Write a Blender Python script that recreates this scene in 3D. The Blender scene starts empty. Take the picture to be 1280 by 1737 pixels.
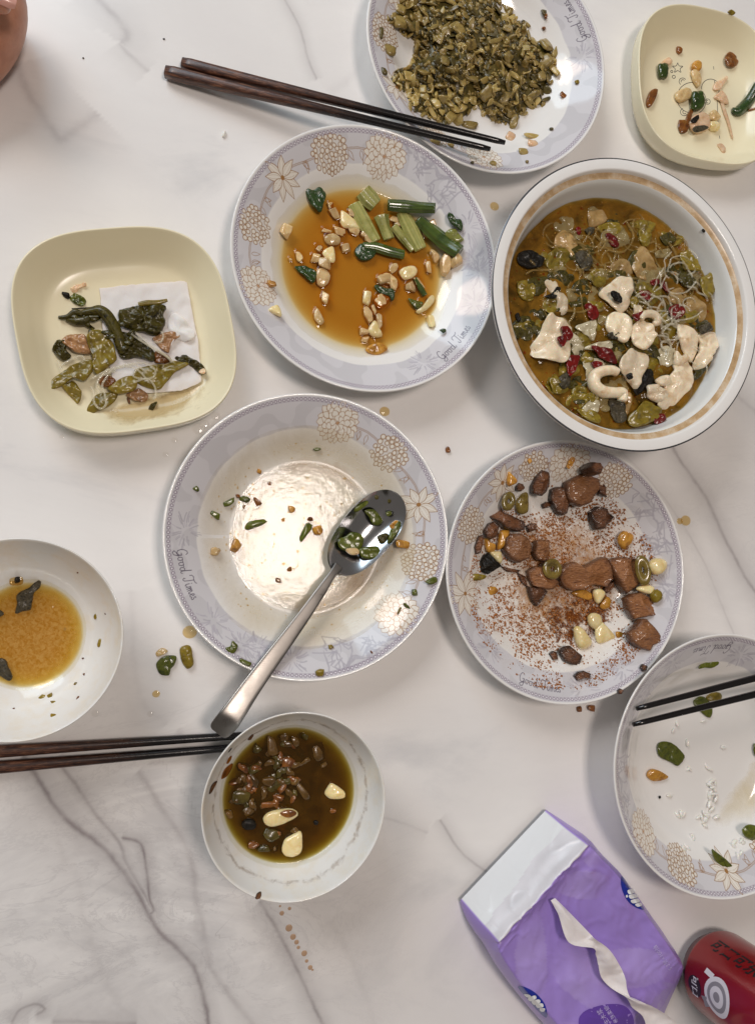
import bpy, bmesh, math, random
import numpy as np
from mathutils import Vector, Matrix, noise as mnoise

# ------------------------------------------------------------------ camera, world, lamps, exposure
# lengths below are in centimetres; every mesh and location is multiplied by U (metres)
U = 0.01
sc = bpy.context.scene
COL = sc.collection
H = 56.0                      # lens height over the table
FPX = 1300.0                  # focal length in photo pixels (photo 1280 x 1737)
RM = np.array([[0.96529726, -0.01042141, -0.26094556],
               [-0.01042141, 0.99687040, -0.07836329],
               [0.26094556, 0.07836329, 0.96216766]])
cam = bpy.data.cameras.new('camera')
camo = bpy.data.objects.new('camera', cam)
COL.objects.link(camo)
M4 = Matrix([list(RM[0]) + [0], list(RM[1]) + [0], list(RM[2]) + [H * U], [0, 0, 0, 1]])
camo.matrix_world = M4
cam.sensor_fit = 'VERTICAL'
cam.sensor_height = 24.0
cam.lens = 24.0 * FPX / 1737.0
cam.clip_start = 0.01
cam.clip_end = 50
sc.camera = camo

world = bpy.data.worlds.new('World')
sc.world = world
world.use_nodes = True
wn = world.node_tree.nodes
wn['Background'].inputs[0].default_value = (0.95, 0.86, 0.78, 1)
wn['Background'].inputs[1].default_value = 0.15


def area(name, loc, target, sx, sy, color, power):
    l = bpy.data.lights.new(name, 'AREA')
    l.shape = 'RECTANGLE'
    l.size = sx * U
    l.size_y = sy * U
    l.color = color
    l.energy = power
    o = bpy.data.objects.new(name, l)
    COL.objects.link(o)
    o.location = Vector(loc) * U
    d = Vector(target) - Vector(loc)
    o.rotation_euler = d.to_track_quat('-Z', 'Y').to_euler()
    return o


area('ceiling_light', (34, 11, 180), (34, 11, 0), 32, 38, (1.0, 0.88, 0.80), 11.0)
area('window_light', (-95, 165, 125), (15, 5, 0), 150, 130, (0.70, 0.87, 1.0), 26.0)
area('warm_lamp', (-120, 180, 190), (10, 0, 0), 70, 70, (1.0, 0.74, 0.56), 13.0)
sc.view_settings.view_transform = 'Standard'
sc.view_settings.look = 'None'
sc.view_settings.exposure = 0.06
sc.cycles.max_bounces = 8
sc.cycles.transparent_max_bounces = 24
sc.cycles.caustics_reflective = False
sc.cycles.caustics_refractive = False

rnd = random.Random(7)
nrs = np.random.RandomState(11)


# ------------------------------------------------------------------ measuring the photograph: pixel -> point at a height
def ray(px, py):
    d = RM @ np.array([(px - 640) / FPX, -(py - 868.5) / FPX, -1.0])
    return d[0] / -d[2], d[1] / -d[2]


def P(px, py, z=0.0):
    a, b = ray(px, py)
    return np.array([a * (H - z), b * (H - z), z])


class Fr:
    """a zoomed view of the photograph: its pixels -> photo pixels"""
    def __init__(s, x0, y0, k): s.x0, s.y0, s.k = x0, y0, k
    def __call__(s, x, y): return s.x0 + x / s.k, s.y0 + y / s.k


FA = Fr(380, 190, 2.7234); FF = Fr(820, 250, 2.7826); FC = Fr(740, 730, 2.7826); FL = Fr(0, 370, 3.0476)
FB = Fr(260, 650, 2.4615); FS = Fr(320, 1190, 3.5556); FO = Fr(0, 890, 3.0476); FR = Fr(1010, 1050, 3.474)
FT = Fr(1060, 0, 5.79); FD = Fr(600, 0, 1.8824); FP = Fr(740, 1350, 2.3704); F0 = Fr(0, 0, 1)


# ------------------------------------------------------------------ objects
def setp(o, label=None, cat=None, group=None, kind=None):
    if label: o['label'] = label
    if cat: o['category'] = cat
    if group: o['group'] = group
    if kind: o['kind'] = kind
    return o


def obj(name, V, F, mat, parent=None, loc=(0, 0, 0), smooth=True, attrs=None, colors=None):
    """one mesh object; V in cm, relative to loc"""
    me = bpy.data.meshes.new(name)
    V = np.asarray(V, dtype=float) * U
    me.from_pydata(V.tolist(), [], F if isinstance(F, list) else F.tolist())
    if smooth:
        me.polygons.foreach_set('use_smooth', [True] * len(me.polygons))
    for k, a in (attrs or {}).items():
        at = me.attributes.new(k, 'FLOAT', 'POINT')
        at.data.foreach_set('value', np.asarray(a, dtype=np.float32))
    for k, a in (colors or {}).items():
        at = me.attributes.new(k, 'FLOAT_COLOR', 'POINT')
        a = np.asarray(a, dtype=np.float32)
        a = np.c_[a, np.ones(len(a), dtype=np.float32)]
        at.data.foreach_set('color', a.ravel())
    me.update()
    if mat: me.materials.append(mat)
    o = bpy.data.objects.new(name, me)
    COL.objects.link(o)
    o.location = Vector(loc) * U
    if parent: o.parent = parent
    return o


def empty(name, loc):
    o = bpy.data.objects.new(name, None)
    o.empty_display_size = 0.01
    COL.objects.link(o)
    o.location = Vector(loc) * U
    return o


# ------------------------------------------------------------------ materials
class NT:
    def __init__(s, name):
        s.m = bpy.data.materials.new(name); s.m.use_nodes = True
        s.t = s.m.node_tree; s.n = s.t.nodes; s.l = s.t.links
        s.b = s.n['Principled BSDF']; s.out = s.n['Material Output']
    def new(s, t, **kw):
        x = s.n.new(t)
        for k, v in kw.items(): setattr(x, k, v)
        return x
    def link(s, a, b): s.l.new(a, b)
    def coord(s, out='Object'):
        return s.new('ShaderNodeTexCoord').outputs[out]
    def noise(s, scale, detail=4, rough=0.55, vec=None, dist=0.0):
        x = s.new('ShaderNodeTexNoise')
        x.inputs['Scale'].default_value = scale; x.inputs['Detail'].default_value = detail
        x.inputs['Roughness'].default_value = rough; x.inputs['Distortion'].default_value = dist
        s.link(vec if vec is not None else s.coord(), x.inputs['Vector'])
        return x
    def ramp(s, fac, stops):
        x = s.new('ShaderNodeValToRGB')
        e = x.color_ramp.elements
        while len(e) < len(stops): e.new(0.5)
        for q, (p, c) in zip(e, stops):
            q.position = p
            q.color = (c[0], c[1], c[2], 1) if isinstance(c, (tuple, list)) else (c, c, c, 1)
        s.link(fac, x.inputs['Fac'])
        return x.outputs['Color']
    def mix(s, fac, a, b, blend='MIX'):
        x = s.new('ShaderNodeMix', data_type='RGBA', blend_type=blend)
        for v, k in ((fac, 0), (a, 6), (b, 7)):
            if isinstance(v, (int, float)): x.inputs[k].default_value = v
            elif isinstance(v, tuple): x.inputs[k].default_value = (v[0], v[1], v[2], 1)
            else: s.link(v, x.inputs[k])
        return x.outputs[2]
    def math(s, op, a, b=None, c=None, clamp=False):
        x = s.new('ShaderNodeMath', operation=op, use_clamp=clamp)
        for i, v in enumerate((a, b, c)):
            if v is None: continue
            if isinstance(v, (int, float)): x.inputs[i].default_value = v
            else: s.link(v, x.inputs[i])
        return x.outputs[0]
    def bump(s, h, strength, dist=0.001):
        x = s.new('ShaderNodeBump')
        x.inputs['Strength'].default_value = strength; x.inputs['Distance'].default_value = dist
        s.link(h, x.inputs['Height'])
        return x.outputs['Normal']
    def attr(s, name, out='Color'):
        x = s.new('ShaderNodeAttribute', attribute_name=name)
        return x.outputs[out]
    def set(s, **kw):
        for k, v in kw.items():
            k = k.replace('_', ' ')
            if isinstance(v, (int, float)): s.b.inputs[k].default_value = v
            elif isinstance(v, tuple): s.b.inputs[k].default_value = (v[0], v[1], v[2], 1) if s.b.inputs[k].type == 'RGBA' else v
            else: s.link(v, s.b.inputs[k])
        return s


def srgb(r, g, b):
    f = lambda c: (c / 255 / 12.92) if c <= 10 else ((c / 255 + 0.055) / 1.055) ** 2.4
    return f(r), f(g), f(b)


def food(name, c1, c2, scale=160, rough=0.3, coat=0.5, sss=0.0, bump=0.25, c3=None, bscale=None, rad=(0.004, 0.002, 0.001), trans=0.0, var=0.35, bd=0.0006, stretch=None):
    """wet food: two or three colours in a grain, its own shade per piece, a moist sheen"""
    n = NT(name)
    vec = n.coord()
    if stretch:
        mp = n.new('ShaderNodeMapping'); mp.inputs['Scale'].default_value = stretch
        n.link(vec, mp.inputs['Vector']); vec = mp.outputs[0]
    oi = n.new('ShaderNodeObjectInfo')
    off = n.new('ShaderNodeVectorMath', operation='ADD')
    sc3 = n.new('ShaderNodeVectorMath', operation='SCALE')
    cmb = n.new('ShaderNodeCombineXYZ')
    for i in range(3): n.link(oi.outputs['Random'], cmb.inputs[i])
    n.link(cmb.outputs[0], sc3.inputs[0]); sc3.inputs['Scale'].default_value = 3.0
    n.link(vec, off.inputs[0]); n.link(sc3.outputs[0], off.inputs[1])
    nz = n.noise(scale, 5, 0.6, off.outputs[0], 0.4)
    st = [(0.33, c1), (0.66, c2)] if c3 is None else [(0.28, c1), (0.5, c2), (0.72, c3)]
    col = n.ramp(nz.outputs['Fac'], st)
    v = n.math('MULTIPLY_ADD', oi.outputs['Random'], var, 1 - var / 2)
    hsv = n.new('ShaderNodeHueSaturation')
    n.link(v, hsv.inputs['Value']); n.link(col, hsv.inputs['Color'])
    hsv.inputs['Hue'].default_value = 0.5
    n.set(Base_Color=hsv.outputs[0], Roughness=rough, Coat_Weight=coat, Coat_Roughness=0.06, Subsurface_Weight=sss, Subsurface_Radius=rad)
    n.b.inputs['Subsurface Scale'].default_value = 0.6
    if trans: n.set(Transmission_Weight=trans)
    nb = n.noise(bscale or scale * 2.2, 4, 0.6, off.outputs[0])
    n.set(Normal=n.bump(nb.outputs['Fac'], bump, bd))
    return n.m


def plain(name, c, rough=0.4, metal=0.0, coat=0.0, **kw):
    n = NT(name)
    n.set(Base_Color=c, Roughness=rough, Metallic=metal, Coat_Weight=coat, **kw)
    return n.m


def glaze(name, base, attr=None, rough=0.10, grime=None, gscale=60):
    """glazed porcelain with faint waviness and, where given, a thin dried film"""
    n = NT(name)
    c = base
    if attr: c = n.attr(attr)
    if grime:
        g = n.noise(gscale, 6, 0.65)
        f = n.ramp(g.outputs['Fac'], [(0.48, 0.0), (0.72, 0.55)])
        c = n.mix(f, c, grime)
    n.set(Base_Color=c, Roughness=rough, Specular_IOR_Level=n.math('MULTIPLY_ADD', n.attr('wet', 'Fac'), -0.5, 0.5))   # no mirror where liquid covers the glaze
    w = n.noise(25, 2, 0.5)
    n.set(Normal=n.bump(w.outputs['Fac'], 0.05, 0.001))
    return n.m


def liquid(name, murk_a, murk_b, murk=0.2, nscale=120, bump=0.12, bscale=150, rough=0.04, ramp=(0.35, 0.65), bd=0.0005, mlo=None):
    """a liquid seen from above: light passing through is tinted by the depth under it (attribute tint), some is scattered (murk), the surface mirrors"""
    n = NT(name)
    tr = n.new('ShaderNodeBsdfTransparent'); n.link(n.attr('tint'), tr.inputs['Color'])
    nz = n.noise(nscale, 6, 0.6, dist=0.8)
    col = n.ramp(nz.outputs['Fac'], [(ramp[0], murk_a), (ramp[1], murk_b)])
    df = n.new('ShaderNodeBsdfDiffuse'); n.link(col, df.inputs['Color'])
    mx = n.new('ShaderNodeMixShader')
    mk = n.math('MULTIPLY', n.attr('murk', 'Fac'), murk if mlo is None else n.math('MULTIPLY_ADD', nz.outputs['Fac'], (murk - mlo) * 2, mlo - (murk - mlo) * .5), clamp=True)
    n.link(mk, mx.inputs[0]); n.link(tr.outputs[0], mx.inputs[1]); n.link(df.outputs[0], mx.inputs[2])
    gl = n.new('ShaderNodeBsdfGlossy'); gl.inputs['Roughness'].default_value = rough
    fr = n.new('ShaderNodeLayerWeight'); fr.inputs['Blend'].default_value = .5
    fs_ = n.math('MULTIPLY_ADD', n.math('POWER', fr.outputs['Facing'], 5.0), .97, .03)    # the same from above and from below
    nb = n.noise(bscale, 4, 0.6)
    bn = n.bump(nb.outputs['Fac'], bump, bd)
    n.link(bn, gl.inputs['Normal']); n.link(bn, fr.inputs['Normal'])
    m2 = n.new('ShaderNodeMixShader')
    n.link(fs_, m2.inputs[0]); n.link(mx.outputs[0], m2.inputs[1]); n.link(gl.outputs[0], m2.inputs[2])
    n.link(m2.outputs[0], n.out.inputs['Surface'])
    return n.m


def film(name, col_a, col_b, nscale, lo, hi, rough=0.15, amax=0.9, dist=0.6, detail=8):
    """a stain that breaks up into blotches: its own colour where the noise is high, nothing elsewhere"""
    n = NT(name)
    nz = n.noise(nscale, detail, 0.68, dist=dist)
    g = n.math('MULTIPLY_ADD', n.attr('dens', 'Fac'), 0.5, nz.outputs['Fac'])
    a = n.ramp(g, [(lo, 0.0), (hi, amax)])
    nz2 = n.noise(nscale * 0.5, 4, 0.6)
    c = n.ramp(nz2.outputs['Fac'], [(0.35, col_a), (0.65, col_b)])
    n.set(Base_Color=c, Roughness=rough, Alpha=a)
    return n.m


# ------------------------------------------------------------------ mesh makers (cm)
def lathe(prof, seg, supn=None, rot=0.0):
    """prof: (r, z) list -> quads; supn: rounded square outline of that exponent"""
    th = np.arange(seg) * 2 * math.pi / seg
    k = np.ones(seg)
    if supn:
        k = (abs(np.cos(th)) ** supn + abs(np.sin(th)) ** supn) ** (-1 / supn)
    V = []
    for r, z in prof:
        V.append(np.c_[np.cos(th + rot) * r * k, np.sin(th + rot) * r * k, np.full(seg, z)])
    V = np.concatenate(V)
    F = []
    for i in range(len(prof) - 1):
        for j in range(seg):
            a, b = i * seg + j, i * seg + (j + 1) % seg
            F.append((a, b, b + seg, a + seg))
    return V, F


def smooth_prof(pts, n):
    p = np.array(pts, float)
    t = np.r_[0, np.cumsum(np.hypot(*np.diff(p, axis=0).T))]
    tt = np.linspace(0, t[-1], n)
    m = np.gradient(p, t, axis=0)
    out = []
    for x in tt:
        i = min(max(np.searchsorted(t, x) - 1, 0), len(t) - 2)
        h = t[i + 1] - t[i]; s = (x - t[i]) / h
        out.append((2 * s**3 - 3 * s**2 + 1) * p[i] + (s**3 - 2 * s**2 + s) * h * m[i] + (-2 * s**3 + 3 * s**2) * p[i + 1] + (s**3 - s**2) * h * m[i + 1])
    return np.array(out)


def catmull(pts, n, closed=True):
    p = np.array(pts, float)
    k = len(p)
    out = []
    segs = k if closed else k - 1
    per = max(2, int(math.ceil(n / segs)))
    for i in range(segs):
        if closed: a, b, c, d = p[(i - 1) % k], p[i], p[(i + 1) % k], p[(i + 2) % k]
        else: a, b, c, d = p[max(i - 1, 0)], p[i], p[i + 1], p[min(i + 2, k - 1)]
        for j in range(per):
            s = j / per
            out.append(0.5 * ((2 * b) + (c - a) * s + (2 * a - 5 * b + 4 * c - d) * s**2 + (3 * b - a - 3 * c + d) * s**3))
    if not closed: out.append(p[-1])
    return np.array(out)


def chaikin(p, it=2):
    p = np.array(p, float)
    for _ in range(it):
        q = np.roll(p, -1, axis=0)
        p = np.stack([p * .75 + q * .25, p * .25 + q * .75], 1).reshape(-1, p.shape[1])
    return p


def resample(p, n):
    q = np.r_[p, p[:1]]
    t = np.r_[0, np.cumsum(np.linalg.norm(np.diff(q, axis=0), axis=1))]
    tt = np.linspace(0, t[-1], n, endpoint=False)
    return np.stack([np.interp(tt, t, q[:, i]) for i in range(q.shape[1])], 1)


def nz3(x, y, z):
    return mnoise.noise(Vector((x, y, z)))


def blob(poly, thick, p=3.0, soft=True, nb=36, rings=7, amp=0.0, fs=1.5, tilt=(0, 0), drape=None, seed=0, ruffle=0.0, up=0.55, fine=0.0, facet=0.0, curl=0.0):
    """a piece with the outline poly (cm), rounded edge, real thickness, uneven top; local to its centroid"""
    poly = np.array(poly, float)
    pl = poly if soft == 'raw' else (catmull(poly, nb * 2) if soft else chaikin(poly, 2))
    pl = resample(pl, nb)
    c = pl.mean(0)
    d = pl - c
    V, ts = [], []
    sd = seed * 7.31
    tl = np.sin(np.linspace(0, 1, rings + 1)[1:] * math.pi / 2)
    fr_ = np.random.RandomState(seed)
    FC_ = [(fr_.normal(0, 1), fr_.normal(0, 1), fr_.uniform(.0, .35)) for _ in range(6)] if facet else []
    def h(x, y, t):
        a = amp * nz3(x * fs + sd, y * fs, 3.1 + sd) + amp * .5 * nz3(x * fs * 2.3 + sd, y * fs * 2.3, 9.1)
        a += fine * nz3(x * 9 + sd, y * 9, 1.7)
        if facet and t < 1: a += facet * (min(c_ + p_ * x * .8 + q_ * y * .8 for p_, q_, c_ in FC_)) * (1 - t ** 6)
        if curl: a += curl * ((x * math.cos(sd) + y * math.sin(sd)) ** 2) - .35 * curl * ((x * math.sin(sd) - y * math.cos(sd)) ** 2)
        if ruffle:
            an = math.atan2(y, x)
            a += ruffle * t * t * (math.sin(an * 5 + sd) * .6 + math.sin(an * 9 + sd * 2) * .4)
        a += tilt[0] * x + tilt[1] * y
        if drape: a += drape(x + c[0], y + c[1]) - drape(c[0], c[1])
        return a
    lat = 0.05 * math.sqrt(abs(thick))
    def ring(t, side):
        e = math.sqrt(max(0.0, 1 - t ** p))
        for j in range(nb):
            x, y = d[j] * t
            w = 1 + lat * nz3(d[j][0] * 3 + sd, d[j][1] * 3, t * 2 + side)
            x, y = x * w, y * w
            z = thick * (0.45 + (up if side > 0 else -0.45) * e)
            V.append((x, y, z + h(x, y, t)))
    V.append((0, 0, thick * (0.45 + up) + h(0, 0, 0)))
    for t in tl: ring(t, 1)
    nt = len(V)
    for t in tl[-2::-1]: ring(t, -1)
    V.append((0, 0, h(0, 0, 0)))
    F = [(0, 1 + j, 1 + (j + 1) % nb) for j in range(nb)]
    nr = 2 * rings - 1
    for i in range(nr - 1):
        a0 = 1 + i * nb
        for j in range(nb):
            F.append((a0 + j, a0 + nb + j, a0 + nb + (j + 1) % nb, a0 + (j + 1) % nb))
    last = 1 + (nr - 1) * nb
    e = len(V) - 1
    F += [(last + j, e, last + (j + 1) % nb) for j in range(nb)]
    EDGE[0] = np.r_[0, np.repeat(np.r_[tl ** 2, np.full(rings - 1, 1.0)], nb), 1]
    return np.array(V), F, c


EDGE = [None]
ICO = {}
def ico(sub):
    if sub not in ICO:
        bm = bmesh.new()
        bmesh.ops.create_icosphere(bm, subdivisions=sub, radius=1.0)
        ICO[sub] = (np.array([v.co[:] for v in bm.verts]), [tuple(v.index for v in f.verts) for f in bm.faces])
        bm.free()
    return ICO[sub]


def chunk(l, w, h, seed, sub=3, planes=7, sharp=14, rough=0.03):
    """a knife-cut lump: a solid bounded by a few random planes with slightly rounded edges; sits on z = 0"""
    V, F = ico(sub)
    r = np.random.RandomState(seed)
    N = [(1, 0, 0), (-1, 0, 0), (0, 1, 0), (0, -1, 0), (0, 0, 1), (0, 0, -1)]
    N = np.array(N, float) + r.normal(0, 0.28, (6, 3))
    X = r.normal(0, 1, (planes, 3))
    N = np.r_[N, X]
    N /= np.linalg.norm(N, axis=1)[:, None]
    D = np.r_[r.uniform(.82, 1.0, 6), r.uniform(.86, 1.15, planes)]
    q = np.maximum(V @ N.T, 1e-3) / D
    rad = (q ** sharp).sum(1) ** (-1 / sharp)
    W = V * rad[:, None]
    if rough:
        W = W * (1 + rough * np.array([nz3(v[0] * 3 + seed, v[1] * 3, v[2] * 3) for v in V]))[:, None]
    W = W / np.abs(W).max(0) * np.array([l, w, h]) / 2
    W[:, 2] -= W[:, 2].min()
    return W, F


def tube(path, radii, ns=10, flat=1.0, caps=True, groove=0.0, ng=6):
    p = np.array(path, float)
    n = len(p)
    radii = np.broadcast_to(np.array(radii, float), (n,)) if np.ndim(radii) == 0 or len(radii) == n else np.interp(np.linspace(0, 1, n), np.linspace(0, 1, len(radii)), radii)
    T = np.gradient(p, axis=0)
    T /= np.linalg.norm(T, axis=1)[:, None] + 1e-9
    V, F = [], []
    for i in range(n):
        s = np.cross(T[i], (0, 0, 1.0))
        s /= np.linalg.norm(s) + 1e-9
        u = np.cross(s, T[i])
        for j in range(ns):
            a = 2 * math.pi * j / ns
            g = 1 + groove * math.cos(a * ng)
            V.append(p[i] + radii[i] * g * (math.cos(a) * s + math.sin(a) * u * flat))
    for i in range(n - 1):
        for j in range(ns):
            a, b = i * ns + j, i * ns + (j + 1) % ns
            F.append((a, b, b + ns, a + ns))
    if caps:
        V.append(p[0]); V.append(p[-1])
        for j in range(ns):
            F.append((len(V) - 2, (j + 1) % ns, j))
            F.append((len(V) - 1, (n - 1) * ns + j, (n - 1) * ns + (j + 1) % ns))
    return np.array(V), F


def join(parts):
    V, F, k = [], [], 0
    for v, f in parts:
        V.append(v); F += [tuple(i + k for i in q) for q in f]; k += len(v)
    return np.concatenate(V), F

# ================================================================== THE TABLE
def pix(frame, pts, z=0.0):
    return np.array([P(*frame(x, y), z) for x, y in pts])


VEINS = [  # (points in photo pixels, half width cm, strength)
    ([(40, 1280), (60, 1310), (100, 1372), (150, 1420), (188, 1452), (232, 1512), (272, 1580), (330, 1640), (347, 1700), (356, 1760), (380, 1830)], .22, .75),
    ([(95, 1285), (130, 1335), (170, 1392), (203, 1432), (218, 1470), (260, 1540)], .16, .55),
    ([(232, 1310), (282, 1380), (322, 1452), (338, 1552), (362, 1642), (432, 1740), (470, 1800)], .28, .38),
    ([(205, 1422), (238, 1432), (250, 1480), (254, 1520), (262, 1545), (250, 1553)], .13, .75),
    ([(440, 1530), (482, 1602), (512, 1662), (547, 1740), (580, 1820)], .16, .62),
    ([(1138, 755), (1152, 778), (1200, 852), (1232, 920), (1272, 992), (1330, 1080)], .20, .55),
    ([(1050, 760), (1130, 850), (1190, 950), (1250, 1090)], .12, .25),
    ([(150, -20), (200, 30), (215, 60), (205, 75)], .35, .38),
    ([(200, 72), (230, 105), (250, 122)], .22, .30),
    ([(25, 110), (50, 160), (80, 210), (105, 240), (140, 210), (165, 190)], .45, .34),
    ([(470, -30), (486, 5), (508, 50), (522, 100), (536, 135)], .12, .42),
    ([(745, 1390), (770, 1430), (792, 1455), (830, 1480)], .13, .42),
    ([(640, 1380), (680, 1395), (725, 1412)], .15, .20),
    ([(285, 1225), (240, 1180), (225, 1060), (222, 1000)], .3, .16),
    ([(330, 1700), (335, 1650), (345, 1600), (330, 1560)], .3, .30),
    ([(20, 1737), (35, 1715), (60, 1705), (75, 1712), (60, 1720)], .12, .55),
    ([(90, 1735), (140, 1733), (230, 1738)], .2, .45),
    ([(10, 1290), (90, 1395), (130, 1500), (170, 1640), (240, 1760)], .35, .15),
    ([(560, 1560), (600, 1640), (640, 1760)], .3, .12),
    ([(880, 270), (960, 310), (1080, 300), (1120, 330)], .3, .16),
    ([(300, 1240), (330, 1290), (420, 1420)], .3, .25),
    ([(640, 40), (600, 120), (560, 160)], .5, .10),
    ([(1150, 560), (1280, 700), (1380, 820)], .25, .3),
]


def build_table():
    NX, NY = 380, 470
    # world extent that the photograph shows, and further out with a coarser margin
    xs = np.linspace(-22, 70, NX); ys = np.linspace(-42, 62, NY)
    xs = np.r_[-70, -40, xs, 90, 120]; ys = np.r_[-80, -60, ys, 80, 100]
    X, Y = np.meshgrid(xs, ys)
    pts = np.c_[X.ravel(), Y.ravel()]
    NG = 6
    rel = [np.full(len(pts), 30.0) for _ in range(NG)]; st = [np.zeros(len(pts)) for _ in range(NG)]
    for vi, (poly, w, s) in enumerate(VEINS):      # signed distance, so that the line stays sharp between the points of the sheet; neighbours kept apart
        q = catmull(pix(F0, poly)[:, :2], 40, closed=False); R_, S_ = rel[vi % NG], st[vi % NG]
        dd = np.full(len(pts), 1e9); sg = np.ones(len(pts)); end = np.zeros(len(pts))
        for i, (a, b) in enumerate(zip(q[:-1], q[1:])):
            ab = b - a; tr = ((pts - a) @ ab) / (ab @ ab + 1e-9); t = np.clip(tr, 0, 1); v = pts - a - t[:, None] * ab
            d = np.hypot(*v.T); m = d < dd - 1e-6
            dd[m] = d[m]; sg[m] = np.sign(ab[0] * v[m, 1] - ab[1] * v[m, 0]); end[m] = ((tr < 0) & (i == 0) | (tr > 1) & (i == len(q) - 2))[m]
        r_ = dd / w; better = r_ < abs(R_)
        R_[better] = (np.minimum(r_, 30) * sg)[better]; S_[better] = (s * (1 - end) * np.clip(1.6 - r_ / 6, 0, 1))[better]
    V = np.c_[pts, np.zeros(len(pts))]
    nx, ny = len(xs), len(ys)
    I = np.arange(nx * ny).reshape(ny, nx)
    F = np.stack([I[:-1, :-1], I[:-1, 1:], I[1:, 1:], I[1:, :-1]], -1).reshape(-1, 4)
    n = NT('marble_print')
    co = n.coord()
    w1 = n.noise(15, 6, 0.58, co, 0.6)
    w2 = n.noise(120, 4, 0.6, co)
    # distance to a vein, pushed about by noise so that its line wanders, frays and fades
    br = n.noise(38, 3, 0.6, co)
    brk = n.ramp(br.outputs['Fac'], [(0.30, 0.25), (0.60, 1.0)])
    push = n.math('MULTIPLY_ADD', n.math('SUBTRACT', w1.outputs['Fac'], 0.5), 4.0, n.math('MULTIPLY', n.math('SUBTRACT', w2.outputs['Fac'], 0.5), 0.9))
    k = None
    for gi in range(NG):
        d = n.math('ABSOLUTE', n.math('ADD', n.attr('vein_distance_%d' % gi, 'Fac'), push))
        core = n.math('MULTIPLY', n.math('POWER', 2.718, n.math('MULTIPLY', n.math('MULTIPLY', d, d), -1.5)), brk)
        halo = n.math('POWER', 2.718, n.math('MULTIPLY', d, -0.19))
        kk = n.math('MULTIPLY', n.math('MULTIPLY_ADD', halo, 0.55, n.math('MULTIPLY', core, .62)), n.attr('vein_strength_%d' % gi, 'Fac'), clamp=True)
        k = kk if k is None else n.math('MAXIMUM', k, kk)
    # broad grey clouds and streaks running down to the lower right
    mp = n.new('ShaderNodeMapping'); mp.inputs['Rotation'].default_value = (0, 0, math.radians(57)); mp.inputs['Scale'].default_value = (1, 2.0, 1)
    n.link(co, mp.inputs['Vector'])
    b1 = n.noise(5.0, 7, 0.6, mp.outputs[0], 0.7)
    cl = n.ramp(b1.outputs['Fac'], [(0.36, (0.87, 0.85, 0.83)), (0.58, (0.83, 0.81, 0.795)), (0.76, (0.68, 0.67, 0.67))])
    wv = n.noise(9, 9, 0.7, mp.outputs[0], 1.2)
    th = n.math('ABSOLUTE', n.math('SUBTRACT', wv.outputs['Fac'], 0.5))
    thin = n.ramp(th, [(0.0, 0.30), (0.020, 0.0)])
    cl = n.mix(n.math('MULTIPLY', thin, n.attr('vein_zone', 'Fac')), cl, (0.45, 0.43, 0.44))
    zone = n.math('MULTIPLY', n.attr('vein_zone', 'Fac'), n.ramp(n.noise(7, 8, 0.66, mp.outputs[0], 1.6).outputs['Fac'], [(0.42, 0.0), (0.60, 0.55)]))
    cl = n.mix(zone, cl, (0.56, 0.545, 0.545))
    c = n.mix(k, cl, (0.27, 0.235, 0.24))
    n.set(Base_Color=c, Roughness=0.20, Specular_IOR_Level=0.5)
    n.set(Normal=n.bump(n.noise(12, 2).outputs['Fac'], 0.02, 0.001))
    zc = P(250, 1560)[:2]; zc2 = P(1230, 900)[:2]
    zn = np.clip(1.25 - np.hypot(*(pts - zc).T) / 16, 0, 1) + 0.35 * np.clip(1.2 - np.hypot(*(pts - zc2).T) / 8, 0, 1) + .06
    t = empty('dining_table', (0, 0, 0))
    setp(t, 'white marble-patterned table top with grey veins under all the dishes', 'table')
    obj('table_surface', V, F, n.m, t, attrs={**{'vein_distance_%d' % i: rel[i] for i in range(NG)}, **{'vein_strength_%d' % i: st[i] for i in range(NG)}, 'vein_zone': zn})
    # slab edge under the printed top
    b = [(-70, -80), (120, -80), (120, 100), (-70, 100)]
    Vv = [(x, y, -.02) for x, y in b] + [(x, y, -2.4) for x, y in b]
    Ff = [(0, 1, 5, 4), (1, 2, 6, 5), (2, 3, 7, 6), (3, 0, 4, 7), (4, 5, 6, 7)]
    obj('table_edge', Vv, Ff, plain('edge_white', (.7, .68, .66), .35), t, smooth=False)


build_table()


# ================================================================== VESSELS
class Vessel:
    def __init__(s, x, y, prof, phrase, supn=None, rot=0.0):
        s.c = np.array([x, y]); s.prof = np.array(prof); s.phrase = phrase; s.supn = supn; s.rot = rot; s.level = None; s.rl = 0
    def reff(s, x, y):
        dx, dy = x - s.c[0], y - s.c[1]
        if not s.supn: return math.hypot(dx, dy)
        a, b = math.cos(s.rot), math.sin(s.rot)
        u, v = dx * a + dy * b, -dx * b + dy * a
        return (abs(u) ** s.supn + abs(v) ** s.supn) ** (1 / s.supn)
    def surf(s, x, y):
        return float(np.interp(s.reff(x, y), s.prof[:, 0], s.prof[:, 1]))
    def top(s, x, y):
        z = s.surf(x, y)
        return max(z, s.level) if s.level is not None and s.reff(x, y) < s.rl else z
    def at(s, px, py, lift=0.0, top=False):
        z = s.prof[0, 1] + 1
        for _ in range(30):
            q = P(px, py, z + lift)
            z = .5 * z + .5 * (s.top if top else s.surf)(q[0], q[1])
        q[2] = z
        return q


class Flat:
    c = np.array(P(640, 868)[:2]); phrase = 'the table'; level = None
    def surf(s, x, y): return 0.004
    top = surf
    def at(s, px, py, lift=0.0, top=False):
        q = P(px, py, lift); q[2] = 0.004; return q


TABLE = Flat()
PR = 10.1


def nctr(nx, ny, h): return nx * (H - h), ny * (H - h)


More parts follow.
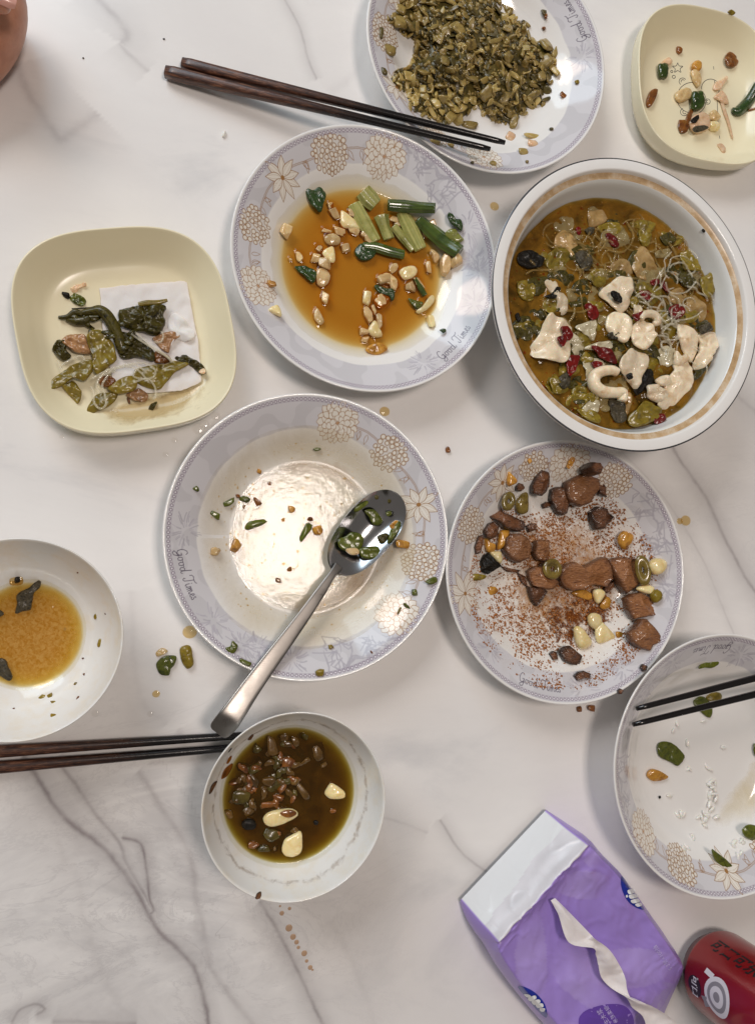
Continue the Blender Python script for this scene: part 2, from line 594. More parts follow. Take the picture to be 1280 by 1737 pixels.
def plate_profile(R, h, base=0.55):
    k = (h - base)
    return smooth_prof([(0, base), (.30 * R, base), (.50 * R, base + .01 * k), (.58 * R, base + .06 * k), (.66 * R, base + .20 * k), (.76 * R, base + .47 * k),
                        (.86 * R, base + .71 * k), (.95 * R, base + .91 * k), (.985 * R, base + .98 * k)], 60)


# ---- the printed border: flowers, lettering, chain line. Rastered in (angle, radius) and kept as the colour of a fine ring of the glaze
NTH, NRD = 2000, 88
R0, R1 = .66 * PR, .982 * PR
RMID = .84 * PR


class Print:
    WHITE = np.array([.84, .82, .79])
    def __init__(s, seed):
        s.r = np.random.RandomState(seed)
        s.u = np.arange(NTH) / NTH * 2 * math.pi * RMID      # arc length
        s.v = np.linspace(R0, R1, NRD)
        s.img = np.empty((NTH, NRD, 3)); s.img[:] = s.WHITE
        s.L = 2 * math.pi * RMID
    def win(s, u0, u1, v0, v1):
        i0, i1 = int(math.floor(u0 / s.L * NTH)), int(math.ceil(u1 / s.L * NTH)) + 1
        idx = np.arange(i0, i1)
        j0, j1 = max(0, np.searchsorted(s.v, v0)), min(NRD, np.searchsorted(s.v, v1) + 1)
        uu = idx / NTH * s.L
        return idx % NTH, slice(j0, j1), uu[:, None], s.v[None, j0:j1]
    def put(s, I, J, mask, color):
        sub = s.img[I, J]
        s.img[I, J] = sub * (1 - mask[..., None]) + np.array(color) * mask[..., None]
    def petal(s, cu, cv, ang, L, W, fill, line, lw=.035, pw=.75, fa=1.0, mid=False):
        I, J, u, v = s.win(cu - L - .1, cu + L + .1, cv - L - .1, cv + L + .1)
        if J.stop <= J.start: return
        ca, sa = math.cos(ang), math.sin(ang)
        a = ((u - cu) * ca + (v - cv) * sa) / L
        b = -(u - cu) * sa + (v - cv) * ca
        ac = np.clip(a, 0, 1)
        h = W * np.sin(math.pi * ac ** pw)
        ins = np.where((a > 0) & (a < 1), np.clip((h - abs(b)) / .02, 0, 1), 0)
        if fill is not None: s.put(I, J, ins * fa, fill)
        ln = np.where((a > -.02) & (a < 1.02), np.clip(1.3 - abs(h - abs(b)) / lw, 0, 1), 0)
        if mid: ln = np.maximum(ln, np.where((a > .1) & (a < .85), np.clip(1 - abs(abs(b) - h * .45) / (lw * .7), 0, 1) * .7, 0))
        s.put(I, J, ln, line)
    def disc(s, cu, cv, r, fill, line=None, lw=.035, fa=1.0, ry=None, ang=0):
        q = max(r, ry or r) + .1
        I, J, u, v = s.win(cu - q, cu + q, cv - q, cv + q)
        if J.stop <= J.start: return
        ca, sa = math.cos(ang), math.sin(ang)
        x = (u - cu) * ca + (v - cv) * sa; y = -(u - cu) * sa + (v - cv) * ca
        d = np.hypot(x, y * (r / (ry or r)))
        if fill is not None: s.put(I, J, np.clip((r - d) / .03, 0, 1) * fa, fill)
        if line is not None: s.put(I, J, np.clip(1.3 - abs(d - r) / lw, 0, 1), line)
    def stroke(s, pts, color, lw=.03, a=1.0, taper=False):
        pts = np.array(pts, float)
        lo, hi = pts.min(0) - .15, pts.max(0) + .15
        I, J, u, v = s.win(lo[0], hi[0], lo[1], hi[1])
        if J.stop <= J.start: return
        m = np.zeros((len(I), J.stop - J.start))
        n = len(pts) - 1
        for i in range(n):
            p, q = pts[i], pts[i + 1]; d = q - p
            t = np.clip(((u - p[0]) * d[0] + (v - p[1]) * d[1]) / (d @ d + 1e-9), 0, 1)
            w = lw * (math.sin(math.pi * (i + .5) / n) * .8 + .25 if taper else 1)
            m = np.maximum(m, np.clip(1.35 - np.hypot(u - p[0] - t * d[0], v - p[1] - t * d[1]) / w, 0, 1))
        s.put(I, J, m * a, color)


BROWN = np.array([.33, .17, .06]); CREAM = np.array([.80, .755, .68]); LAV = np.array([.665, .65, .675]); LAVD = np.array([.44, .42, .465]); INK = np.array([.07, .05, .09])
GT = [  # "Good Times" as pen strokes, x right, y up
    [(.62, .82), (.5, .98), (.3, .95), (.12, .7), (.06, .4), (.15, .1), (.38, .02), (.58, .2), (.62, .42), (.42, .40)], [(.62, .42), (.6, 0), (.48, -.3), (.25, -.38), (.12, -.22), (.3, -.05), (.7, .12)],
    [(1.0, .45), (.85, .42), (.78, .22), (.86, .02), (1.03, .04), (1.12, .25), (1.05, .43), (1.0, .45), (1.15, .4), (1.28, .42)],
    [(1.5, .45), (1.35, .42), (1.28, .22), (1.36, .02), (1.53, .04), (1.62, .25), (1.55, .43), (1.5, .45), (1.65, .4), (1.78, .42)],
    [(2.1, .4), (1.95, .45), (1.8, .3), (1.8, .08), (1.95, 0), (2.08, .12), (2.18, .5), (2.3, 1.0)], [(2.3, 1.0), (2.16, .4), (2.14, .06), (2.24, .0), (2.36, .12)],
    [(2.75, .7), (2.8, .9), (3.0, 1.0), (3.3, .92), (3.6, .95), (3.75, 1.05)], [(3.32, .93), (3.22, .5), (3.1, .08), (2.95, -.02), (2.82, .1), (2.9, .22)],
    [(3.5, .42), (3.46, .1), (3.54, .0), (3.66, .14)], [(3.54, .6), (3.56, .63)],
    [(3.74, .0), (3.8, .42), (3.9, .42), (3.92, .0)], [(3.92, .2), (4.0, .42), (4.08, .4), (4.09, .0)], [(4.09, .2), (4.18, .42), (4.26, .4), (4.26, .06), (4.34, 0), (4.44, .14)],
    [(4.5, .2), (4.68, .26), (4.7, .4), (4.6, .45), (4.5, .28), (4.54, .05), (4.66, 0), (4.8, .12)],
    [(5.0, .42), (4.9, .44), (4.88, .3), (5.0, .2), (5.0, .04), (4.88, 0), (4.82, .06)],
]


def make_print(seed, flowers, text_deg, bursts, cracks):
    p = Print(seed); r = p.r
    U_ = lambda deg: (deg % 360) / 360 * p.L
    # tinted band with a soft, uneven inner edge
    nzv = np.array([[nz3(math.cos(t) * 6, math.sin(t) * 6, v * .9) for v in p.v[::4]] for t in np.arange(0, NTH, 8) / NTH * 2 * math.pi])
    big = np.repeat(np.repeat(nzv, 8, 0), 4, 1)[:NTH, :NRD]
    for _ in range(6):
        big = (big + np.roll(big, 3, 0) + np.roll(big, -3, 0)) / 3
        big[:, 1:-1] = (big[:, 1:-1] + big[:, 2:] + big[:, :-2]) / 3
    edge = np.clip((p.v[None, :] - (.768 * PR + big * .10)) / .10, 0, 1)
    p.img = p.img * (1 - edge[..., None]) + LAV * edge[..., None]
    patch = np.clip((big - .03) / .04, 0, 1) * edge * .75
    p.img = p.img * (1 - patch[..., None]) + (LAV * .88) * patch[..., None]
    for d0, d1 in cracks:      # crackle twigs
        for _ in range(26):
            u = U_(r.uniform(d0, d1)); v = r.uniform(.80, .95) * PR; a = r.uniform(0, 6.28); pts = [(u, v)]
            for k in range(r.randint(3, 8)):
                a += r.normal(0, .7); u += .28 * math.cos(a); v += .28 * math.sin(a); v = min(max(v, .75 * PR), .955 * PR); pts.append((u, v))
            p.stroke(pts, LAVD, r.uniform(.04, .10), .8, True)
            q = pts[len(pts) // 2]
            p.stroke([q, (q[0] + r.normal(0, .4), q[1] + r.normal(0, .3)), (q[0] + r.normal(0, .7), q[1] + r.normal(0, .5))], LAVD, .05, .8)
    for dg in bursts:          # firework strokes
        cu, cv = U_(dg), r.uniform(.82, .90) * PR
        for _ in range(34):
            a = r.uniform(0, 6.28); r0, r1 = r.uniform(.25, .7), 0
            r1 = r0 + r.uniform(.3, .9)
            b = a + r.normal(0, .12)
            q0 = (cu + r0 * math.cos(a), cv + r0 * math.sin(a) * .8); q1 = (cu + r1 * math.cos(b), cv + r1 * math.sin(b) * .8)
            if min(q0[1], q1[1]) > .73 * PR and max(q0[1], q1[1]) < .955 * PR:
                p.stroke([q0, ((q0[0] + q1[0]) / 2, (q0[1] + q1[1]) / 2 + .03), q1], LAVD * r.uniform(.95, 1.25), r.uniform(.03, .06), .8, True)
    # stems
    fl = sorted(flowers, key=lambda f: f[1])
    for a, b in zip(fl[:-1], fl[1:]):
        ua, ub = a[1] / 360 * p.L, b[1] / 360 * p.L
        for o in (0, .09):
            p.stroke([(ua + (ub - ua) * t, (.845 + .012 * math.sin(t * 6 + a[1])) * PR + o) for t in np.linspace(0, 1, 7)], BROWN, .025, .8)
        for k in range(3):
            t = r.uniform(.3, .7); p.petal(ua + (ub - ua) * t, .845 * PR, r.uniform(-2.5, -.6), r.uniform(.5, .9), .13, None, BROWN, .022)
    for kind, dg, sz in flowers:
        cu, cv = dg / 360 * p.L, .838 * PR
        if kind == 'h':        # hydrangea head
            pts = []
            for _ in range(2500):
                a, q = r.uniform(0, 6.28), math.sqrt(r.uniform(0, 1))
                x, y = sz * 1.05 * q * math.cos(a), sz * .92 * q * math.sin(a)
                if all((x - e[0]) ** 2 + (y - e[1]) ** 2 > .285 ** 2 for e in pts): pts.append((x, y))
            p.disc(cu, cv, sz * .95, CREAM * .97, None, fa=.6, ry=sz * .85)
            for x, y in pts:
                p.disc(cu + x, cv + y, r.uniform(.14, .18), CREAM, BROWN, .034, ry=r.uniform(.12, .17), ang=r.uniform(0, 3))
        if kind == 'd':        # dahlia
            for rad, n, L in ((.62, 19, .5), (.42, 15, .46), (.24, 11, .42), (.07, 8, .32)):
                o = r.uniform(0, 1)
                for k in range(n):
                    a = (k + o) / n * 2 * math.pi + r.normal(0, .05)
                    p.petal(cu + rad * sz * math.cos(a), cv + rad * sz * .85 * math.sin(a), a + r.normal(0, .12), L * sz * r.uniform(.9, 1.1), .17 * sz * r.uniform(.85, 1.15), CREAM, BROWN * 1.15, .030, 1.2)
            p.disc(cu, cv, .09, BROWN * 1.6)
        if kind == 'l':        # lily
            n = 9
            for k in r.permutation(n):
                a = k / n * 2 * math.pi + r.normal(0, .12)
                p.petal(cu + .08 * math.cos(a), cv + .08 * math.sin(a), a, sz * r.uniform(.9, 1.15), sz * .2, CREAM * 1.02, BROWN, .029, .85, mid=True)
            p.disc(cu, cv, .17, BROWN * 1.1)
    # chain line near the lip
    for k in range(200):
        u = (k + .5) / 200 * p.L
        p.disc(u, .962 * PR, .085, LAV * 1.2, np.array([.24, .18, .25]), .030)
    p.stroke([(t / 120 * p.L, .948 * PR) for t in range(121)], np.array([.36, .31, .38]), .016, .6)
    p.stroke([(t / 120 * p.L, .976 * PR) for t in range(121)], np.array([.36, .31, .38]), .016, .6)
    # lettering, tops towards the middle
    u0 = U_(text_deg); k = .66
    for st in GT:
        p.stroke([(u0 + (x - 2.5) * k, .885 * PR - (y - .4) * k * 1.1) for x, y in st], INK, .026)
    return p.img.reshape(-1, 3)


PRINT1 = make_print(3, [('l', 0, 1.35), ('h', 30, 1.25), ('d', 60, 1.4), ('h', -29, 1.3), ('d', -58, 1.45)], 181, (-115, -138, 162, 205, 228), ((-100, -66),))
PRINT2 = make_print(8, [('l', 0, 1.65), ('h', -35, 1.35), ('l', -64, 1.35), ('h', -84, 1.15), ('d', -105, 1.5), ('h', -133, 1.35)], 62, (30, 85, 110, -200), ((-200, -148),))
BORDER_MESH = {}
M_GLAZE = glaze('white_glaze', (.83, .815, .79), rough=.09)
M_BORDER = glaze('printed_glaze', None, attr='print', rough=.09)
M_GREASY = glaze('white_glaze_used', (.84, .83, .80), rough=.10, grime=(.80, .70, .53))


def border_mesh(key, prt, h):
    if (key, h) in BORDER_MESH: return BORDER_MESH[(key, h)]
    prof = plate_profile(PR, h)
    rr = np.linspace(R0, R1, NRD)
    zz = np.interp(rr, prof[:, 0], prof[:, 1]) + .006
    th = np.arange(NTH) / NTH * 2 * math.pi
    V = np.stack([np.cos(th)[:, None] * rr, np.sin(th)[:, None] * rr, np.broadcast_to(zz, (NTH, NRD))], -1).reshape(-1, 3)
    I = np.arange(NTH * NRD).reshape(NTH, NRD); J = np.roll(I, -1, 0)
    F = np.stack([I[:, :-1], I[:, 1:], J[:, 1:], J[:, :-1]], -1).reshape(-1, 4)
    o = obj('printed_border', V, F, M_BORDER, colors={'print': prt})
    BORDER_MESH[(key, h)] = o.data
    bpy.data.objects.remove(o)
    return BORDER_MESH[(key, h)]


def plate(name, nx, ny, h, rot, key, prt, phrase, label, group, wet=0):
    x, y = nctr(nx, ny, h)
    t = empty(name, (x, y, 0))
    setp(t, label, 'plate', group)
    prof = plate_profile(PR, h)
    R = PR
    lip = [(R * .993, h - .01), (R, h - .05), (R * 1.001, h - .12), (R * .995, h - .19), (R * .96, h - .38), (R * .80, h * .52), (R * .64, .52), (R * .58, .34), (R * .575, .02), (R * .55, .0), (R * .53, .04), (R * .5, .22), (0, .24)]
    V, F = lathe([(max(r, .001), z) for r, z in prof] + lip, 220)
    obj('plate_body', V, F, M_GLAZE, t, attrs={'wet': (np.hypot(V[:, 0], V[:, 1]) < wet * R) * 1.0})
    b = bpy.data.objects.new('printed_border', border_mesh(key, prt, h))
    COL.objects.link(b); b.parent = t
    b.rotation_euler = (0, 0, math.radians(rot))
    return Vessel(x, y, np.r_[prof, [(R, h)]], phrase)


PG = 'printed dinner plates'
A = plate('dinner_plate', .26386, .43731, 3.05, 138, 1, PRINT1, 'the brown sauce plate', 'flower-bordered white plate holding a pool of brown sauce with garlic and greens', PG, .62)
B = plate('dinner_plate', .18163, .04962, 3.05, 16, 1, PRINT1, 'the spoon plate', 'nearly empty flower-bordered plate with oily film and a steel spoon in it', PG, .545)
C = plate('dinner_plate', .55928, -.00071, 3.05, 191, 2, PRINT2, 'the meat plate', 'flower-bordered plate holding browned meat cubes and spicy brown crumbs', PG)
D = plate('dinner_plate', .45360, .77499, 3.05, 207, 1, PRINT1, 'the pickle plate', 'flower-bordered plate heaped with chopped olive green pickled vegetables', PG)
RB = plate('soup_plate', .81372, -.29426, 4.15, -88, 1, PRINT1, 'the rice plate', 'deeper flower-bordered plate with rice grains, bits of green and two chopsticks across it', None)


def bowl(name, nx, ny, h, R, label, phrase, expo=4.0, base=1.0, group=None, grime=True):
    x, y = nctr(nx, ny, h)
    t = empty(name, (x, y, 0)); setp(t, label, 'bowl', group)
    rr = np.r_[np.linspace(0, .5, 6), np.linspace(.55, .97, 22)] * R
    prof = np.c_[rr, base + (h - base) * (rr / (.985 * R)) ** expo]
    lip = [(R * .985, h - .03), (R * .993, h), (R, h - .05), (R * .995, h - .18), (R * .97, h * .86), (R * .90, h * .60), (R * .76, h * .34), (R * .56, h * .17), (R * .47, h * .14), (R * .46, .02), (R * .43, 0), (R * .41, .05), (R * .4, .4), (0, .45)]
    V, F = lathe([(max(r, .001), z) for r, z in prof] + lip, 160)
    obj('bowl_body', V, F, M_GREASY if grime else M_GLAZE, t)
    return Vessel(x, y, np.r_[prof, [(R * .985, h - .02)]], phrase)


S = bowl('rice_bowl', .15949, -.29769, 5.2, 6.03, 'small plain white bowl with dark brown broth and garlic cloves in it', 'the small broth bowl', group='plain white rice bowls')
O = bowl('rice_bowl', -.17395, -.07494, 5.2, 6.12, 'small plain white bowl with leftover yellow oily soup beside the black chopsticks', 'the yellow soup bowl', group='plain white rice bowls')
x0, y0 = P(352, -160, 4.0)[:2]


def fish_bowl():
    h = 7.0; x, y = nctr(.67543, .40595, h); R = 11.24
    t = empty('soup_bowl', (x, y, 0)); setp(t, 'large white bowl with a flat grey-lined lip and fish slices in orange broth', 'bowl')
    prof = [(.001, 1.3), (3, 1.32), (5.5, 1.6), (7.4, 2.4), (8.5, 3.4), (9.05, 4.4), (9.4, 5.4), (9.62, 6.2), (9.72, 6.42)]
    sp = smooth_prof(prof, 40)
    ledge = [(9.80, 6.50), (10.18, 6.55), (10.26, 6.60), (10.31, 6.90), (10.37, 6.97)]
    lip = [(10.45, 6.99), (11.0, 7.0), (11.12, 6.99)]
    line = [(11.14, 6.985), (11.22, 6.955)]
    out = [(11.235, 6.94), (11.25, 6.86), (11.2, 6.75), (10.9, 6.6), (10.5, 6.3), (10.3, 5.6), (9.6, 3.8), (8.0, 1.9), (6.4, .9), (6.1, .75), (6.0, .03), (5.7, 0), (5.5, .05), (5.4, .5), (.001, .6)]
    V, F = lathe(list(map(tuple, sp)) + ledge[:1], 200); obj('bowl_body', V, F, glaze('bowl_inside', (.78, .79, .77), rough=.1), t)
    n = NT('stained_ledge')
    g = n.noise(90, 6, .7); c = n.ramp(g.outputs['Fac'], [(.3, (.36, .22, .10)), (.5, (.52, .36, .20)), (.72, (.72, .63, .50))])
    n.set(Base_Color=c, Roughness=.28)
    V, F = lathe(ledge[:3], 200); obj('ledge', V, F, n.m, t)
    V, F = lathe(ledge[2:] + lip, 200); obj('lip', V, F, M_GLAZE, t)
    V, F = lathe(lip[-1:] + line + out[:1], 200); obj('rim_line', V, F, plain('silver_line', (.10, .10, .11), .25, .6), t)
    V, F = lathe(out, 120); obj('bowl_outside', V, F, M_GLAZE, t)
    return Vessel(x, y, np.r_[sp, ledge], 'the fish soup bowl')


FB_ = fish_bowl()


def square_dish(label, cx, cy, rot, phrase, sup):
    R, h = 6.98, 2.6
    t = empty('square_dish', (cx, cy, 0)); setp(t, label, 'dish', 'cream square dishes')
    prof = smooth_prof([(.001, .45), (3.0, .45), (4.7, .46), (5.25, .60), (5.75, 1.05), (6.3, 1.75), (6.75, 2.35), (6.9, 2.56)], 40)
    lip = [(6.95, 2.6), (7.02, 2.58), (7.04, 2.5), (7.0, 1.5), (6.6, .75), (5.8, .25), (4.9, .05), (4.7, .0), (.001, .0)]
    V, F = lathe(list(map(tuple, prof)) + lip, 200, sup, rot)
    n = NT('cream_melamine')
    n.set(Base_Color=(.85, .775, .55), Roughness=.22, Subsurface_Weight=0.0)
    n.set(Normal=n.bump(n.noise(40, 2).outputs['Fac'], .03, .001))
    obj('dish_body', V, F, n.m, t)
    return Vessel(cx, cy, np.r_[prof, [(6.98, 2.6)]], phrase, sup, rot), t


TL, _ = square_dish('cream rounded square dish with a paper napkin and mustard green scraps', -2.90, 16.67, math.radians(11), 'the napkin dish', 3.0)
TR, TR_T = square_dish('cream rounded square dish with a line drawing and a few scraps beyond the fish soup', 44.68, 41.80, math.radians(-1), 'the line drawing dish', 2.7)
x0, y0 = P(345, -165, 4)[:2]

# ================================================================== FOOD: machinery
CLOCK = ['twelve', 'one', 'two', 'three', 'four', 'five', 'six', 'seven', 'eight', 'nine', 'ten', 'eleven']
ITEMS = []
ORD = 'first second third fourth fifth sixth seventh eighth ninth tenth eleventh twelfth thirteenth fourteenth fifteenth sixteenth seventeenth eighteenth nineteenth twentieth twenty-first twenty-second twenty-third twenty-fourth twenty-fifth twenty-sixth twenty-seventh twenty-eighth twenty-ninth thirtieth thirty-first thirty-second thirty-third thirty-fourth thirty-fifth thirty-sixth thirty-seventh thirty-eighth thirty-ninth fortieth'.split()
NSEED = [100]


def seed():
    NSEED[0] += 1
    return NSEED[0]


def reg(o, V, desc, cat, group=None, xy=None, fixed=False):
    o['category'] = cat
    if group: o['group'] = group
    p = np.array(xy if xy is not None else (o.location.x / U, o.location.y / U))
    ITEMS.append((o, V, desc, p, fixed))
    return o


def finish_labels():
    by = {}
    for o, V, desc, p, fixed in ITEMS:
        if fixed:
            o['label'] = desc; continue
        d = p - V.c
        k = CLOCK[int(round((90 - math.degrees(math.atan2(d[1], d[0]))) / 30)) % 12]
        R = V.prof[-1][0]
        q = np.hypot(*d) / R
        zone = 'in the middle of' if q < .3 else ("at %s o'clock midway in" % k if q < .62 else "at %s o'clock near the edge of" % k)
        by.setdefault('%s %s %s' % (desc, zone, V.phrase), []).append((p, o, desc, q, k, V))
    for lab, L in by.items():
        pts = np.array([t[0] for t in L])
        ax = 0 if len(L) == 1 or np.ptp(pts[:, 0]) > np.ptp(pts[:, 1]) else 1
        L.sort(key=lambda t: t[0][0] if ax == 0 else -t[0][1])
        for (p, o, desc, q, k, V), w in zip(L, ORD):
            z2 = 'middle of' if q < .3 else ("%s o'clock midway in" % k if q < .62 else "%s o'clock edge of" % k)
            tail = ', %s from %s' % (w, 'left' if ax == 0 else 'top') if len(L) > 1 else ''
            c = [lab] if len(L) == 1 else []
            c += ['%s, %s %s%s' % (desc, z2, V.phrase, tail), '%s, %s, %s%s' % (desc, k + " o'clock", V.phrase, tail), '%s, %s%s' % (desc, V.phrase, tail)]
            o['label'] = next((x for x in c if len(x.split()) <= 16), c[-1])


def cm(V, f, x, y, px, z):
    """frame pixels -> cm at that spot"""
    u, v = f(x, y)
    a, b = P(u, v, z), P(u + 10, v, z)
    c, d = P(u, v, z), P(u, v + 10, z)
    return px / f.k * .05 * (np.hypot(*(b - a)[:2]) + np.hypot(*(d - c)[:2]))


def pb(V, f, pts, mat, desc, cat, thick=.35, lift=0.0, top=False, group=None, drape=False, name=None, fixed=False, **kw):
    pts = np.array(pts, float)
    c = resample(pts, 60).mean(0)
    q = V.at(*f(*c), lift=lift + thick * .5, top=top)
    pc = np.array([P(*f(x, y), q[2] + lift + thick * .5)[:2] for x, y in pts])
    Vv, F, cc = blob(pc, thick, seed=seed(), drape=(V.top if top else V.surf) if drape else None, **kw)
    z = (V.top if top else V.surf)(cc[0], cc[1]) + lift
    o = obj(name or desc_name(cat), Vv, F, mat, loc=(cc[0], cc[1], z), attrs={'edge': EDGE[0]})
    return reg(o, V, desc, cat, group, fixed=fixed)


def desc_name(cat):
    return cat.replace(' ', '_')


def pch(V, f, x, y, l, w, ang, mat, desc, cat, h=None, lift=0.0, top=False, group=None, name=None, tilt=(0, 0), fixed=False, **kw):
    z = V.at(*f(x, y), lift=lift + .2, top=top)
    L, W = cm(V, f, x, y, l, z[2]), cm(V, f, x, y, w, z[2])
    h = h or min(L, W) * .75
    Vv, F = chunk(L, W, h, seed(), **kw)
    q = V.at(*f(x, y), lift=lift + h * .5, top=top)
    o = obj(name or desc_name(cat), Vv, F, mat, loc=(q[0], q[1], q[2] + lift - .02))
    o.rotation_euler = (math.radians(tilt[0]), math.radians(tilt[1]), math.radians(-ang))
    return reg(o, V, desc, cat, group, fixed=fixed)


def ptube(V, f, pts, rad, mat, desc, cat, lifts=0.0, top=False, flat=1.0, group=None, name=None, n=40, ns=10, groove=0.0, ng=6, attr=False, fixed=False, **kw):
    L = np.broadcast_to(np.array(lifts, float), (len(pts),))
    pp = []
    for (x, y), l in zip(pts, L):
        q = V.at(*f(x, y), lift=l, top=top); q[2] += l; pp.append(q)
    r = cm(V, f, *pts[0], 1.0, pp[0][2]) * np.array(rad, float)
    path = catmull(pp, n, closed=False)
    c = path.mean(0)
    rr = np.interp(np.linspace(0, 1, len(path)), np.linspace(0, 1, np.size(r)), np.atleast_1d(r))
    Vv, F = tube(path - c, rr, ns, flat, groove=groove, ng=ng)
    o = obj(name or desc_name(cat), Vv, F, mat, loc=c)
    st_ = np.array([.5 + .8 * nz3(j * .9, c[0], c[1]) for j in range(ns)]); a = o.data.attributes.new('stripe', 'FLOAT', 'POINT'); a.data.foreach_set('value', np.r_[np.tile(st_, len(path)), .5, .5].astype(np.float32))
    if attr:
        t = np.r_[np.repeat(np.linspace(0, 1, len(path)), ns), 0, 1]
        a = o.data.attributes.new('along', 'FLOAT', 'POINT'); a.data.foreach_set('value', t.astype(np.float32))
    return reg(o, V, desc, cat, group, fixed=fixed)


def pool(name, V, level, rmax, K, mat, label, cat='sauce', nr=80, nth=300, wob=.18, murk=None, rings=(), wave=0.0, parent=None, soft=0.0, sw=.16):
    """a liquid lying in a round vessel: an even surface whose tint follows the depth below it, climbing a little round what stands in it"""
    th = np.arange(nth) / nth * 2 * math.pi
    sd = seed()
    lim = np.array([rmax * (1 + wob / rmax * (nz3(math.cos(t) * 2.2 + sd, math.sin(t) * 2.2, 1) + .4 * nz3(math.cos(t) * 9 + sd, math.sin(t) * 9, 4))) for t in th])
    rr = np.linspace(.001, 1, nr) ** .85
    X = np.cos(th)[:, None] * lim[:, None] * rr; Y = np.sin(th)[:, None] * lim[:, None] * rr
    s = np.interp(np.hypot(X, Y), V.prof[:, 0], V.prof[:, 1])
    Z = np.maximum(level, s + .012)
    for (cx, cy, a, b, an, hh) in rings:
        dx, dy = X - cx, Y - cy
        u = dx * math.cos(an) + dy * math.sin(an); v = -dx * math.sin(an) + dy * math.cos(an)
        d = np.maximum((np.sqrt((u / a) ** 2 + (v / b) ** 2) - 1) * min(a, b), 0)
        Z = np.maximum(Z, level + hh * np.exp(-d / .11))
    if wave:
        wv = wave * np.array([[nz3(x * 1.6 + sd, y * 1.6, 2) + .5 * nz3(x * 4, y * 4, sd) for x, y in zip(a, b)] for a, b in zip(X, Y)])
        Z = Z + wv * np.clip((Z - s) / .15 - .2, 0, 1)
    dep = np.clip(Z - s, 0, None)
    r0_ = np.interp(level, V.prof[:, 1], V.prof[:, 0])
    dep = dep + soft * np.exp(-np.maximum(np.hypot(X, Y) - r0_ + .12, 0) / sw) * (rr[None, :] < .985)
    tint = np.exp(-dep[..., None] * np.array(K))
    mk = 1 - np.exp(-dep / (murk or .15))
    Vv = np.stack([X, Y, Z], -1).reshape(-1, 3)
    I = np.arange(nr * nth).reshape(nth, nr); J = np.roll(I, -1, 0)
    F = np.stack([I[:, :-1], I[:, 1:], J[:, 1:], J[:, :-1]], -1).reshape(-1, 4)
    o = obj(name, Vv - np.array([0, 0, level]), F, mat, loc=(V.c[0], V.c[1], level), attrs={'murk': mk.ravel()}, colors={'tint': tint.reshape(-1, 3)})
    setp(o, label, cat)
    V.level = level; V.rl = rmax
    return o


def fibres(m, dark):
    t = m.node_tree; b = t.nodes['Principled BSDF']; l = b.inputs['Base Color'].links[0]; src = l.from_socket
    a = t.nodes.new('ShaderNodeAttribute'); a.attribute_name = 'stripe'
    x = t.nodes.new('ShaderNodeMix'); x.data_type = 'RGBA'; x.blend_type = 'MULTIPLY'
    k = t.nodes.new('ShaderNodeMath'); k.operation = 'SUBTRACT'; k.inputs[0].default_value = 1.0; k.use_clamp = True
    t.links.new(a.outputs['Fac'], k.inputs[1]); t.links.new(k.outputs[0], x.inputs[0]); t.links.new(src, x.inputs[6]); x.inputs[7].default_value = (*dark, 1)
    t.links.new(x.outputs[2], b.inputs['Base Color'])


# ------------------------------------------------------------------ food colours
g = srgb
M_GARLIC = food('garlic_wet', g(196, 160, 104), g(226, 200, 150), 180, .22, .6, .35, .25, rad=(.004, .0025, .0012))
M_GARLIC2 = food('garlic_stewed', g(190, 154, 102), g(220, 192, 142), 150, .22, .6, .3, .25, rad=(.004, .002, .001))
M_GARLICW = food('garlic_bright', g(222, 196, 130), g(240, 224, 176), 150, .22, .6, .35, .2, rad=(.005, .003, .0015))
M_GARLICF = food('garlic_fried', g(150, 92, 24), g(206, 150, 58), 120, .25, .6, .2, .3, c3=g(120, 66, 16))
M_STALK = food('stalk_pale', g(132, 130, 60), g(184, 178, 112), 60, .22, .6, .2, .3, c3=g(154, 152, 84))
M_STALKG = food('stalk_green', g(52, 72, 18), g(96, 112, 42), 70, .2, .6, .12, .3)
fibres(M_STALK, (.45, .5, .3)); fibres(M_STALKG, (.4, .5, .35))
M_LEAF = food('leaf_dark', g(18, 36, 8), g(44, 70, 20), 260, .26, .45, .0, .6, c3=g(24, 48, 14))
M_SCAL = food('scallion', g(58, 70, 14), g(96, 102, 28), 200, .24, .4, .1, .3, c3=g(40, 52, 12))
M_OLIVE = food('mustard_stem', g(96, 80, 12), g(138, 118, 34), 110, .3, .2, .3, .06, c3=g(80, 66, 12))
M_OLIVED = food('mustard_leaf', g(28, 25, 8), g(74, 66, 18), 260, .26, .4, .0, 1.0, c3=g(12, 12, 6))
M_PICK1 = food('pickle_olive', g(110, 90, 40), g(152, 130, 72), 160, .34, .3, .15, .6, c3=g(88, 70, 26))
M_PICK2 = food('pickle_pale', g(156, 132, 70), g(192, 170, 106), 160, .32, .35, .25, .35)
M_PICK3 = food('pickle_dark', g(64, 56, 22), g(100, 86, 40), 200, .34, .3, .0, .7)
M_MEAT = food('browned_meat', g(112, 68, 36), g(160, 108, 66), 170, .38, .3, .03, 1.0, c3=g(104, 60, 34), bscale=260, bd=.0016, stretch=(1, 3.2, 1))
M_MEATD = food('dark_meat', g(78, 44, 24), g(128, 82, 50), 170, .34, .35, .0, 1.0, c3=g(56, 30, 18), bscale=260, bd=.0016, stretch=(1, 3, 1))
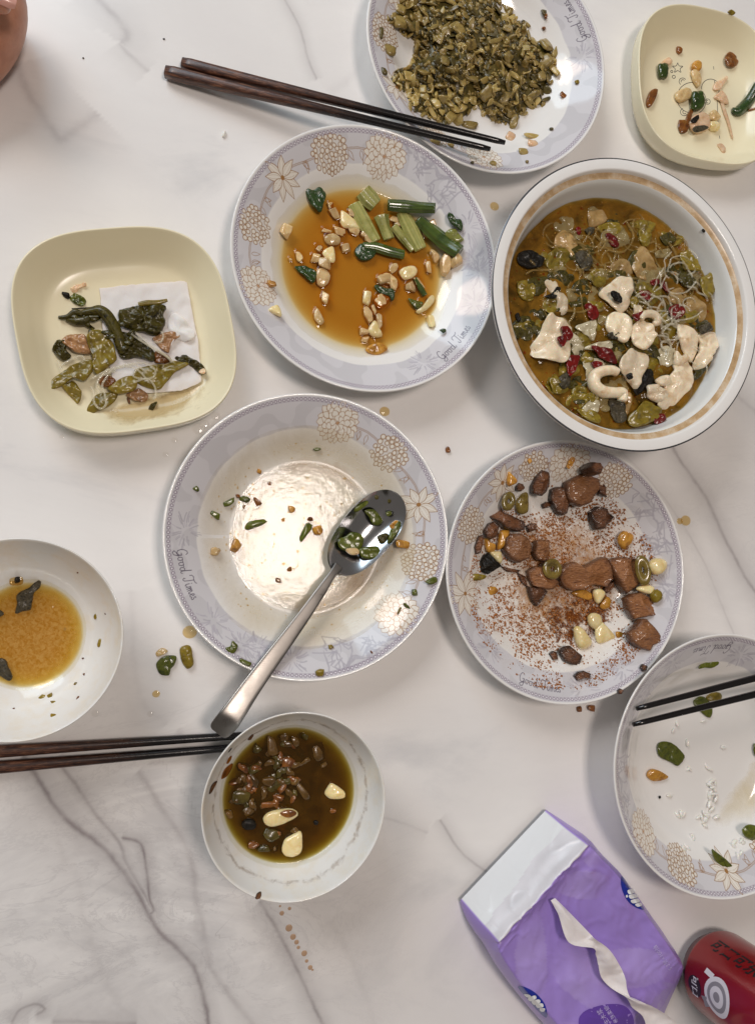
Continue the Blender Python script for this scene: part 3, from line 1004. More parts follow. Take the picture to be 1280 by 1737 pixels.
def crust(m, dark, p0=.25, p1=.95):
    t = m.node_tree; b = t.nodes['Principled BSDF']; src = b.inputs['Base Color'].links[0].from_socket
    a = t.nodes.new('ShaderNodeAttribute'); a.attribute_name = 'edge'
    nz = t.nodes.new('ShaderNodeTexNoise'); nz.inputs['Scale'].default_value = 160; nz.inputs['Detail'].default_value = 5
    k = t.nodes.new('ShaderNodeMath'); k.operation = 'MULTIPLY_ADD'; k.inputs[1].default_value = 1.1; t.links.new(nz.outputs['Fac'], k.inputs[0])
    s_ = t.nodes.new('ShaderNodeMath'); s_.operation = 'SUBTRACT'; s_.inputs[1].default_value = .55; t.links.new(a.outputs['Fac'], s_.inputs[0]); t.links.new(s_.outputs[0], k.inputs[2])
    r_ = t.nodes.new('ShaderNodeMapRange'); r_.inputs[1].default_value = p0; r_.inputs[2].default_value = p1; t.links.new(k.outputs[0], r_.inputs[0])
    x = t.nodes.new('ShaderNodeMix'); x.data_type = 'RGBA'; t.links.new(r_.outputs[0], x.inputs[0]); t.links.new(src, x.inputs[6]); x.inputs[7].default_value = (*dark, 1)
    t.links.new(x.outputs[2], b.inputs['Base Color'])


crust(M_MEAT, g(62, 30, 16), .55, 1.15); crust(M_MEATD, g(36, 18, 10), .3, 1.0)
M_FISH = food('fish_flesh', g(200, 166, 122), g(234, 218, 190), 85, .28, .35, .35, .6, c3=g(218, 196, 160), rad=(.004, .002, .0012), bscale=420)
M_FISHD = food('fish_in_broth', g(146, 116, 64), g(190, 158, 108), 90, .22, .4, .2, .4, bscale=380)
M_SKIN = food('fish_skin', g(26, 24, 18), g(84, 76, 58), 320, .36, .12, .0, 1.0, c3=g(10, 10, 10))
M_CHILI = food('dried_chili', g(76, 5, 3), g(112, 8, 3), 110, .28, .08, .0, .3, c3=g(44, 5, 4))
M_NOODLE = NT('glass_noodle'); M_NOODLE.set(Base_Color=(.80, .74, .58), Roughness=.08, Transmission_Weight=.0, Alpha=.26, Coat_Weight=.6); M_NOODLE = M_NOODLE.m
M_NOODLEB = NT('broth_noodle'); M_NOODLEB.set(Base_Color=(.46, .31, .10), Roughness=.08, Alpha=.30, Coat_Weight=.6); M_NOODLEB = M_NOODLEB.m
M_ONION = NT('onion_slice'); M_ONION.set(Base_Color=(.70, .62, .42), Roughness=.12, Alpha=.72, Coat_Weight=.6); M_ONION = M_ONION.m
M_ONIONS = NT('sunk_onion'); M_ONIONS.set(Base_Color=(.42, .33, .15), Roughness=.15, Alpha=.5, Coat_Weight=.4); M_ONIONS = M_ONIONS.m
M_BROWN = food('brown_bit', g(96, 52, 14), g(150, 92, 30), 160, .22, .6, .2, .4)
M_BRDARK = food('broth_bit', g(76, 54, 18), g(116, 84, 34), 120, .26, .35, .15, .4)
M_BRGRN = food('broth_green', g(58, 50, 12), g(94, 80, 26), 120, .26, .35, .1, .4)
M_BLACK = food('black_bit', g(12, 11, 9), g(34, 28, 20), 300, .4, .08, 0, 1.0)
for m_ in (M_BLACK, M_SKIN, M_OLIVED): m_.node_tree.nodes['Principled BSDF'].inputs['Specular IOR Level'].default_value = .22
M_RICE = food('rice', (.80, .78, .72), (.86, .84, .80), 160, .28, .3, .3, .1, var=.08)
M_SHRIMP = food('pale_pink_shred', g(214, 172, 132), g(236, 206, 172), 160, .25, .5, .3, .4)
M_OIL = NT('oil_drop')
_tr = M_OIL.new('ShaderNodeBsdfTransparent'); _tr.inputs[0].default_value = (.92, .80, .56, 1)
_gl = M_OIL.new('ShaderNodeBsdfGlossy'); _gl.inputs['Roughness'].default_value = .02
_fr = M_OIL.new('ShaderNodeLayerWeight'); _fr.inputs['Blend'].default_value = .5
_fo = M_OIL.math('MULTIPLY_ADD', M_OIL.math('POWER', _fr.outputs['Facing'], 5.0), .97, .035)
_mx = M_OIL.new('ShaderNodeMixShader')
M_OIL.link(_fo, _mx.inputs[0]); M_OIL.link(_tr.outputs[0], _mx.inputs[1]); M_OIL.link(_gl.outputs[0], _mx.inputs[2]); M_OIL.link(_mx.outputs[0], M_OIL.out.inputs[0])
M_WATER = M_OIL.m.copy(); M_WATER.name = 'water_drop'
[x for x in M_WATER.node_tree.nodes if x.type == 'BSDF_TRANSPARENT'][0].inputs[0].default_value = (.985, .98, .97, 1)
M_OIL = M_OIL.m


def domes(pts, flat=.45, ns=8, nr=3):
    """many small drops joined: pts (x, y, z, r)"""
    out = []
    for x, y, z, r in pts:
        V = [(x, y, z + r * flat)]
        for i in range(1, nr + 1):
            a = i / nr * math.pi / 2
            for j in range(ns):
                b = 2 * math.pi * j / ns
                V.append((x + r * math.sin(a) * math.cos(b), y + r * math.sin(a) * math.sin(b), z + r * flat * math.cos(a)))
        F = [(0, 1 + j, 1 + (j + 1) % ns) for j in range(ns)]
        for i in range(nr - 1):
            for j in range(ns):
                q = 1 + i * ns
                F.append((q + j, q + ns + j, q + ns + (j + 1) % ns, q + (j + 1) % ns))
        out.append((np.array(V), F))
    return join(out)


def specks(pts, r):
    """many small uneven crumbs joined: pts (x, y, z, size)"""
    V0, F0_ = ico(1)
    out = []
    for x, y, z, s in pts:
        k = r.uniform(.55, 1.3, 3) * s; k[2] *= .6
        a = r.uniform(0, 6.28); c, d = math.cos(a), math.sin(a)
        W = V0 * k * r.uniform(.75, 1.2, (len(V0), 1))
        W = np.c_[W[:, 0] * c - W[:, 1] * d, W[:, 0] * d + W[:, 1] * c, W[:, 2]] + (x, y, z + .2 * s)
        out.append((W, F0_))
    return join(out)


# ================================================================== A: the plate of brown sauce
ga = 'garlic pieces in the brown sauce plate'
def garA(x, y, l, w, a=0, m=M_GARLIC, d='pale garlic chunk', h=None, lift=0.0, **k): pch(A, FA, x, y, l, w, a, m, d, 'garlic', h=h, lift=lift, group=ga, name='garlic_chunk', **k)
RA = []
A.level = None
for row in [(287, 545, 66, 52, -62, M_GARLIC), (348, 668, 52, 40, 58, M_GARLIC), (308, 681, 22, 16, 0, M_GARLIC2), (475, 551, 48, 28, 10, M_GARLIC2), (515, 468, 62, 50, 60, M_GARLIC2),
            (540, 550, 72, 50, 10, M_GARLIC2), (600, 552, 60, 36, 10, M_GARLIC2), (562, 628, 46, 44, 0, M_GARLIC2), (440, 630, 48, 36, 20, M_GARLIC2), (425, 674, 54, 42, 0, M_GARLIC),
            (462, 700, 66, 50, 10, M_GARLIC2), (468, 862, 58, 46, 110, M_GARLIC), (220, 795, 44, 36, 0, M_GARLICF), (785, 722, 62, 40, -50, M_GARLIC), (738, 772, 80, 52, -20, M_GARLIC2),
            (782, 800, 60, 44, 70, M_GARLIC2), (661, 860, 78, 42, 95, M_GARLICW), (665, 942, 82, 40, 70, M_GARLIC2), (690, 915, 55, 24, 70, M_GARLIC2), (716, 965, 92, 38, 85, M_GARLIC2),
            (645, 1012, 46, 40, 0, M_GARLIC2), (650, 1050, 36, 32, 0, M_GARLIC2), (860, 808, 60, 54, 0, M_GARLIC2), (895, 792, 66, 34, 60, M_GARLIC2), (940, 715, 62, 38, 95, M_GARLIC2),
            (975, 668, 60, 46, 85, M_GARLIC2), (1022, 702, 112, 54, 100, M_GARLIC2), (1076, 686, 62, 52, -30, M_GARLIC2), (952, 965, 64, 38, 85, M_GARLICW), (790, 496, 52, 40, 20, M_GARLIC2),
            (800, 522, 46, 36, 40, M_GARLIC2), (650, 562, 50, 40, 30, M_GARLIC2), (676, 592, 64, 40, 20, M_GARLIC2), (962, 515, 40, 44, 0, M_GARLIC2), (590, 470, 40, 36, 0, M_GARLIC2), (495, 430, 36, 30, 0, M_GARLIC2), (1062, 560, 30, 26, 0, M_GARLIC2), (930, 565, 40, 34, 0, M_GARLIC2)]:
    garA(*row[:5], row[5], h=max(.5, .0145 * min(row[2:4])), lift=.04, sub=4, sharp=24, d='small pale garlic chunk' if max(row[2:4]) < 50 else 'pale garlic chunk')
    RA.append(row[:5])
for pts, m, d, th in [([(540, 456), (600, 498), (628, 545), (585, 542), (540, 528)], M_GARLICW, 'bright triangular garlic piece', .55), ([(463, 575), (500, 560), (535, 580), (532, 612), (490, 618), (465, 600)], M_GARLIC, 'domed garlic slice', .45),
                  ([(452, 652), (502, 620), (513, 688), (486, 697)], M_GARLICW, 'bright cut garlic piece', .5), ([(425, 735), (455, 718), (488, 740), (490, 785), (462, 812), (430, 795)], M_GARLIC2, 'round translucent garlic piece', .45),
                  ([(418, 912), (432, 908), (462, 965), (440, 985), (415, 955)], M_GARLIC, 'wedge of garlic', .4), ([(205, 915), (248, 890), (266, 935), (258, 945)], M_GARLICW, 'yellow triangular garlic piece', .45),
                  ([(806, 738), (835, 715), (880, 712), (893, 738), (870, 768), (826, 775)], M_GARLICW, 'bright ridged garlic slice', .5), ([(690, 868), (725, 832), (768, 855), (752, 890), (720, 912), (696, 895)], M_GARLIC2, 'round stewed garlic piece', .4),
                  ([(665, 1000), (695, 962), (722, 1010), (728, 1038), (690, 1042), (668, 1022)], M_GARLICW, 'bright faceted garlic piece', .6), ([(652, 1102), (675, 1075), (720, 1066), (752, 1085), (748, 1105), (700, 1124)], M_GARLICF, 'orange oval garlic slice', .4),
                  ([(885, 920), (912, 900), (950, 848), (970, 850), (968, 880), (935, 915), (900, 932)], M_GARLICW, 'white garlic sliver', .4), ([(695, 780), (745, 738), (800, 775), (805, 815), (760, 800)], M_GARLIC, 'ragged pale garlic piece', .4)]:
    pb(A, FA, pts, m, d, 'garlic', th, lift=.05, group=ga, name='garlic_slice', amp=.08, p=3.5, fine=.02)
    c = np.mean(pts, 0); e = np.ptp(np.array(pts), 0); RA.append((c[0], c[1], e[0], e[1], 0))
st = 'stalks in the brown sauce plate'
for pts, r, m, d, fl, li in [([(600, 425), (645, 510), (700, 600)], [30, 34, 26], M_STALK, 'pale split vegetable stalk', .55, .35), ([(640, 365), (668, 400), (700, 432)], [38, 44, 34], M_STALK, 'short olive stalk end', .5, .3), ([(726, 482), (740, 530), (762, 588)], [34, 24, 24], M_STALK, 'short pale green stalk end', .7, .5),
                          ([(755, 430), (830, 436), (900, 442), (975, 445)], [24, 27, 24, 22], M_STALKG, 'dark green stalk with white glints', .75, .75), ([(820, 462), (862, 545), (908, 635)], [26, 36, 28], M_STALK, 'wide grey green stalk', .55, .45), ([(782, 528), (828, 585), (872, 640)], [18, 20, 14], M_STALK, 'narrow pale stalk', .7, .4),
                          ([(895, 495), (950, 545), (1020, 605), (1085, 648)], [20, 32, 36, 32], M_STALKG, 'thick dark green stalk', .75, .5), ([(640, 618), (700, 625), (765, 645), (830, 660)], [14, 22, 22, 20], M_STALKG, 'green stalk fading to white', .7, .4), ([(880, 768), (905, 810), (928, 848)], [11, 13, 11], M_STALKG, 'thin green stalk', .8, .35)]:
    ptube(A, FA, pts, r, m, d, 'vegetable stalk', li, flat=fl, group=st, ns=30, groove=.09, ng=7, n=24)
lf = 'leaf scraps in the brown sauce plate'
for pts, d, th, m in [([(376, 352), (412, 362), (440, 347), (472, 378), (460, 420), (448, 462), (412, 440), (384, 395)], 'dark crumpled leaf scrap', .3, M_LEAF), ([(325, 716), (378, 711), (424, 738), (424, 770), (408, 792), (372, 762)], 'pointed dark leaf scrap', .25, M_LEAF), ([(1032, 470), (1050, 466), (1068, 492), (1095, 498), (1100, 530), (1096, 550), (1068, 530), (1040, 505)], 'dark loose leaf scrap', .3, M_LEAF),
                  ([(996, 1005), (1026, 1002), (1020, 1018), (1008, 1022)], 'tiny green leaf scrap', .12, M_LEAF), ([(604, 640), (625, 610), (662, 612), (700, 640), (690, 672), (650, 688), (612, 668)], 'dark leaf on stalk', .3, M_LEAF), ([(692, 808), (705, 798), (745, 815), (782, 818), (790, 850), (778, 872), (760, 850), (715, 835)], 'dark curved leaf strip', .35, M_LEAF),
                  ([(848, 862), (880, 870), (918, 878), (905, 905), (880, 908)], 'bright green leaf corner', .25, M_SCAL), ([(1020, 560), (1060, 535), (1085, 560), (1104, 595), (1062, 602)], 'olive folded leaf piece', .3, M_STALK)]:
    pb(A, FA, pts, m, d, 'leaf scrap', th, lift=.22, group=lf, amp=.16, fs=2.2, fine=.05, p=5)


def rings_for(V, f, rows, hh):
    out = []
    for x, y, l, w, a in rows:
        q = V.at(*f(x, y))
        L, W = cm(V, f, x, y, l, q[2]) * .5, cm(V, f, x, y, w, q[2]) * .5
        out.append((q[0] - V.c[0], q[1] - V.c[1], L, W, math.radians(-a), hh))
    return out


M_SAUCE = liquid('brown_sauce', g(150, 84, 20), g(176, 104, 30), .06, 60, .05, 60, .03)
pool('brown_sauce', A, .84, .70 * PR, (.82, 1.95, 5.2), M_SAUCE, 'pool of translucent brown sauce in the flower-bordered plate among garlic', nr=120, nth=420, wob=.3, soft=.10, sw=.3, rings=rings_for(A, FA, RA, .10))

# ================================================================== B: the oily plate with the spoon
M_FILM = liquid('oily_film', g(176, 140, 92), g(190, 156, 110),   .03, 60, .10, 360, .05, bd=.0008)
pool('oily_film', B, .645, .545 * PR, (.35, .75, 1.7), M_FILM, 'thin brownish oily film covering the well of the plate with the spoon', nr=120, nth=420, wob=.30, wave=.012)
def ring_film(V, r0, r1, a0, a1, mat, name, label, lift=.02):
    nt, nr = 200, 16; Vv, dens = [], []
    for i in range(nt):
        u = i / (nt - 1); t = math.radians(a0 + (a1 - a0) * u)
        for j in range(nr):
            w = j / (nr - 1); q = r0 + (r1 - r0) * w + .12 * nz3(math.cos(t) * 3, math.sin(t) * 3, 8)
            x, y = q * math.cos(t), q * math.sin(t); Vv.append((x, y, V.top(V.c[0] + x, V.c[1] + y) + lift)); dens.append(.5 - 1.5 * abs(w - .45) ** 1.2 - .9 * max(0, abs(u - .5) * 2 - .5))
    I = np.arange(nt * nr).reshape(nt, nr)
    F = np.stack([I[:-1, :-1], I[1:, :-1], I[1:, 1:], I[:-1, 1:]], -1).reshape(-1, 4)
    setp(obj(name, Vv, F, mat, loc=(V.c[0], V.c[1], 0), attrs={'dens': dens}), label, 'stain')


M_TAN = film('tan_residue', g(176, 134, 82), g(196, 158, 106), 40, .36, .95, rough=.08, amax=.5)
ring_film(B, 4.2, 6.0, -118, -18, M_TAN, 'sauce_residue', 'tan residue along the lower edge of the oily film beside the spoon')
ring_film(B, 4.6, 6.0, 40, 112, M_TAN, 'sauce_residue', 'tan residue along the upper edge of the oily film on the spoon plate')
ring_film(B, 5.3, 8.0, -179, 179, film('greasy_tint', g(214, 196, 158), g(226, 212, 180), 18, .2, .9, rough=.12, amax=.5), 'greasy_tint', 'pale cream greasy tint over the sloping side of the spoon plate', lift=.016)
r = np.random.RandomState(5)
pts = []
for _ in range(900):
    a, q = r.uniform(0, 6.28), math.sqrt(r.uniform(0, 1)) * 7.2
    x, y = B.c[0] + q * math.cos(a), B.c[1] + q * math.sin(a)
    pts.append((x, y, B.top(x, y) - .01, (.02 + .07 * r.uniform(0, 1) ** 4) * (1.6 if q < 3 and r.uniform() < .1 else 1)))
V_, F_ = domes(pts, .5)
o = obj('oil_drops', V_ - np.array([B.c[0], B.c[1], .6]), F_, M_OIL, loc=(B.c[0], B.c[1], .6))
setp(o, 'tiny scattered oil drops and bubbles on the film of the plate with the spoon', 'oil drops', kind='stuff')
sg = 'scallion bits on the plate with the spoon'
for x, y, l, w, a, m, d in [(423, 588, 106, 34, -18, M_SCAL, 'long cut scallion piece'), (316, 498, 60, 28, -24, M_SCAL, 'cut scallion piece'), (257, 547, 56, 28, 30, M_SCAL, 'cut scallion piece'), (380, 484, 50, 30, 25, M_SCAL, 'folded scallion scrap'), (355, 472, 22, 18, 0, M_BROWN, 'brown crumb'),
                            (435, 495, 46, 28, 62, M_BROWN, 'brown spindle-shaped scrap'), (634, 622, 92, 38, -62, M_SCAL, 'tapered scallion leaf'), (688, 612, 46, 44, 70, M_GARLICF, 'glossy orange garlic bit'), (655, 568, 26, 22, 0, M_BROWN, 'brown crumb'), (347, 677, 62, 46, -60, M_GARLICF, 'orange oval garlic slice'),
                            (257, 703, 46, 42, 20, M_GARLIC2, 'three-cornered tan garlic bit'), (685, 275, 35, 18, 0, M_SCAL, 'small scallion bit'), (180, 440, 34, 24, 20, M_SCAL, 'small green scrap on the border'), (1040, 672, 62, 38, 5, M_GARLICF, 'orange brown garlic piece'), (1162, 826, 66, 30, -12, M_SCAL, 'curved scallion strip on the border'),
                            (1090, 873, 36, 26, 80, M_SCAL, 'short scallion bit'), (1060, 930, 40, 20, 50, M_SCAL, 'thin scallion bit'), (1026, 950, 36, 12, -60, M_OLIVE, 'olive shred'), (390, 1170, 72, 24, 22, M_SCAL, 'scallion strip beside the spoon handle'), (697, 1210, 40, 32, 0, M_OLIVE, 'yellow olive scrap'), (740, 1100, 28, 20, 0, M_OLIVE, 'yellow olive crumb'),
                            (911, 1123, 18, 8, 60, M_MEATD, 'tiny dark shred'), (522, 822, 24, 22, 0, M_BROWN, 'brown round crumb'), (570, 776, 24, 22, 0, M_BROWN, 'brown round crumb'), (578, 527, 34, 34, 0, M_GARLICF, 'amber round bit'), (543, 570, 18, 18, 0, M_GARLICF, 'amber crumb'), (378, 517, 16, 16, 0, M_BROWN, 'brown crumb'), (485, 420, 18, 18, 0, M_BROWN, 'brown crumb'), (443, 368, 26, 20, 80, M_GARLICF, 'amber crumb')]:
    pch(B, FB, x, y, l, w, a, m, d, 'food scrap', group='scraps on the plate with the spoon', name='food_scrap', h=max(.16, cm(B, FB, x, y, min(l, w), .6) * .7), sharp=24, lift=.03)
pb(B, FB, [(300, 1105), (322, 1098), (330, 1075), (345, 1085), (354, 1098), (345, 1120), (330, 1130), (312, 1125)], M_SCAL, 'small crumpled green leaf on the border', 'leaf scrap', .2, amp=.12, fine=.05)

# ---- the spoon
def spoon():
    n = NT('brushed_steel')
    co = n.coord()
    mp = n.new('ShaderNodeMapping'); mp.inputs['Rotation'].default_value = (0, 0, math.radians(-55)); mp.inputs['Scale'].default_value = (.06, 1, 1)
    n.link(co, mp.inputs['Vector'])
    nn = n.noise(1500, 3, .6, mp.outputs[0])
    n.set(Base_Color=(.29, .27, .25), Metallic=1.0, Roughness=n.ramp(n.noise(60, 5).outputs['Fac'], [(.35, .26), (.7, .42)]))
    n.set(Normal=n.bump(nn.outputs['Fac'], .05, .0003))
    m2 = plain('polished_steel', (.50, .50, .51), .16, 1.0)
    neck = P(*FB(752, 786), 1.75); tip = P(*FB(1026, 466), 1.9)
    ax = tip - neck; L = np.linalg.norm(ax[:2]); e1 = ax / np.linalg.norm(ax); e2 = np.array([-e1[1], e1[0], 0.0]); e2 /= np.linalg.norm(e2)
    t = empty('spoon', tuple((neck + tip) / 2 * np.array([1, 1, 0]) + np.array([0, 0, .6])))
    setp(t, 'stainless steel spoon holding green scraps with its handle over the plate edge', 'spoon')
    base = np.array(t.location) / U
    W = cm(B, FB, 885, 625, 112, 1.7)
    nu, nv = 44, 33
    def outline(s):   # half width along the bowl, egg shaped
        return W * (max(0.0, 1 - abs(2 * s - 1.0) ** 2.5)) ** .5 * (.93 + .10 * s)
    V, F = [], []
    for side in (0, 1):
        for i in range(nu):
            s = .5 - .5 * math.cos(math.pi * i / (nu - 1))
            w = max(outline(s), .02 + .22 * (1 - s) ** 14)
            for j in range(nv):
                b = -1 + 2 * j / (nv - 1)
                b = math.sin(b * math.pi / 2)
                dep = 1.05 * (1 - b * b) * (max(0, math.sin(math.pi * min(1, s * 1.0)))) ** .7
                q = neck + e1 * (s * np.linalg.norm(ax)) + e2 * (b * w)
                q = q + np.array([0, 0, -dep - (.075 if side else 0)])
                V.append(q - base)
    k = nu * nv
    for i in range(nu - 1):
        for j in range(nv - 1):
            a = i * nv + j
            F.append((a, a + nv, a + nv + 1, a + 1)); F.append((k + a, k + a + 1, k + a + nv + 1, k + a + nv))
    for i in range(nu - 1):
        for j in (0, nv - 1):
            a = i * nv + j; F.append((a, a + nv, k + a + nv, k + a))
    for j in range(nv - 1):
        for i in (0, nu - 1):
            a = i * nv + j; F.append((a, a + 1, k + a + 1, k + a))
    obj('spoon_bowl', V, F, m2, t)
    # handle: flat bar, widening to a bent, blunt end
    ctr = [(774, 762, 1.55, 20, .10), (745, 800, 1.80, 16, .12), (700, 868, 2.05, 22, .13), (600, 1010, 2.55, 30, .14), (432, 1237, 3.35, 42, .15), (340, 1370, 3.75, 50, .15), (305, 1418, 3.70, 52, .14), (268, 1458, 3.35, 46, .12)]
    path = np.array([P(*FB(x, y), z) for x, y, z, w, th in ctr])
    q = catmull(np.c_[path, [[cm(B, FB, x, y, w, z), th] for x, y, z, w, th in ctr]], 90, closed=False)
    V, F, ns = [], [], 20
    T = np.gradient(q[:, :3], axis=0); T /= np.linalg.norm(T, axis=1)[:, None]
    for i in range(len(q)):
        sd = np.cross(T[i], (0, 0, 1.0)); sd /= np.linalg.norm(sd); u = np.cross(sd, T[i])
        fade = 1.0 if i < len(q) - 6 else math.sqrt(max(.05, 1 - ((i - len(q) + 7) / 7) ** 2 * .6))
        for j in range(ns):
            a = 2 * math.pi * j / ns; ca, sa = math.cos(a), math.sin(a)
            x = np.sign(ca) * abs(ca) ** .45; y = np.sign(sa) * abs(sa) ** .55
            V.append(q[i, :3] + sd * x * q[i, 3] * fade + u * y * q[i, 4] - base)
    for i in range(len(q) - 1):
        for j in range(ns):
            a, b = i * ns + j, i * ns + (j + 1) % ns; F.append((a, b, b + ns, a + ns))
    F.append(tuple(range(ns - 1, -1, -1))); F.append(tuple((len(q) - 1) * ns + j for j in range(ns)))
    obj('handle', V, F, n.m, t)
    return e1, e2, neck, tip


spoon()


class SpoonBowl:
    """inside of the spoon, for what lies in it"""
    c = np.array(P(*FB(885, 625), 1.4)[:2]); phrase = 'the spoon'; prof = np.array([[0, 0], [2.2, 0]])
    def surf(s, x, y):
        d = np.hypot(x - s.c[0], y - s.c[1]); return .98 + .13 * d * d
    top = surf
    def at(s, px, py, lift=0.0, top=False):
        z = 1.1
        for _ in range(10):
            q = P(px, py, z + lift); z = s.surf(q[0], q[1])
        q[2] = z; return q


SPN = SpoonBowl()
for pts, m, d, th in [([(770, 652), (800, 640), (832, 620), (876, 640), (868, 690), (820, 702), (778, 690)], M_SCAL, 'large folded green leaf in the spoon bowl', .32), ([(880, 532), (922, 528), (956, 568), (944, 592), (915, 590), (900, 560)], M_SCAL, 'bent dark green leaf in the spoon bowl', .2),
                  ([(838, 525), (888, 492), (895, 504), (850, 538)], M_SCAL, 'slim cut scallion in the spoon bowl', .22), ([(862, 690), (935, 682), (942, 722), (900, 734), (868, 725)], M_SCAL, 'glossy thick scallion piece in the spoon bowl', .34), ([(976, 660), (1000, 590), (1028, 575), (1030, 602), (1000, 650), (985, 668)], M_SCAL, 'green strip along the spoon edge', .3),
                  ([(935, 640), (968, 625), (985, 640), (975, 668), (945, 665)], M_OLIVED, 'dark olive scrap in the spoon bowl', .25), ([(985, 595), (1010, 572), (1026, 582), (1000, 610)], M_GARLICF, 'small orange garlic piece in the spoon bowl', .25), ([(924, 468), (940, 470), (938, 484), (926, 484)], M_OLIVED, 'tiny dark speck near the spoon tip, left of two', .1),
                  ([(978, 486), (992, 486), (990, 500), (980, 502)], M_OLIVED, 'tiny dark speck near the spoon tip, right of two', .1), ([(970, 540), (990, 535), (994, 548), (978, 556)], M_SCAL, 'small pale green speck in the spoon bowl', .1), ([(805, 690), (850, 690), (858, 712), (830, 718), (808, 706)], M_GARLIC2, 'brown garlic piece under the green leaf in the spoon', .25)]:
    pb(SPN, FB, pts, m, d, 'food scrap', th, lift=.02, fixed=True, group='scraps in the spoon', amp=.1, fine=.03, p=5)

# ================================================================== C: the meat plate
mg = 'meat pieces on the meat plate'
for pts, m, d, th in [
    ([(448, 262), (462, 220), (488, 186), (528, 198), (532, 245), (520, 285), (495, 310), (458, 300)], M_MEATD, 'tall dark browned meat piece', .9), ([(535, 278), (560, 265), (592, 268), (622, 325), (614, 390), (590, 405), (562, 385), (536, 330)], M_MEATD, 'dark oblong meat piece', .95),
    ([(605, 245), (640, 222), (690, 198), (762, 232), (765, 275), (738, 310), (720, 345), (675, 362), (625, 340), (606, 300)], M_MEAT, 'large browned meat chunk', 1.3), ([(690, 182), (715, 153), (752, 158), (768, 180), (755, 212), (715, 206)], M_MEATD, 'small dark meat cube on top', 2.0),
    ([(755, 252), (780, 245), (797, 268), (790, 305), (802, 316), (762, 300)], M_MEATD, 'ragged dark meat shred', .6), ([(725, 385), (755, 358), (800, 370), (808, 392), (838, 408), (805, 440), (785, 468), (742, 470), (730, 430)], M_MEATD, 'square dark meat cube', 1.0),
    ([(230, 372), (262, 358), (292, 342), (310, 385), (362, 408), (412, 430), (416, 470), (380, 480), (320, 462), (280, 430), (240, 410)], M_MEATD, 'long dark meat strip', .95), ([(218, 470), (240, 440), (270, 428), (292, 452), (285, 500), (250, 518), (225, 508)], M_MEATD, 'dark meat piece', .8),
    ([(325, 505), (350, 488), (392, 484), (430, 512), (446, 560), (430, 605), (385, 628), (345, 610), (318, 570)], M_MEAT, 'round browned meat chunk', 1.3), ([(462, 520), (490, 514), (528, 518), (526, 575), (505, 620), (470, 610), (455, 580)], M_MEAT, 'rectangular browned meat piece', 1.0),
    ([(428, 662), (465, 640), (500, 645), (548, 685), (576, 720), (548, 750), (505, 752), (455, 735), (435, 705)], M_MEAT, 'flat browned meat piece', .9), ([(580, 655), (610, 630), (640, 618), (664, 652), (722, 626), (780, 596), (800, 600), (828, 645), (832, 700), (800, 740), (740, 728), (690, 750), (640, 756), (600, 738), (578, 705)], M_MEAT, 'biggest lobed meat piece', 1.25),
    ([(808, 615), (835, 600), (880, 596), (935, 608), (948, 660), (950, 720), (918, 750), (890, 775), (862, 740), (835, 690)], M_MEAT, 'large square meat cube', 1.35), ([(882, 792), (920, 770), (962, 766), (1010, 795), (1030, 830), (1030, 872), (980, 882), (922, 892), (898, 850)], M_MEAT, 'thick dark-edged meat cube', 1.2),
    ([(893, 958), (930, 930), (960, 890), (985, 888), (1020, 925), (1052, 968), (1052, 1000), (1020, 1012), (1000, 1040), (955, 1030), (915, 1000)], M_MEAT, 'lone square meat piece', 1.15), ([(205, 620), (222, 588), (245, 578), (275, 610), (305, 640), (280, 655), (240, 680), (212, 668)], M_BLACK, 'blackened meat lump', .9),
    ([(428, 735), (470, 742), (492, 738), (522, 760), (505, 790), (472, 832), (446, 805), (432, 765)], M_MEATD, 'dark forked meat scrap', .7), ([(578, 1042), (600, 1018), (625, 1015), (655, 1040), (684, 1065), (670, 1110), (625, 1105), (596, 1088)], M_MEATD, 'small dark meat piece', .8),
    ([(648, 1160), (665, 1140), (692, 1134), (726, 1148), (722, 1172), (690, 1170), (660, 1182)], M_MEATD, 'small brown strip of meat', .45), ([(175, 552), (195, 498), (222, 492), (218, 530), (205, 580), (185, 586)], M_MEATD, 'narrow dark meat shred', .5), ([(420, 450), (445, 438), (470, 442), (462, 472), (432, 482)], M_MEATD, 'dark meat crumb', .5),
    ([(493, 350), (515, 336), (545, 345), (530, 364), (502, 370)], M_MEATD, 'dark flat meat crumb', .35), ([(532, 1055), (548, 1040), (570, 1048), (570, 1080), (545, 1085)], M_MEATD, 'glossy dark crumb', .4), ([(853, 1230), (865, 1218), (880, 1226), (872, 1244), (858, 1245)], M_MEATD, 'dark crumb on the border', .35),
    ([(958, 1120), (972, 1102), (994, 1112), (990, 1132), (968, 1135)], M_MEATD, 'dark crumb', .35), ([(615, 178), (622, 140), (640, 118), (655, 130), (640, 165), (628, 182)], M_GARLICF, 'thin orange brown sliver', .3), ([(370, 265), (385, 248), (408, 255), (414, 275), (395, 290), (375, 285)], M_MEATD, 'shiny dark red bit', .5),
    ([(800, 720), (830, 712), (835, 740), (800, 770), (780, 760)], M_MEATD, 'dark meat edge', .5), ([(380, 670), (420, 690), (428, 740), (400, 720)], M_MEATD, 'dark sticky shred', .3), ([(300, 640), (340, 650), (395, 660), (385, 672), (330, 668)], M_MEATD, 'thin dark shred', .25)]:
    pb(C, FC, pts, m, d, 'meat', th, lift=0.0, group=mg, name='meat_piece', amp=.05, fs=2.0, fine=.07, p=11, nb=64, rings=12, soft='raw', facet=.5)


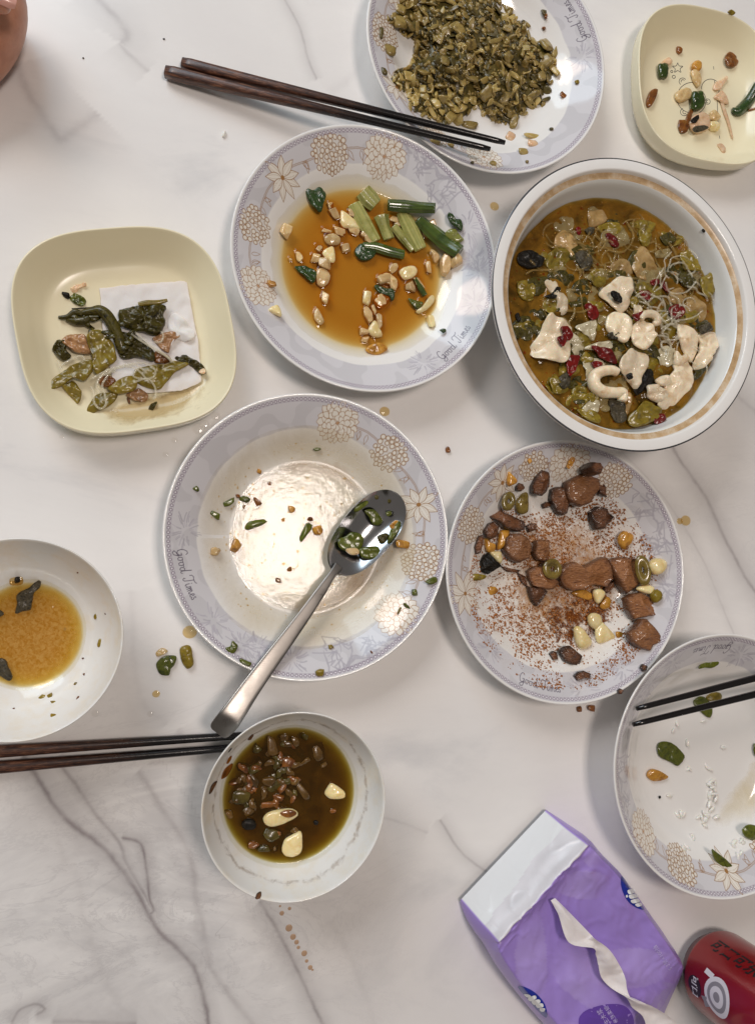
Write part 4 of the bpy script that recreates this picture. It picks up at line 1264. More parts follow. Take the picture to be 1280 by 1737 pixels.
def ring_slice(V, f, x, y, rx, ry, ang, mat, desc, hole=.32, lift=.5, tilt=0.0):
    q = V.at(*f(x, y), lift=lift)
    a, b = cm(V, f, x, y, rx, q[2]), cm(V, f, x, y, ry, q[2])
    Vv, F, ns = [], [], 36
    prof = [(hole, 0), (hole * 1.15, .16), (.75, .18), (.96, .12), (1.0, .02), (.9, -.04), (hole, -.03)]
    for rr, z in prof:
        for j in range(ns):
            t = 2 * math.pi * j / ns
            w = 1 + .06 * nz3(math.cos(t) * 1.5 + x, math.sin(t) * 1.5, 1)
            Vv.append((a * rr * w * math.cos(t), b * rr * w * math.sin(t), z + tilt * rr * math.cos(t)))
    n = len(prof)
    for i in range(n):
        for j in range(ns):
            c, d = i * ns + j, i * ns + (j + 1) % ns; e = ((i + 1) % n) * ns
            F.append((c, d, e + (j + 1) % ns, e + j))
    o = obj('pepper_ring', Vv, F, mat, loc=(q[0], q[1], q[2] + lift)); o.rotation_euler = (0, 0, math.radians(-ang))
    reg(o, V, desc, 'pepper ring', 'olive green pepper rings on the meat plate')


M_RING = food('olive_ring', g(92, 76, 24), g(126, 106, 44), 90, .22, .6, .15, .3, c3=g(74, 58, 18))
ring_slice(C, FC, 338, 335, 32, 44, 20, M_RING, 'olive green ring slice', .22, .75)
ring_slice(C, FC, 545, 655, 46, 46, 0, M_RING, 'dark-holed olive ring slice', .24, 1.05)
ring_slice(C, FC, 971, 660, 33, 68, -8, M_RING, 'long oval olive ring slice', .22, 1.1, .15)
for pts, m, d, th in [
    ([(372, 340), (398, 300), (428, 292), (432, 360), (425, 390), (385, 392)], M_RING, 'folded olive green pepper piece', .6), ([(855, 520), (862, 490), (882, 474), (926, 494), (918, 530), (888, 562), (870, 552)], M_GARLICF, 'amber fried garlic clove half', .7), ([(1000, 640), (1015, 610), (1045, 602), (1078, 615), (1082, 645), (1062, 675), (1025, 680)], M_GARLICW, 'round yellow garlic clove', .9),
    ([(335, 195), (358, 212), (382, 240), (360, 258), (336, 260)], M_GARLICF, 'amber three-cornered garlic bit', .5), ([(298, 478), (335, 470), (342, 485), (322, 540), (300, 562), (285, 558)], M_GARLICF, 'orange and white garlic slice', .6), ([(248, 576), (290, 570), (304, 580), (306, 622), (284, 628)], M_GARLICW, 'yellow green garlic wedge', .9),
    ([(225, 500), (250, 525), (278, 540), (272, 570), (240, 575), (228, 545)], M_GARLICF, 'dull orange garlic slice', .6), ([(648, 945), (655, 925), (680, 928), (715, 970), (731, 1000), (715, 1025), (688, 1034), (662, 1015)], M_GARLICW, 'whole bright white garlic clove', .8), ([(715, 880), (735, 862), (765, 868), (778, 900), (770, 935), (745, 940), (720, 915)], M_GARLICW, 'halved garlic clove with brown cut', .7),
    ([(748, 948), (775, 908), (790, 912), (846, 978), (820, 990), (762, 1005)], M_GARLICW, 'yellow star-shaped garlic piece', .5), ([(738, 755), (765, 745), (792, 765), (780, 800), (758, 818), (742, 790)], M_GARLICW, 'upright garlic slice', .7), ([(635, 768), (690, 752), (730, 770), (730, 800), (690, 795)], M_GARLICF, 'amber flat garlic slice', .35),
    ([(945, 748), (985, 726), (1022, 742), (1010, 772), (975, 770)], M_GARLICW, 'pale orange garlic piece', .8), ([(1012, 775), (1035, 750), (1058, 765), (1055, 798), (1030, 815), (1015, 800)], M_OLIVE, 'olive green pepper end', .8), ([(155, 685), (180, 676), (232, 684), (228, 700), (190, 710), (158, 706)], M_OLIVE, 'slim green pepper strip', .35),
    ([(770, 825), (800, 785), (822, 800), (812, 838), (785, 845)], M_GARLICF, 'dark amber garlic piece', .45), ([(845, 950), (880, 955), (880, 975), (850, 978)], M_GARLICF, 'amber flat bit', .2), ([(430, 140), (440, 130), (450, 145), (438, 158)], M_GARLICF, 'amber crumb on the border', .2), ([(248, 742), (275, 738), (290, 760), (270, 775), (245, 775)], M_GARLICF, 'amber sticky crumb', .15)]:
    pb(C, FC, pts, m, d, 'garlic' if 'garlic' in d else 'food scrap', th, group='garlic and pepper on the meat plate', name='garlic_piece' if 'garlic' in d else 'pepper_piece', amp=.06, p=3.5)
# spice crumbs, oil stains
r = np.random.RandomState(21)
pts = []
while len(pts) < 10500:
    x, y = r.uniform(150, 1060), r.uniform(230, 1220)
    k = nz3(x * .006, y * .006, .3) + .5 * nz3(x * .02, y * .02, 2)
    e = ((x - 600) / 400) ** 2 + ((y - 740) / 440) ** 2
    if e > 1.25 or k + r.normal(0, .18) < -.24 + .22 * e: continue
    q = C.at(*FC(x, y)); pts.append((q[0], q[1], q[2] + .02,   .028 + .075 * r.uniform(0, 1) ** 3))
V_, F_ = specks(pts, r)
o = obj('spice_crumbs', V_ - np.array([C.c[0], C.c[1], .5]), F_, food('spice', g(120, 60, 16), g(178, 108, 36), 700, .3, .4, 0, .3, c3=g(78, 36, 10), var=0), loc=(C.c[0], C.c[1], .5))
setp(o, 'fine reddish brown spice crumbs scattered over the meat plate', 'crumbs', kind='stuff')


def stain(V, f, poly, mat, name, label, n=70, cat='stain', lift=.012, parent=None):
    pts = np.array(poly, float); lo, hi = pts.min(0), pts.max(0); lo, hi = lo - (hi - lo) * .12, hi + (hi - lo) * .12
    g_ = [np.linspace(lo[i], hi[i], n) for i in (0, 1)]
    c = resample(pts, 60).mean(0)
    pl = catmull(pts, 72)
    ang = np.arctan2(pl[:, 1] - c[1], pl[:, 0] - c[0]); rad = np.hypot(*(pl - c).T)
    s_ = np.argsort(ang)
    Vv, dens = [], []
    for y in g_[1]:
        for x in g_[0]:
            d = np.hypot(x - c[0], y - c[1]); a = math.atan2(y - c[1], x - c[0])
            t = d / np.interp(a, ang[s_], rad[s_], period=2 * math.pi)
            q = V.at(*f(x, y)); Vv.append((q[0], q[1], q[2] + lift)); dens.append(np.clip((1 - t) * 1.3 - .30, -1, .40))
    F = []
    dens = np.array(dens)
    for j in range(n - 1):
        for i in range(n - 1):
            a = j * n + i
            if max(dens[a], dens[a + 1], dens[a + n], dens[a + n + 1]) > -.7: F.append((a, a + n, a + n + 1, a + 1))
    Vv = np.array(Vv); o0 = Vv.mean(0)
    o = obj(name, Vv - o0, F, mat, loc=o0, attrs={'dens': dens})
    setp(o, label, cat)
    return o


M_ST1 = film('chili_oil', g(160, 96, 26), g(206, 148, 74), 190, .50, .82, amax=.62, dist=.2)
stain(C, FC, [(420, 330), (700, 330), (860, 480), (900, 640), (880, 900), (760, 1060), (520, 1060), (300, 960), (240, 760), (330, 600), (300, 420)], M_ST1, 'chili_oil_stain', 'orange brown blotchy oil left on the bottom of the meat plate')
stain(C, FC, [(330, 300), (700, 270), (940, 420), (1000, 660), (960, 960), (780, 1180), (500, 1180), (260, 1020), (180, 760), (250, 480)], film('oil_tint', g(214, 170, 112), g(232, 200, 152), 26, .30, .80, amax=.2), 'oil_tint', 'pale tan oil tint over most of the meat plate', lift=.008)
M_ST2 = film('dark_oil', g(78, 34, 8), g(120, 62, 14), 150, .62, .74, amax=.9, dist=.3)
stain(C, FC, [(470, 780), (640, 740), (840, 720), (900, 900), (760, 1060), (560, 1060), (440, 960)], M_ST2, 'dark_oil_stain', 'dark brown sticky sauce spots under the garlic on the meat plate', lift=.02)

# ================================================================== D: heaped chopped pickles
def inside(p, poly):
    x, y = p; c = False
    n = len(poly)
    for i in range(n):
        a, b = poly[i], poly[(i + 1) % n]
        if (a[1] > y) != (b[1] > y) and x < (b[0] - a[0]) * (y - a[1]) / (b[1] - a[1]) + a[0]: c = not c
    return c


HEAP = [(105, 60), (150, 20), (160, -70), (300, -120), (430, -60), (480, 30), (545, 70), (560, 125), (635, 150), (652, 215), (615, 290), (605, 335), (560, 350), (505, 400), (440, 385), (400, 335), (345, 385), (290, 400), (240, 380), (180, 350), (165, 300), (122, 265), (130, 225), (190, 195), (185, 120)]
hp = catmull(HEAP, 200); hc = np.array([380., 150.])
h_ang = np.arctan2(*(hp - hc).T[::-1]); h_rad = np.hypot(*(hp - hc).T); h_s = np.argsort(h_ang)
def heap_h(x, y):
    d = np.hypot(x - hc[0], y - hc[1]); t = d / np.interp(math.atan2(y - hc[1], x - hc[0]), h_ang[h_s], h_rad[h_s], period=2 * math.pi)
    return max(0.0, 1.7 * (1 - t ** 2) * (1 + .5 * nz3(x * .012, y * .012, 4)) )
n_ = 90
Vv, F, HH = [], [], []
for j in range(n_):
    for i in range(n_):
        x, y = 90 + 575 * i / (n_ - 1), -130 + 540 * j / (n_ - 1)
        hh = heap_h(x, y); HH.append(hh); q = D.at(*FD(x, y), lift=hh)
        Vv.append((q[0], q[1], q[2] + (hh - .12 + .16 * nz3(x * .09, y * .09, 1) if hh > 0 else -.15)))
for j in range(n_ - 1):
    for i in range(n_ - 1):
        a = j * n_ + i
        if max(HH[a], HH[a + 1], HH[a + n_], HH[a + n_ + 1]) > 0: F.append((a, a + n_, a + n_ + 1, a + 1))
Vv = np.array(Vv)
o = obj('pickle_heap', Vv - np.array([D.c[0], D.c[1], .5]), F, M_PICK3, loc=(D.c[0], D.c[1], .5))
setp(o, 'dark fine chopped pickle filling the heap under the larger bits', 'chopped pickle', kind='stuff')
r = np.random.RandomState(78)
parts = {0: [], 1: []}
tries = 0
while len(parts[0]) + len(parts[1]) < 900:
    x, y = r.uniform(100, 660), r.uniform(-60, 405)
    if not inside((x, y), HEAP): continue
    sz = r.uniform(.28, .7); Vp, Fp = chunk(sz, sz * r.uniform(.5, .9), sz * r.uniform(.25, .5), 5000 + len(parts[0]), sub=1, sharp=20, rough=0)
    hh = heap_h(x, y); q = D.at(*FD(x, y), lift=hh); R_ = np.array(Matrix.Rotation(r.uniform(0, 6.28), 3, 'Z') @ Matrix.Rotation(r.normal(0, .6), 3, 'X'))
    parts[r.randint(2)].append((Vp @ R_.T + np.array([q[0], q[1], q[2] + hh - .16]), Fp))
for k, m in ((0, M_PICK3), (1, M_PICK1)):
    V_, F_ = join(parts[k]); c_ = V_.mean(0)
    setp(obj('chopped_pickle_fill', V_ - c_, F_, m, loc=c_), ['dark small chopped pickle bits packed between the larger pieces', 'olive small chopped pickle bits packed between the larger pieces'][k], 'chopped pickle', kind='stuff')
r = np.random.RandomState(77)
PICKS = []
for k in range(14):
    for m in (M_PICK1, M_PICK2, M_PICK3):
        sz = r.uniform(.7, 1.35)
        if r.uniform() < .62:
            Vp, Fp = chunk(sz, sz * r.uniform(.3, .9), sz * r.uniform(.14, .32), 900 + k, sub=3, sharp=26, rough=.08, planes=9)
        else:
            a = np.sort(r.uniform(0, 6.28, 7)); pl = np.c_[np.cos(a), np.sin(a)] * r.uniform(.6, 1.1, 7)[:, None] * sz * .5
            Vp, Fp, _c = blob(pl, .14, p=8, soft=False, nb=28, rings=6, amp=.42, fs=2.2, seed=k)
        o = obj('chopped_pickle', Vp, Fp, m); me = o.data; bpy.data.objects.remove(o); PICKS.append((m, me))
placed = []
tries = 0
desc = {M_PICK1.name: ('heaped olive pickle piece', 'olive chopped pickle pieces'), M_PICK2.name: ('heaped pale pickle piece', 'pale chopped pickle pieces'), M_PICK3.name: ('heaped dark pickle piece', 'dark chopped pickle pieces')}
while len(placed) < 292 and tries < 9000:
    tries += 1
    x, y = r.uniform(100, 660), r.uniform(-35, 405)
    if not inside((x, y), HEAP): continue
    if any((x - a) ** 2 + (y - b) ** 2 < 21.5 ** 2 for a, b in placed): continue
    placed.append((x, y))
    t = nz3(x * .008, y * .008, 7) + r.normal(0, .35) + (.35 if (x > 470 and y < 260) or y > 300 or x < 200 else -.02)
    m = M_PICK2 if t > .42 else (M_PICK3 if t < -.38 else M_PICK1)
    me = [q for mm, q in PICKS if mm is m][r.randint(14)]
    hh = heap_h(x, y); q = D.at(*FD(x, y), lift=hh)
    o = bpy.data.objects.new('chopped_pickle', me); COL.objects.link(o)
    o.location = Vector((q[0], q[1], q[2] + hh - .06)) * U
    o.rotation_euler = (r.normal(0, .5), r.normal(0, .5), r.uniform(0, 6.28))
    s_ = r.uniform(.8, 1.2) * (1.15 if m is M_PICK2 else 1); o.scale = (s_, s_, s_)
    lab, grp = desc[m.name]
    reg(o, D, lab, 'pickle', grp)
for x, y, l, w, a, m, d in [(113, 158, 48, 42, 20, M_PICK1, 'square olive pickle bit'), (97, 228, 20, 26, 0, M_PICK3, 'dark pickle crumb'), (88, 105, 16, 36, 10, M_PICK3, 'dark leaf shred'), (158, 100, 14, 16, 0, M_PICK3, 'dark pickle crumb'), (612, 318, 40, 16, -20, M_PICK3, 'dark leaf shred'), (628, 262, 20, 14, -40, M_PICK1, 'olive pickle crumb'), (712, 262, 16, 14, 0, M_OLIVE, 'yellow pickle crumb'),
                            (670, 305, 24, 22, 0, M_BROWN, 'orange brown pickle crumb'), (502, 434, 32, 28, -60, M_SHRIMP, 'pinkish pickle cube'), (570, 434, 54, 18, 0, M_PICK2, 'pale oblong pickle bit'), (572, 458, 36, 22, 0, M_SHRIMP, 'pale pinkish scrap'), (541, 484, 36, 26, -10, M_PICK2, 'tan pickle bit'), (631, 411, 14, 12, 0, M_PICK3, 'dark pickle crumb'), (553, 516, 10, 10, 0, M_PICK1, 'tiny olive crumb'),
                            (445, 520, 24, 16, 20, M_PICK2, 'tan pickle crumb'), (542, 360, 30, 14, 0, M_PICK2, 'pale pickle bit'), (372, 398, 56, 28, -5, M_PICK1, 'olive pickle strip by the chopsticks'), (310, 462, 24, 18, 0, M_PICK1, 'olive pickle crumb under the chopsticks'), (258, 450, 40, 16, 10, M_PICK2, 'pale pickle bit under the chopsticks'), (606, 38, 20, 26, 30, M_PICK3, 'dark leaf shred'), (612, 50, 14, 18, 30, M_BROWN, 'brown pickle crumb'), (606, 90, 12, 10, 0, M_BROWN, 'tiny brown crumb'), (378, 519, 12, 8, 0, M_PICK3, 'tiny dark crumb')]:
    pch(D, FD, x, y, l, w, a, m, d, 'pickle', h=.28, group='pickle bits around the heap', name='pickle_bit', sub=2)

# ================================================================== F: the fish soup
FB_.level, FB_.rl = 4.8, 9.1
M_SOUP = liquid('orange_broth', g(82, 62, 14), g(172, 124, 40), .6, 42, .5, 190, .05, ramp=(.36, .64))
fs_ = 'fish slices in the soup'
for pts, m, d, th, kw in [
    ([(285, 800), (318, 798), (355, 812), (395, 835), (422, 862), (416, 930), (388, 1008), (345, 1018), (300, 1012), (262, 1000), (232, 985), (228, 930), (262, 880)], M_FISH, 'broad white fish slice with chili', .7, dict(ruffle=.10, amp=.302)),
    ([(590, 645), (640, 608), (692, 618), (700, 660), (698, 700), (688, 745), (650, 780), (600, 748), (552, 700), (556, 670)], M_FISH, 'fish slice dotted with peppercorns', .8, dict(ruffle=.10, amp=.30)),
    ([(585, 800), (600, 782), (640, 774), (695, 800), (702, 850), (690, 890), (665, 922), (620, 892), (580, 850)], M_FISH, 'smooth curved white fish slice', .9, dict(amp=.266)),
    ([(690, 560), (700, 510), (722, 480), (752, 464), (785, 512), (818, 590), (790, 615), (765, 632), (715, 612)], M_FISHD, 'long pinkish fish slice', .7, dict(ruffle=.10, amp=.30)),
    ([(592, 560), (640, 528), (690, 545), (712, 580), (700, 612), (640, 602), (610, 590)], M_FISHD, 'half sunk fish slice', .4, dict(amp=.265)),
    ([(700, 850), (740, 812), (790, 840), (800, 870), (808, 890), (800, 905), (778, 945), (742, 958), (706, 930), (692, 895)], M_FISH, 'folded cream fish slice', .95, dict(amp=.30, ruffle=.15)),
    ([(704, 748), (722, 738), (744, 748), (742, 795), (715, 795)], M_FISH, 'small white fish piece', .6, dict(amp=.26)),
    ([(638, 1002), (660, 975), (690, 948), (730, 962), (772, 975), (772, 1030), (748, 1075), (728, 1130), (708, 1142), (672, 1092), (634, 1042)], M_FISH, 'squarish cream fish slice with peppercorn', .9, dict(amp=.268)),
    ([(612, 1050), (650, 1062), (682, 1110), (700, 1170), (694, 1225), (670, 1262), (650, 1200), (632, 1140)], M_FISHD, 'long pink fish strip', .55, dict(amp=.264)),
    ([(915, 842), (938, 828), (965, 835), (1008, 880), (1014, 930), (1008, 968), (985, 1012), (950, 970), (920, 905)], M_FISH, 'upright cream fish slice', .95, dict(amp=.268)),
    ([(1008, 890), (1040, 872), (1078, 872), (1110, 892), (1108, 925), (1090, 962), (1050, 1030), (1002, 1046), (990, 1002), (1020, 950)], M_FISH, 'ruffled fish slice against the white wall', .9, dict(amp=.30, ruffle=.15)),
    ([(952, 725), (968, 705), (992, 698), (1020, 722), (1042, 752), (1044, 815), (982, 822), (945, 795)], M_FISHD, 'flat translucent fish slice', .55, dict(amp=.265)),
    ([(868, 1092), (895, 1040), (900, 985), (930, 972), (962, 970), (985, 1040), (988, 1110), (940, 1180), (885, 1232), (822, 1212), (850, 1130)], M_FISH, 'largest yellowish fish slice near the front wall', .95, dict(ruffle=.10, amp=.302)),
    ([(768, 1132), (785, 1118), (815, 1122), (850, 1145), (870, 1165), (832, 1202), (782, 1182)], M_FISH, 'knobbly white fish lump', 1.1, dict(ruffle=.10, amp=.30)),
    ([(808, 1100), (840, 1078), (872, 1082), (882, 1118), (850, 1128), (822, 1124)], M_FISH, 'smaller white fish lump', 1.1, dict(amp=.265)),
    ([(290, 632), (315, 618), (342, 626), (352, 678), (388, 692), (398, 768), (368, 792), (340, 778), (345, 730), (312, 682)], M_FISH, 'narrow bent fish slice', .45, dict(amp=.262)),
    ([(330, 445), (345, 410), (382, 392), (430, 440), (452, 495), (402, 522), (345, 495)], M_FISHD, 'sunken round fish slice', .3, dict(amp=.262)),
    ([(485, 315), (520, 298), (562, 302), (582, 342), (540, 372), (498, 375)], M_FISHD, 'sunken pale fish flake', .3, dict(amp=.26)),
    ([(868, 695), (900, 668), (932, 664), (958, 698), (930, 742), (880, 732)], M_FISHD, 'yellow bubbly fish bit', .5, dict(amp=.268)),
    ([(905, 960), (930, 985), (962, 968), (968, 1000), (925, 1032), (898, 1022)], M_FISH, 'small curled fish rim', 1.1, dict(amp=.266))]:
    pb(FB_, FF, pts, m, d, 'fish slice', max(.28, th * .48), lift=(.02 + .22 * th if m is M_FISH else -.14), top=True, group=fs_, p=5, nb=64, rings=13, fine=.035, fs=.75, curl=(.16 if len(d) % 2 else -.13) if m is M_FISH else 0, **kw)
ptube(FB_, FF, [(650, 1198), (652, 1160), (612, 1158), (560, 1152), (522, 1122), (522, 1080), (555, 1058), (600, 1052), (630, 1062)], [20, 24, 24, 26, 27, 26, 24, 22, 18], M_FISH, 'ribbon of fish curled like a hook', 'fish slice', .55, top=True, group=fs_, n=60, ns=14, flat=1.2)
ptube(FB_, FF, [(742, 812), (755, 790), (785, 785), (812, 798), (818, 825), (800, 832)], [12, 17, 18, 18, 17, 10], M_FISH, 'small curled fish rind', 'fish slice', .8, top=True, group=fs_, n=40, ns=12)
on = 'onion slices in the soup'
for pts, d in [([(428, 850), (475, 828), (528, 815), (526, 870), (518, 912), (470, 880)], 'clear triangular onion slice'), ([(468, 950), (520, 925), (575, 915), (610, 922), (600, 950), (540, 958)], 'clear curved onion slice'), ([(470, 1000), (520, 992), (565, 1005), (562, 1080), (502, 1112), (478, 1060)], 'clear fan-shaped onion slice'), ([(400, 860), (450, 900), (470, 950), (430, 985), (405, 930)], 'clear onion petal'), ([(820, 960), (860, 935), (900, 960), (890, 1020), (850, 1040), (822, 1010)], 'clear bubbly onion slice'), ([(460, 1240), (520, 1180), (548, 1210), (530, 1255)], 'clear onion piece')]:
    pb(FB_, FF, pts, M_ONION, d, 'onion slice', .16, lift=.08, top=True, group=on, amp=.22, fs=1.8, p=6)
FRING = []
for o_, V_2, d_, p_, f_ in ITEMS:
    if V_2 is FB_ and o_.name.startswith('fish_slice') and o_.data.materials[0] is M_FISH:
        x_ = np.array([v.co[:] for v in o_.data.vertices]) / U; FRING.append((p_[0] - FB_.c[0], p_[1] - FB_.c[1], .46 * np.ptp(x_[:, 0]), .46 * np.ptp(x_[:, 1]), 0.0, .16))
pool('orange_broth', FB_, 4.8, 9.14, (.42, .95, 3.4), M_SOUP, 'cloudy orange brown broth in the large white bowl around the fish', cat='broth', nr=130, nth=420, wob=.15, wave=.05, murk=.35, rings=FRING)
ch = 'dried chili pieces in the soup'
for pts, d, li in [([(508, 935), (552, 942), (602, 955), (628, 1022), (560, 1000), (535, 975)], 'long red chili diamond', .35), ([(472, 748), (492, 735), (520, 742), (542, 772), (538, 802), (512, 816), (492, 795), (486, 768)], 'curled red chili ring', .15), ([(698, 792), (724, 782), (752, 772), (745, 800), (722, 822)], 'red chili wedge', .75), ([(732, 682), (760, 672), (802, 678), (800, 700), (788, 726), (752, 716)], 'dark red chili square', .15), ([(875, 760), (890, 745), (922, 740), (946, 762), (942, 792), (905, 812), (880, 790)], 'blocky dark red chili', .35),
                   ([(362, 852), (378, 842), (402, 846), (422, 885), (412, 905), (396, 912), (375, 885)], 'dark red chili on the broad fish slice', .72), ([(345, 898), (368, 888), (392, 905), (376, 940), (355, 922)], 'square dark chili on the broad fish slice', .74), ([(396, 990), (425, 978), (452, 985), (445, 1020), (428, 1060), (402, 1082), (388, 1035)], 'long dark chili husk', .3), ([(508, 1015), (530, 1008), (558, 1018), (548, 1045), (518, 1038)], 'small dark red chili flake', .3),
                   ([(572, 412), (590, 402), (612, 412), (638, 460), (618, 474), (585, 442)], 'bright red chili strip', .08), ([(798, 1275), (822, 1258), (850, 1258), (862, 1278), (845, 1298), (812, 1305)], 'dark chili by the front wall', .25), ([(432, 382), (450, 376), (458, 400), (450, 418), (434, 402)], 'sunken chili flake', .04), ([(785, 632), (815, 622), (830, 640), (800, 652)], 'half hidden chili flake', .12), ([(838, 640), (850, 628), (868, 660), (868, 690), (850, 670)], 'dark slim chili strip', .1)]:
    pb(FB_, FF, pts, M_CHILI, d, 'chili', .16, lift=li, top=True, group=ch, amp=.16, fs=2.2, p=6)
sk = 'black bits in the soup'
for pts, d, li, m in [([(160, 505), (195, 486), (235, 490), (282, 522), (278, 555), (240, 570), (200, 572), (162, 545)], 'large black fish skin', .05, M_BLACK), ([(432, 502), (462, 486), (482, 492), (512, 530), (500, 580), (468, 580), (442, 545)], 'dark wrinkled fish skin', .05, M_SKIN), ([(286, 702), (320, 688), (345, 655), (362, 662), (352, 690), (340, 712), (305, 712)], 'black speckled bit on narrow fish', .3, M_BLACK), ([(1014, 848), (1045, 832), (1068, 828), (1082, 862), (1055, 872), (1030, 882)], 'square black fish skin', .75, M_SKIN),
                   ([(752, 1062), (775, 1045), (795, 1058), (804, 1105), (770, 1135), (722, 1172), (702, 1140), (742, 1100)], 'long black fish skin', .2, M_BLACK), ([(588, 1195), (625, 1188), (662, 1202), (672, 1280), (645, 1300), (612, 1285)], 'black streaked fish skin near the front', .1, M_SKIN), ([(352, 1092), (382, 1062), (412, 1058), (404, 1120), (378, 1142), (355, 1130)], 'dark torn fish skin', .15, M_SKIN), ([(478, 388), (500, 376), (522, 386), (512, 410), (484, 408)], 'small dark skin scrap', .04, M_SKIN),
                   ([(598, 682), (620, 678), (655, 712), (648, 735), (625, 725), (605, 706)], 'cluster of black peppercorns', .75, M_BLACK), ([(676, 1072), (690, 1064), (704, 1072), (702, 1090), (686, 1096), (676, 1086)], 'single peppercorn on cream fish', .85, M_BLACK), ([(580, 890), (600, 872), (640, 880), (650, 905), (610, 905)], 'grey fish skin edge', .2, M_SKIN), ([(920, 600), (950, 585), (990, 610), (1000, 650), (960, 660), (930, 640)], 'dark shredded leaf', .15, M_OLIVED), ([(640, 635), (700, 630), (715, 650), (690, 668), (655, 660)], 'dark gap-filling leaf', .05, M_OLIVED), ([(150, 790), (165, 780), (175, 810), (160, 825)], 'small black speck by the wall', .05, M_BLACK)]:
    pb(FB_, FF, pts, m, d, 'black scrap', .22, lift=li, top=True, group=sk, amp=.18, fs=2.6, fine=.05, p=5)
pb(FB_, FF, [(1028, 388), (1036, 384), (1046, 394), (1040, 402), (1030, 398)], M_BLACK, 'black speck on the bare inner wall of the fish soup bowl', 'black scrap', .1, fixed=True)
gr = 'mustard greens in the soup'
for pts, m, d, li in [([(1018, 622), (1050, 602), (1080, 572), (1100, 568), (1115, 582), (1112, 630), (1095, 665), (1070, 708), (1040, 702), (1025, 680)], M_OLIVE, 'ribbed olive leaf up the wall', .35), ([(928, 502), (950, 488), (972, 488), (1000, 530), (1025, 578), (980, 582), (940, 572)], M_OLIVE, 'brownish leaf by the wall', .2), ([(688, 1262), (720, 1235), (760, 1195), (800, 1212), (842, 1238), (832, 1265), (800, 1292), (722, 1320), (682, 1302)], M_OLIVE, 'olive green leaf base', .2),
                   ([(440, 1240), (490, 1236), (542, 1255), (548, 1300), (502, 1292)], M_OLIVE, 'pale green stem piece', .15), ([(308, 1100), (325, 1082), (345, 1078), (372, 1150), (352, 1165), (325, 1150)], M_OLIVE, 'pale green curled leaf', .1), ([(158, 640), (195, 628), (232, 640), (242, 690), (205, 722), (168, 700)], M_OLIVE, 'sunken olive leaf', .02), ([(730, 395), (765, 385), (790, 430), (770, 470), (740, 450)], M_OLIVE, 'sunken brown leaf', .02), ([(1000, 1050), (1040, 1020), (1055, 1040), (1020, 1085), (985, 1100)], M_OLIVED, 'dark leaf behind the fish', .1), ([(480, 1165), (520, 1160), (545, 1185), (510, 1205)], M_OLIVE, 'small shiny green scrap', .1), ([(700, 700), (730, 730), (700, 760), (690, 730)], M_OLIVE, 'small orange green scrap', .1)]:
    pb(FB_, FF, pts, m, d, 'mustard green', .22, lift=li, top=True, group=gr, amp=.2, fs=1.8, fine=.03, p=6)
r = np.random.RandomState(31)
for k in range(120):
    a_, q_ = r.uniform(0, 6.28), math.sqrt(r.uniform(0, 1)); x, y = 600 + 430 * q_ * math.cos(a_), 760 + 480 * q_ * math.sin(a_)
    q = FB_.at(*FF(x, y), top=True)
    if FB_.reff(q[0], q[1]) > 8.4: continue
    n_ = r.randint(6, 9); an = np.sort(r.uniform(0, 6.28, n_)); rd = r.uniform(34, 74); el = r.uniform(.5, 1)
    pts = [(x + rd * r.uniform(.7, 1.15) * math.cos(t), y + el * rd * r.uniform(.7, 1.15) * math.sin(t)) for t in np.linspace(0, 6.28, n_, endpoint=False) + r.uniform(0, .3, n_)]
    m, d, c_ = [(M_OLIVE, 'sunken olive pickle leaf', 'mustard green'), (M_ONIONS, 'sunken clear onion slice', 'onion slice'), (M_OLIVED, 'sunken dark leaf', 'mustard green'), (M_OLIVED, 'sunken dark leaf', 'mustard green'), (M_ONIONS, 'sunken clear onion slice', 'onion slice'), (M_OLIVE, 'sunken olive pickle leaf', 'mustard green')][r.randint(6)]
    pb(FB_, FF, pts, m, d, c_, .16, lift=r.uniform(-.16, .02), top=True, group='pieces sunk in the fish soup', amp=.3, fs=1.1, p=7)


def noodles(V, f, box, n, rad, mat, name, label, z0, zr, seedv, top=True, length=(2.5, 6), wind=.5):
    rr = np.random.RandomState(seedv); parts = []
    for k in range(n):
        x, y = rr.uniform(box[0], box[2]), rr.uniform(box[1], box[3]); q = V.at(*f(x, y), top=top)
        a = rr.uniform(0, 6.28); L = rr.uniform(*length); m = 26; cv = rr.normal(0, wind * 1.6); p = []
        px, py = q[0], q[1]; z = z0 + rr.uniform(0, zr)
        for i in range(m):
            a += (cv + rr.normal(0, wind)) * L / m; px += math.cos(a) * L / m; py += math.sin(a) * L / m
            p.append((px, py, (V.top if top else V.surf)(px, py) + z + .12 * math.sin(i * .5 + k)))
        if any(V.reff(u[0], u[1]) > (V.rl or 6) for u in p): continue
        parts.append(tube(p, rad * rr.uniform(.8, 1.2), 6))
    if not parts: return
    Vv, F = join(parts); c = Vv.mean(0)
    setp(obj(name, Vv - c, F, mat, loc=c), label, 'noodles', kind='stuff')


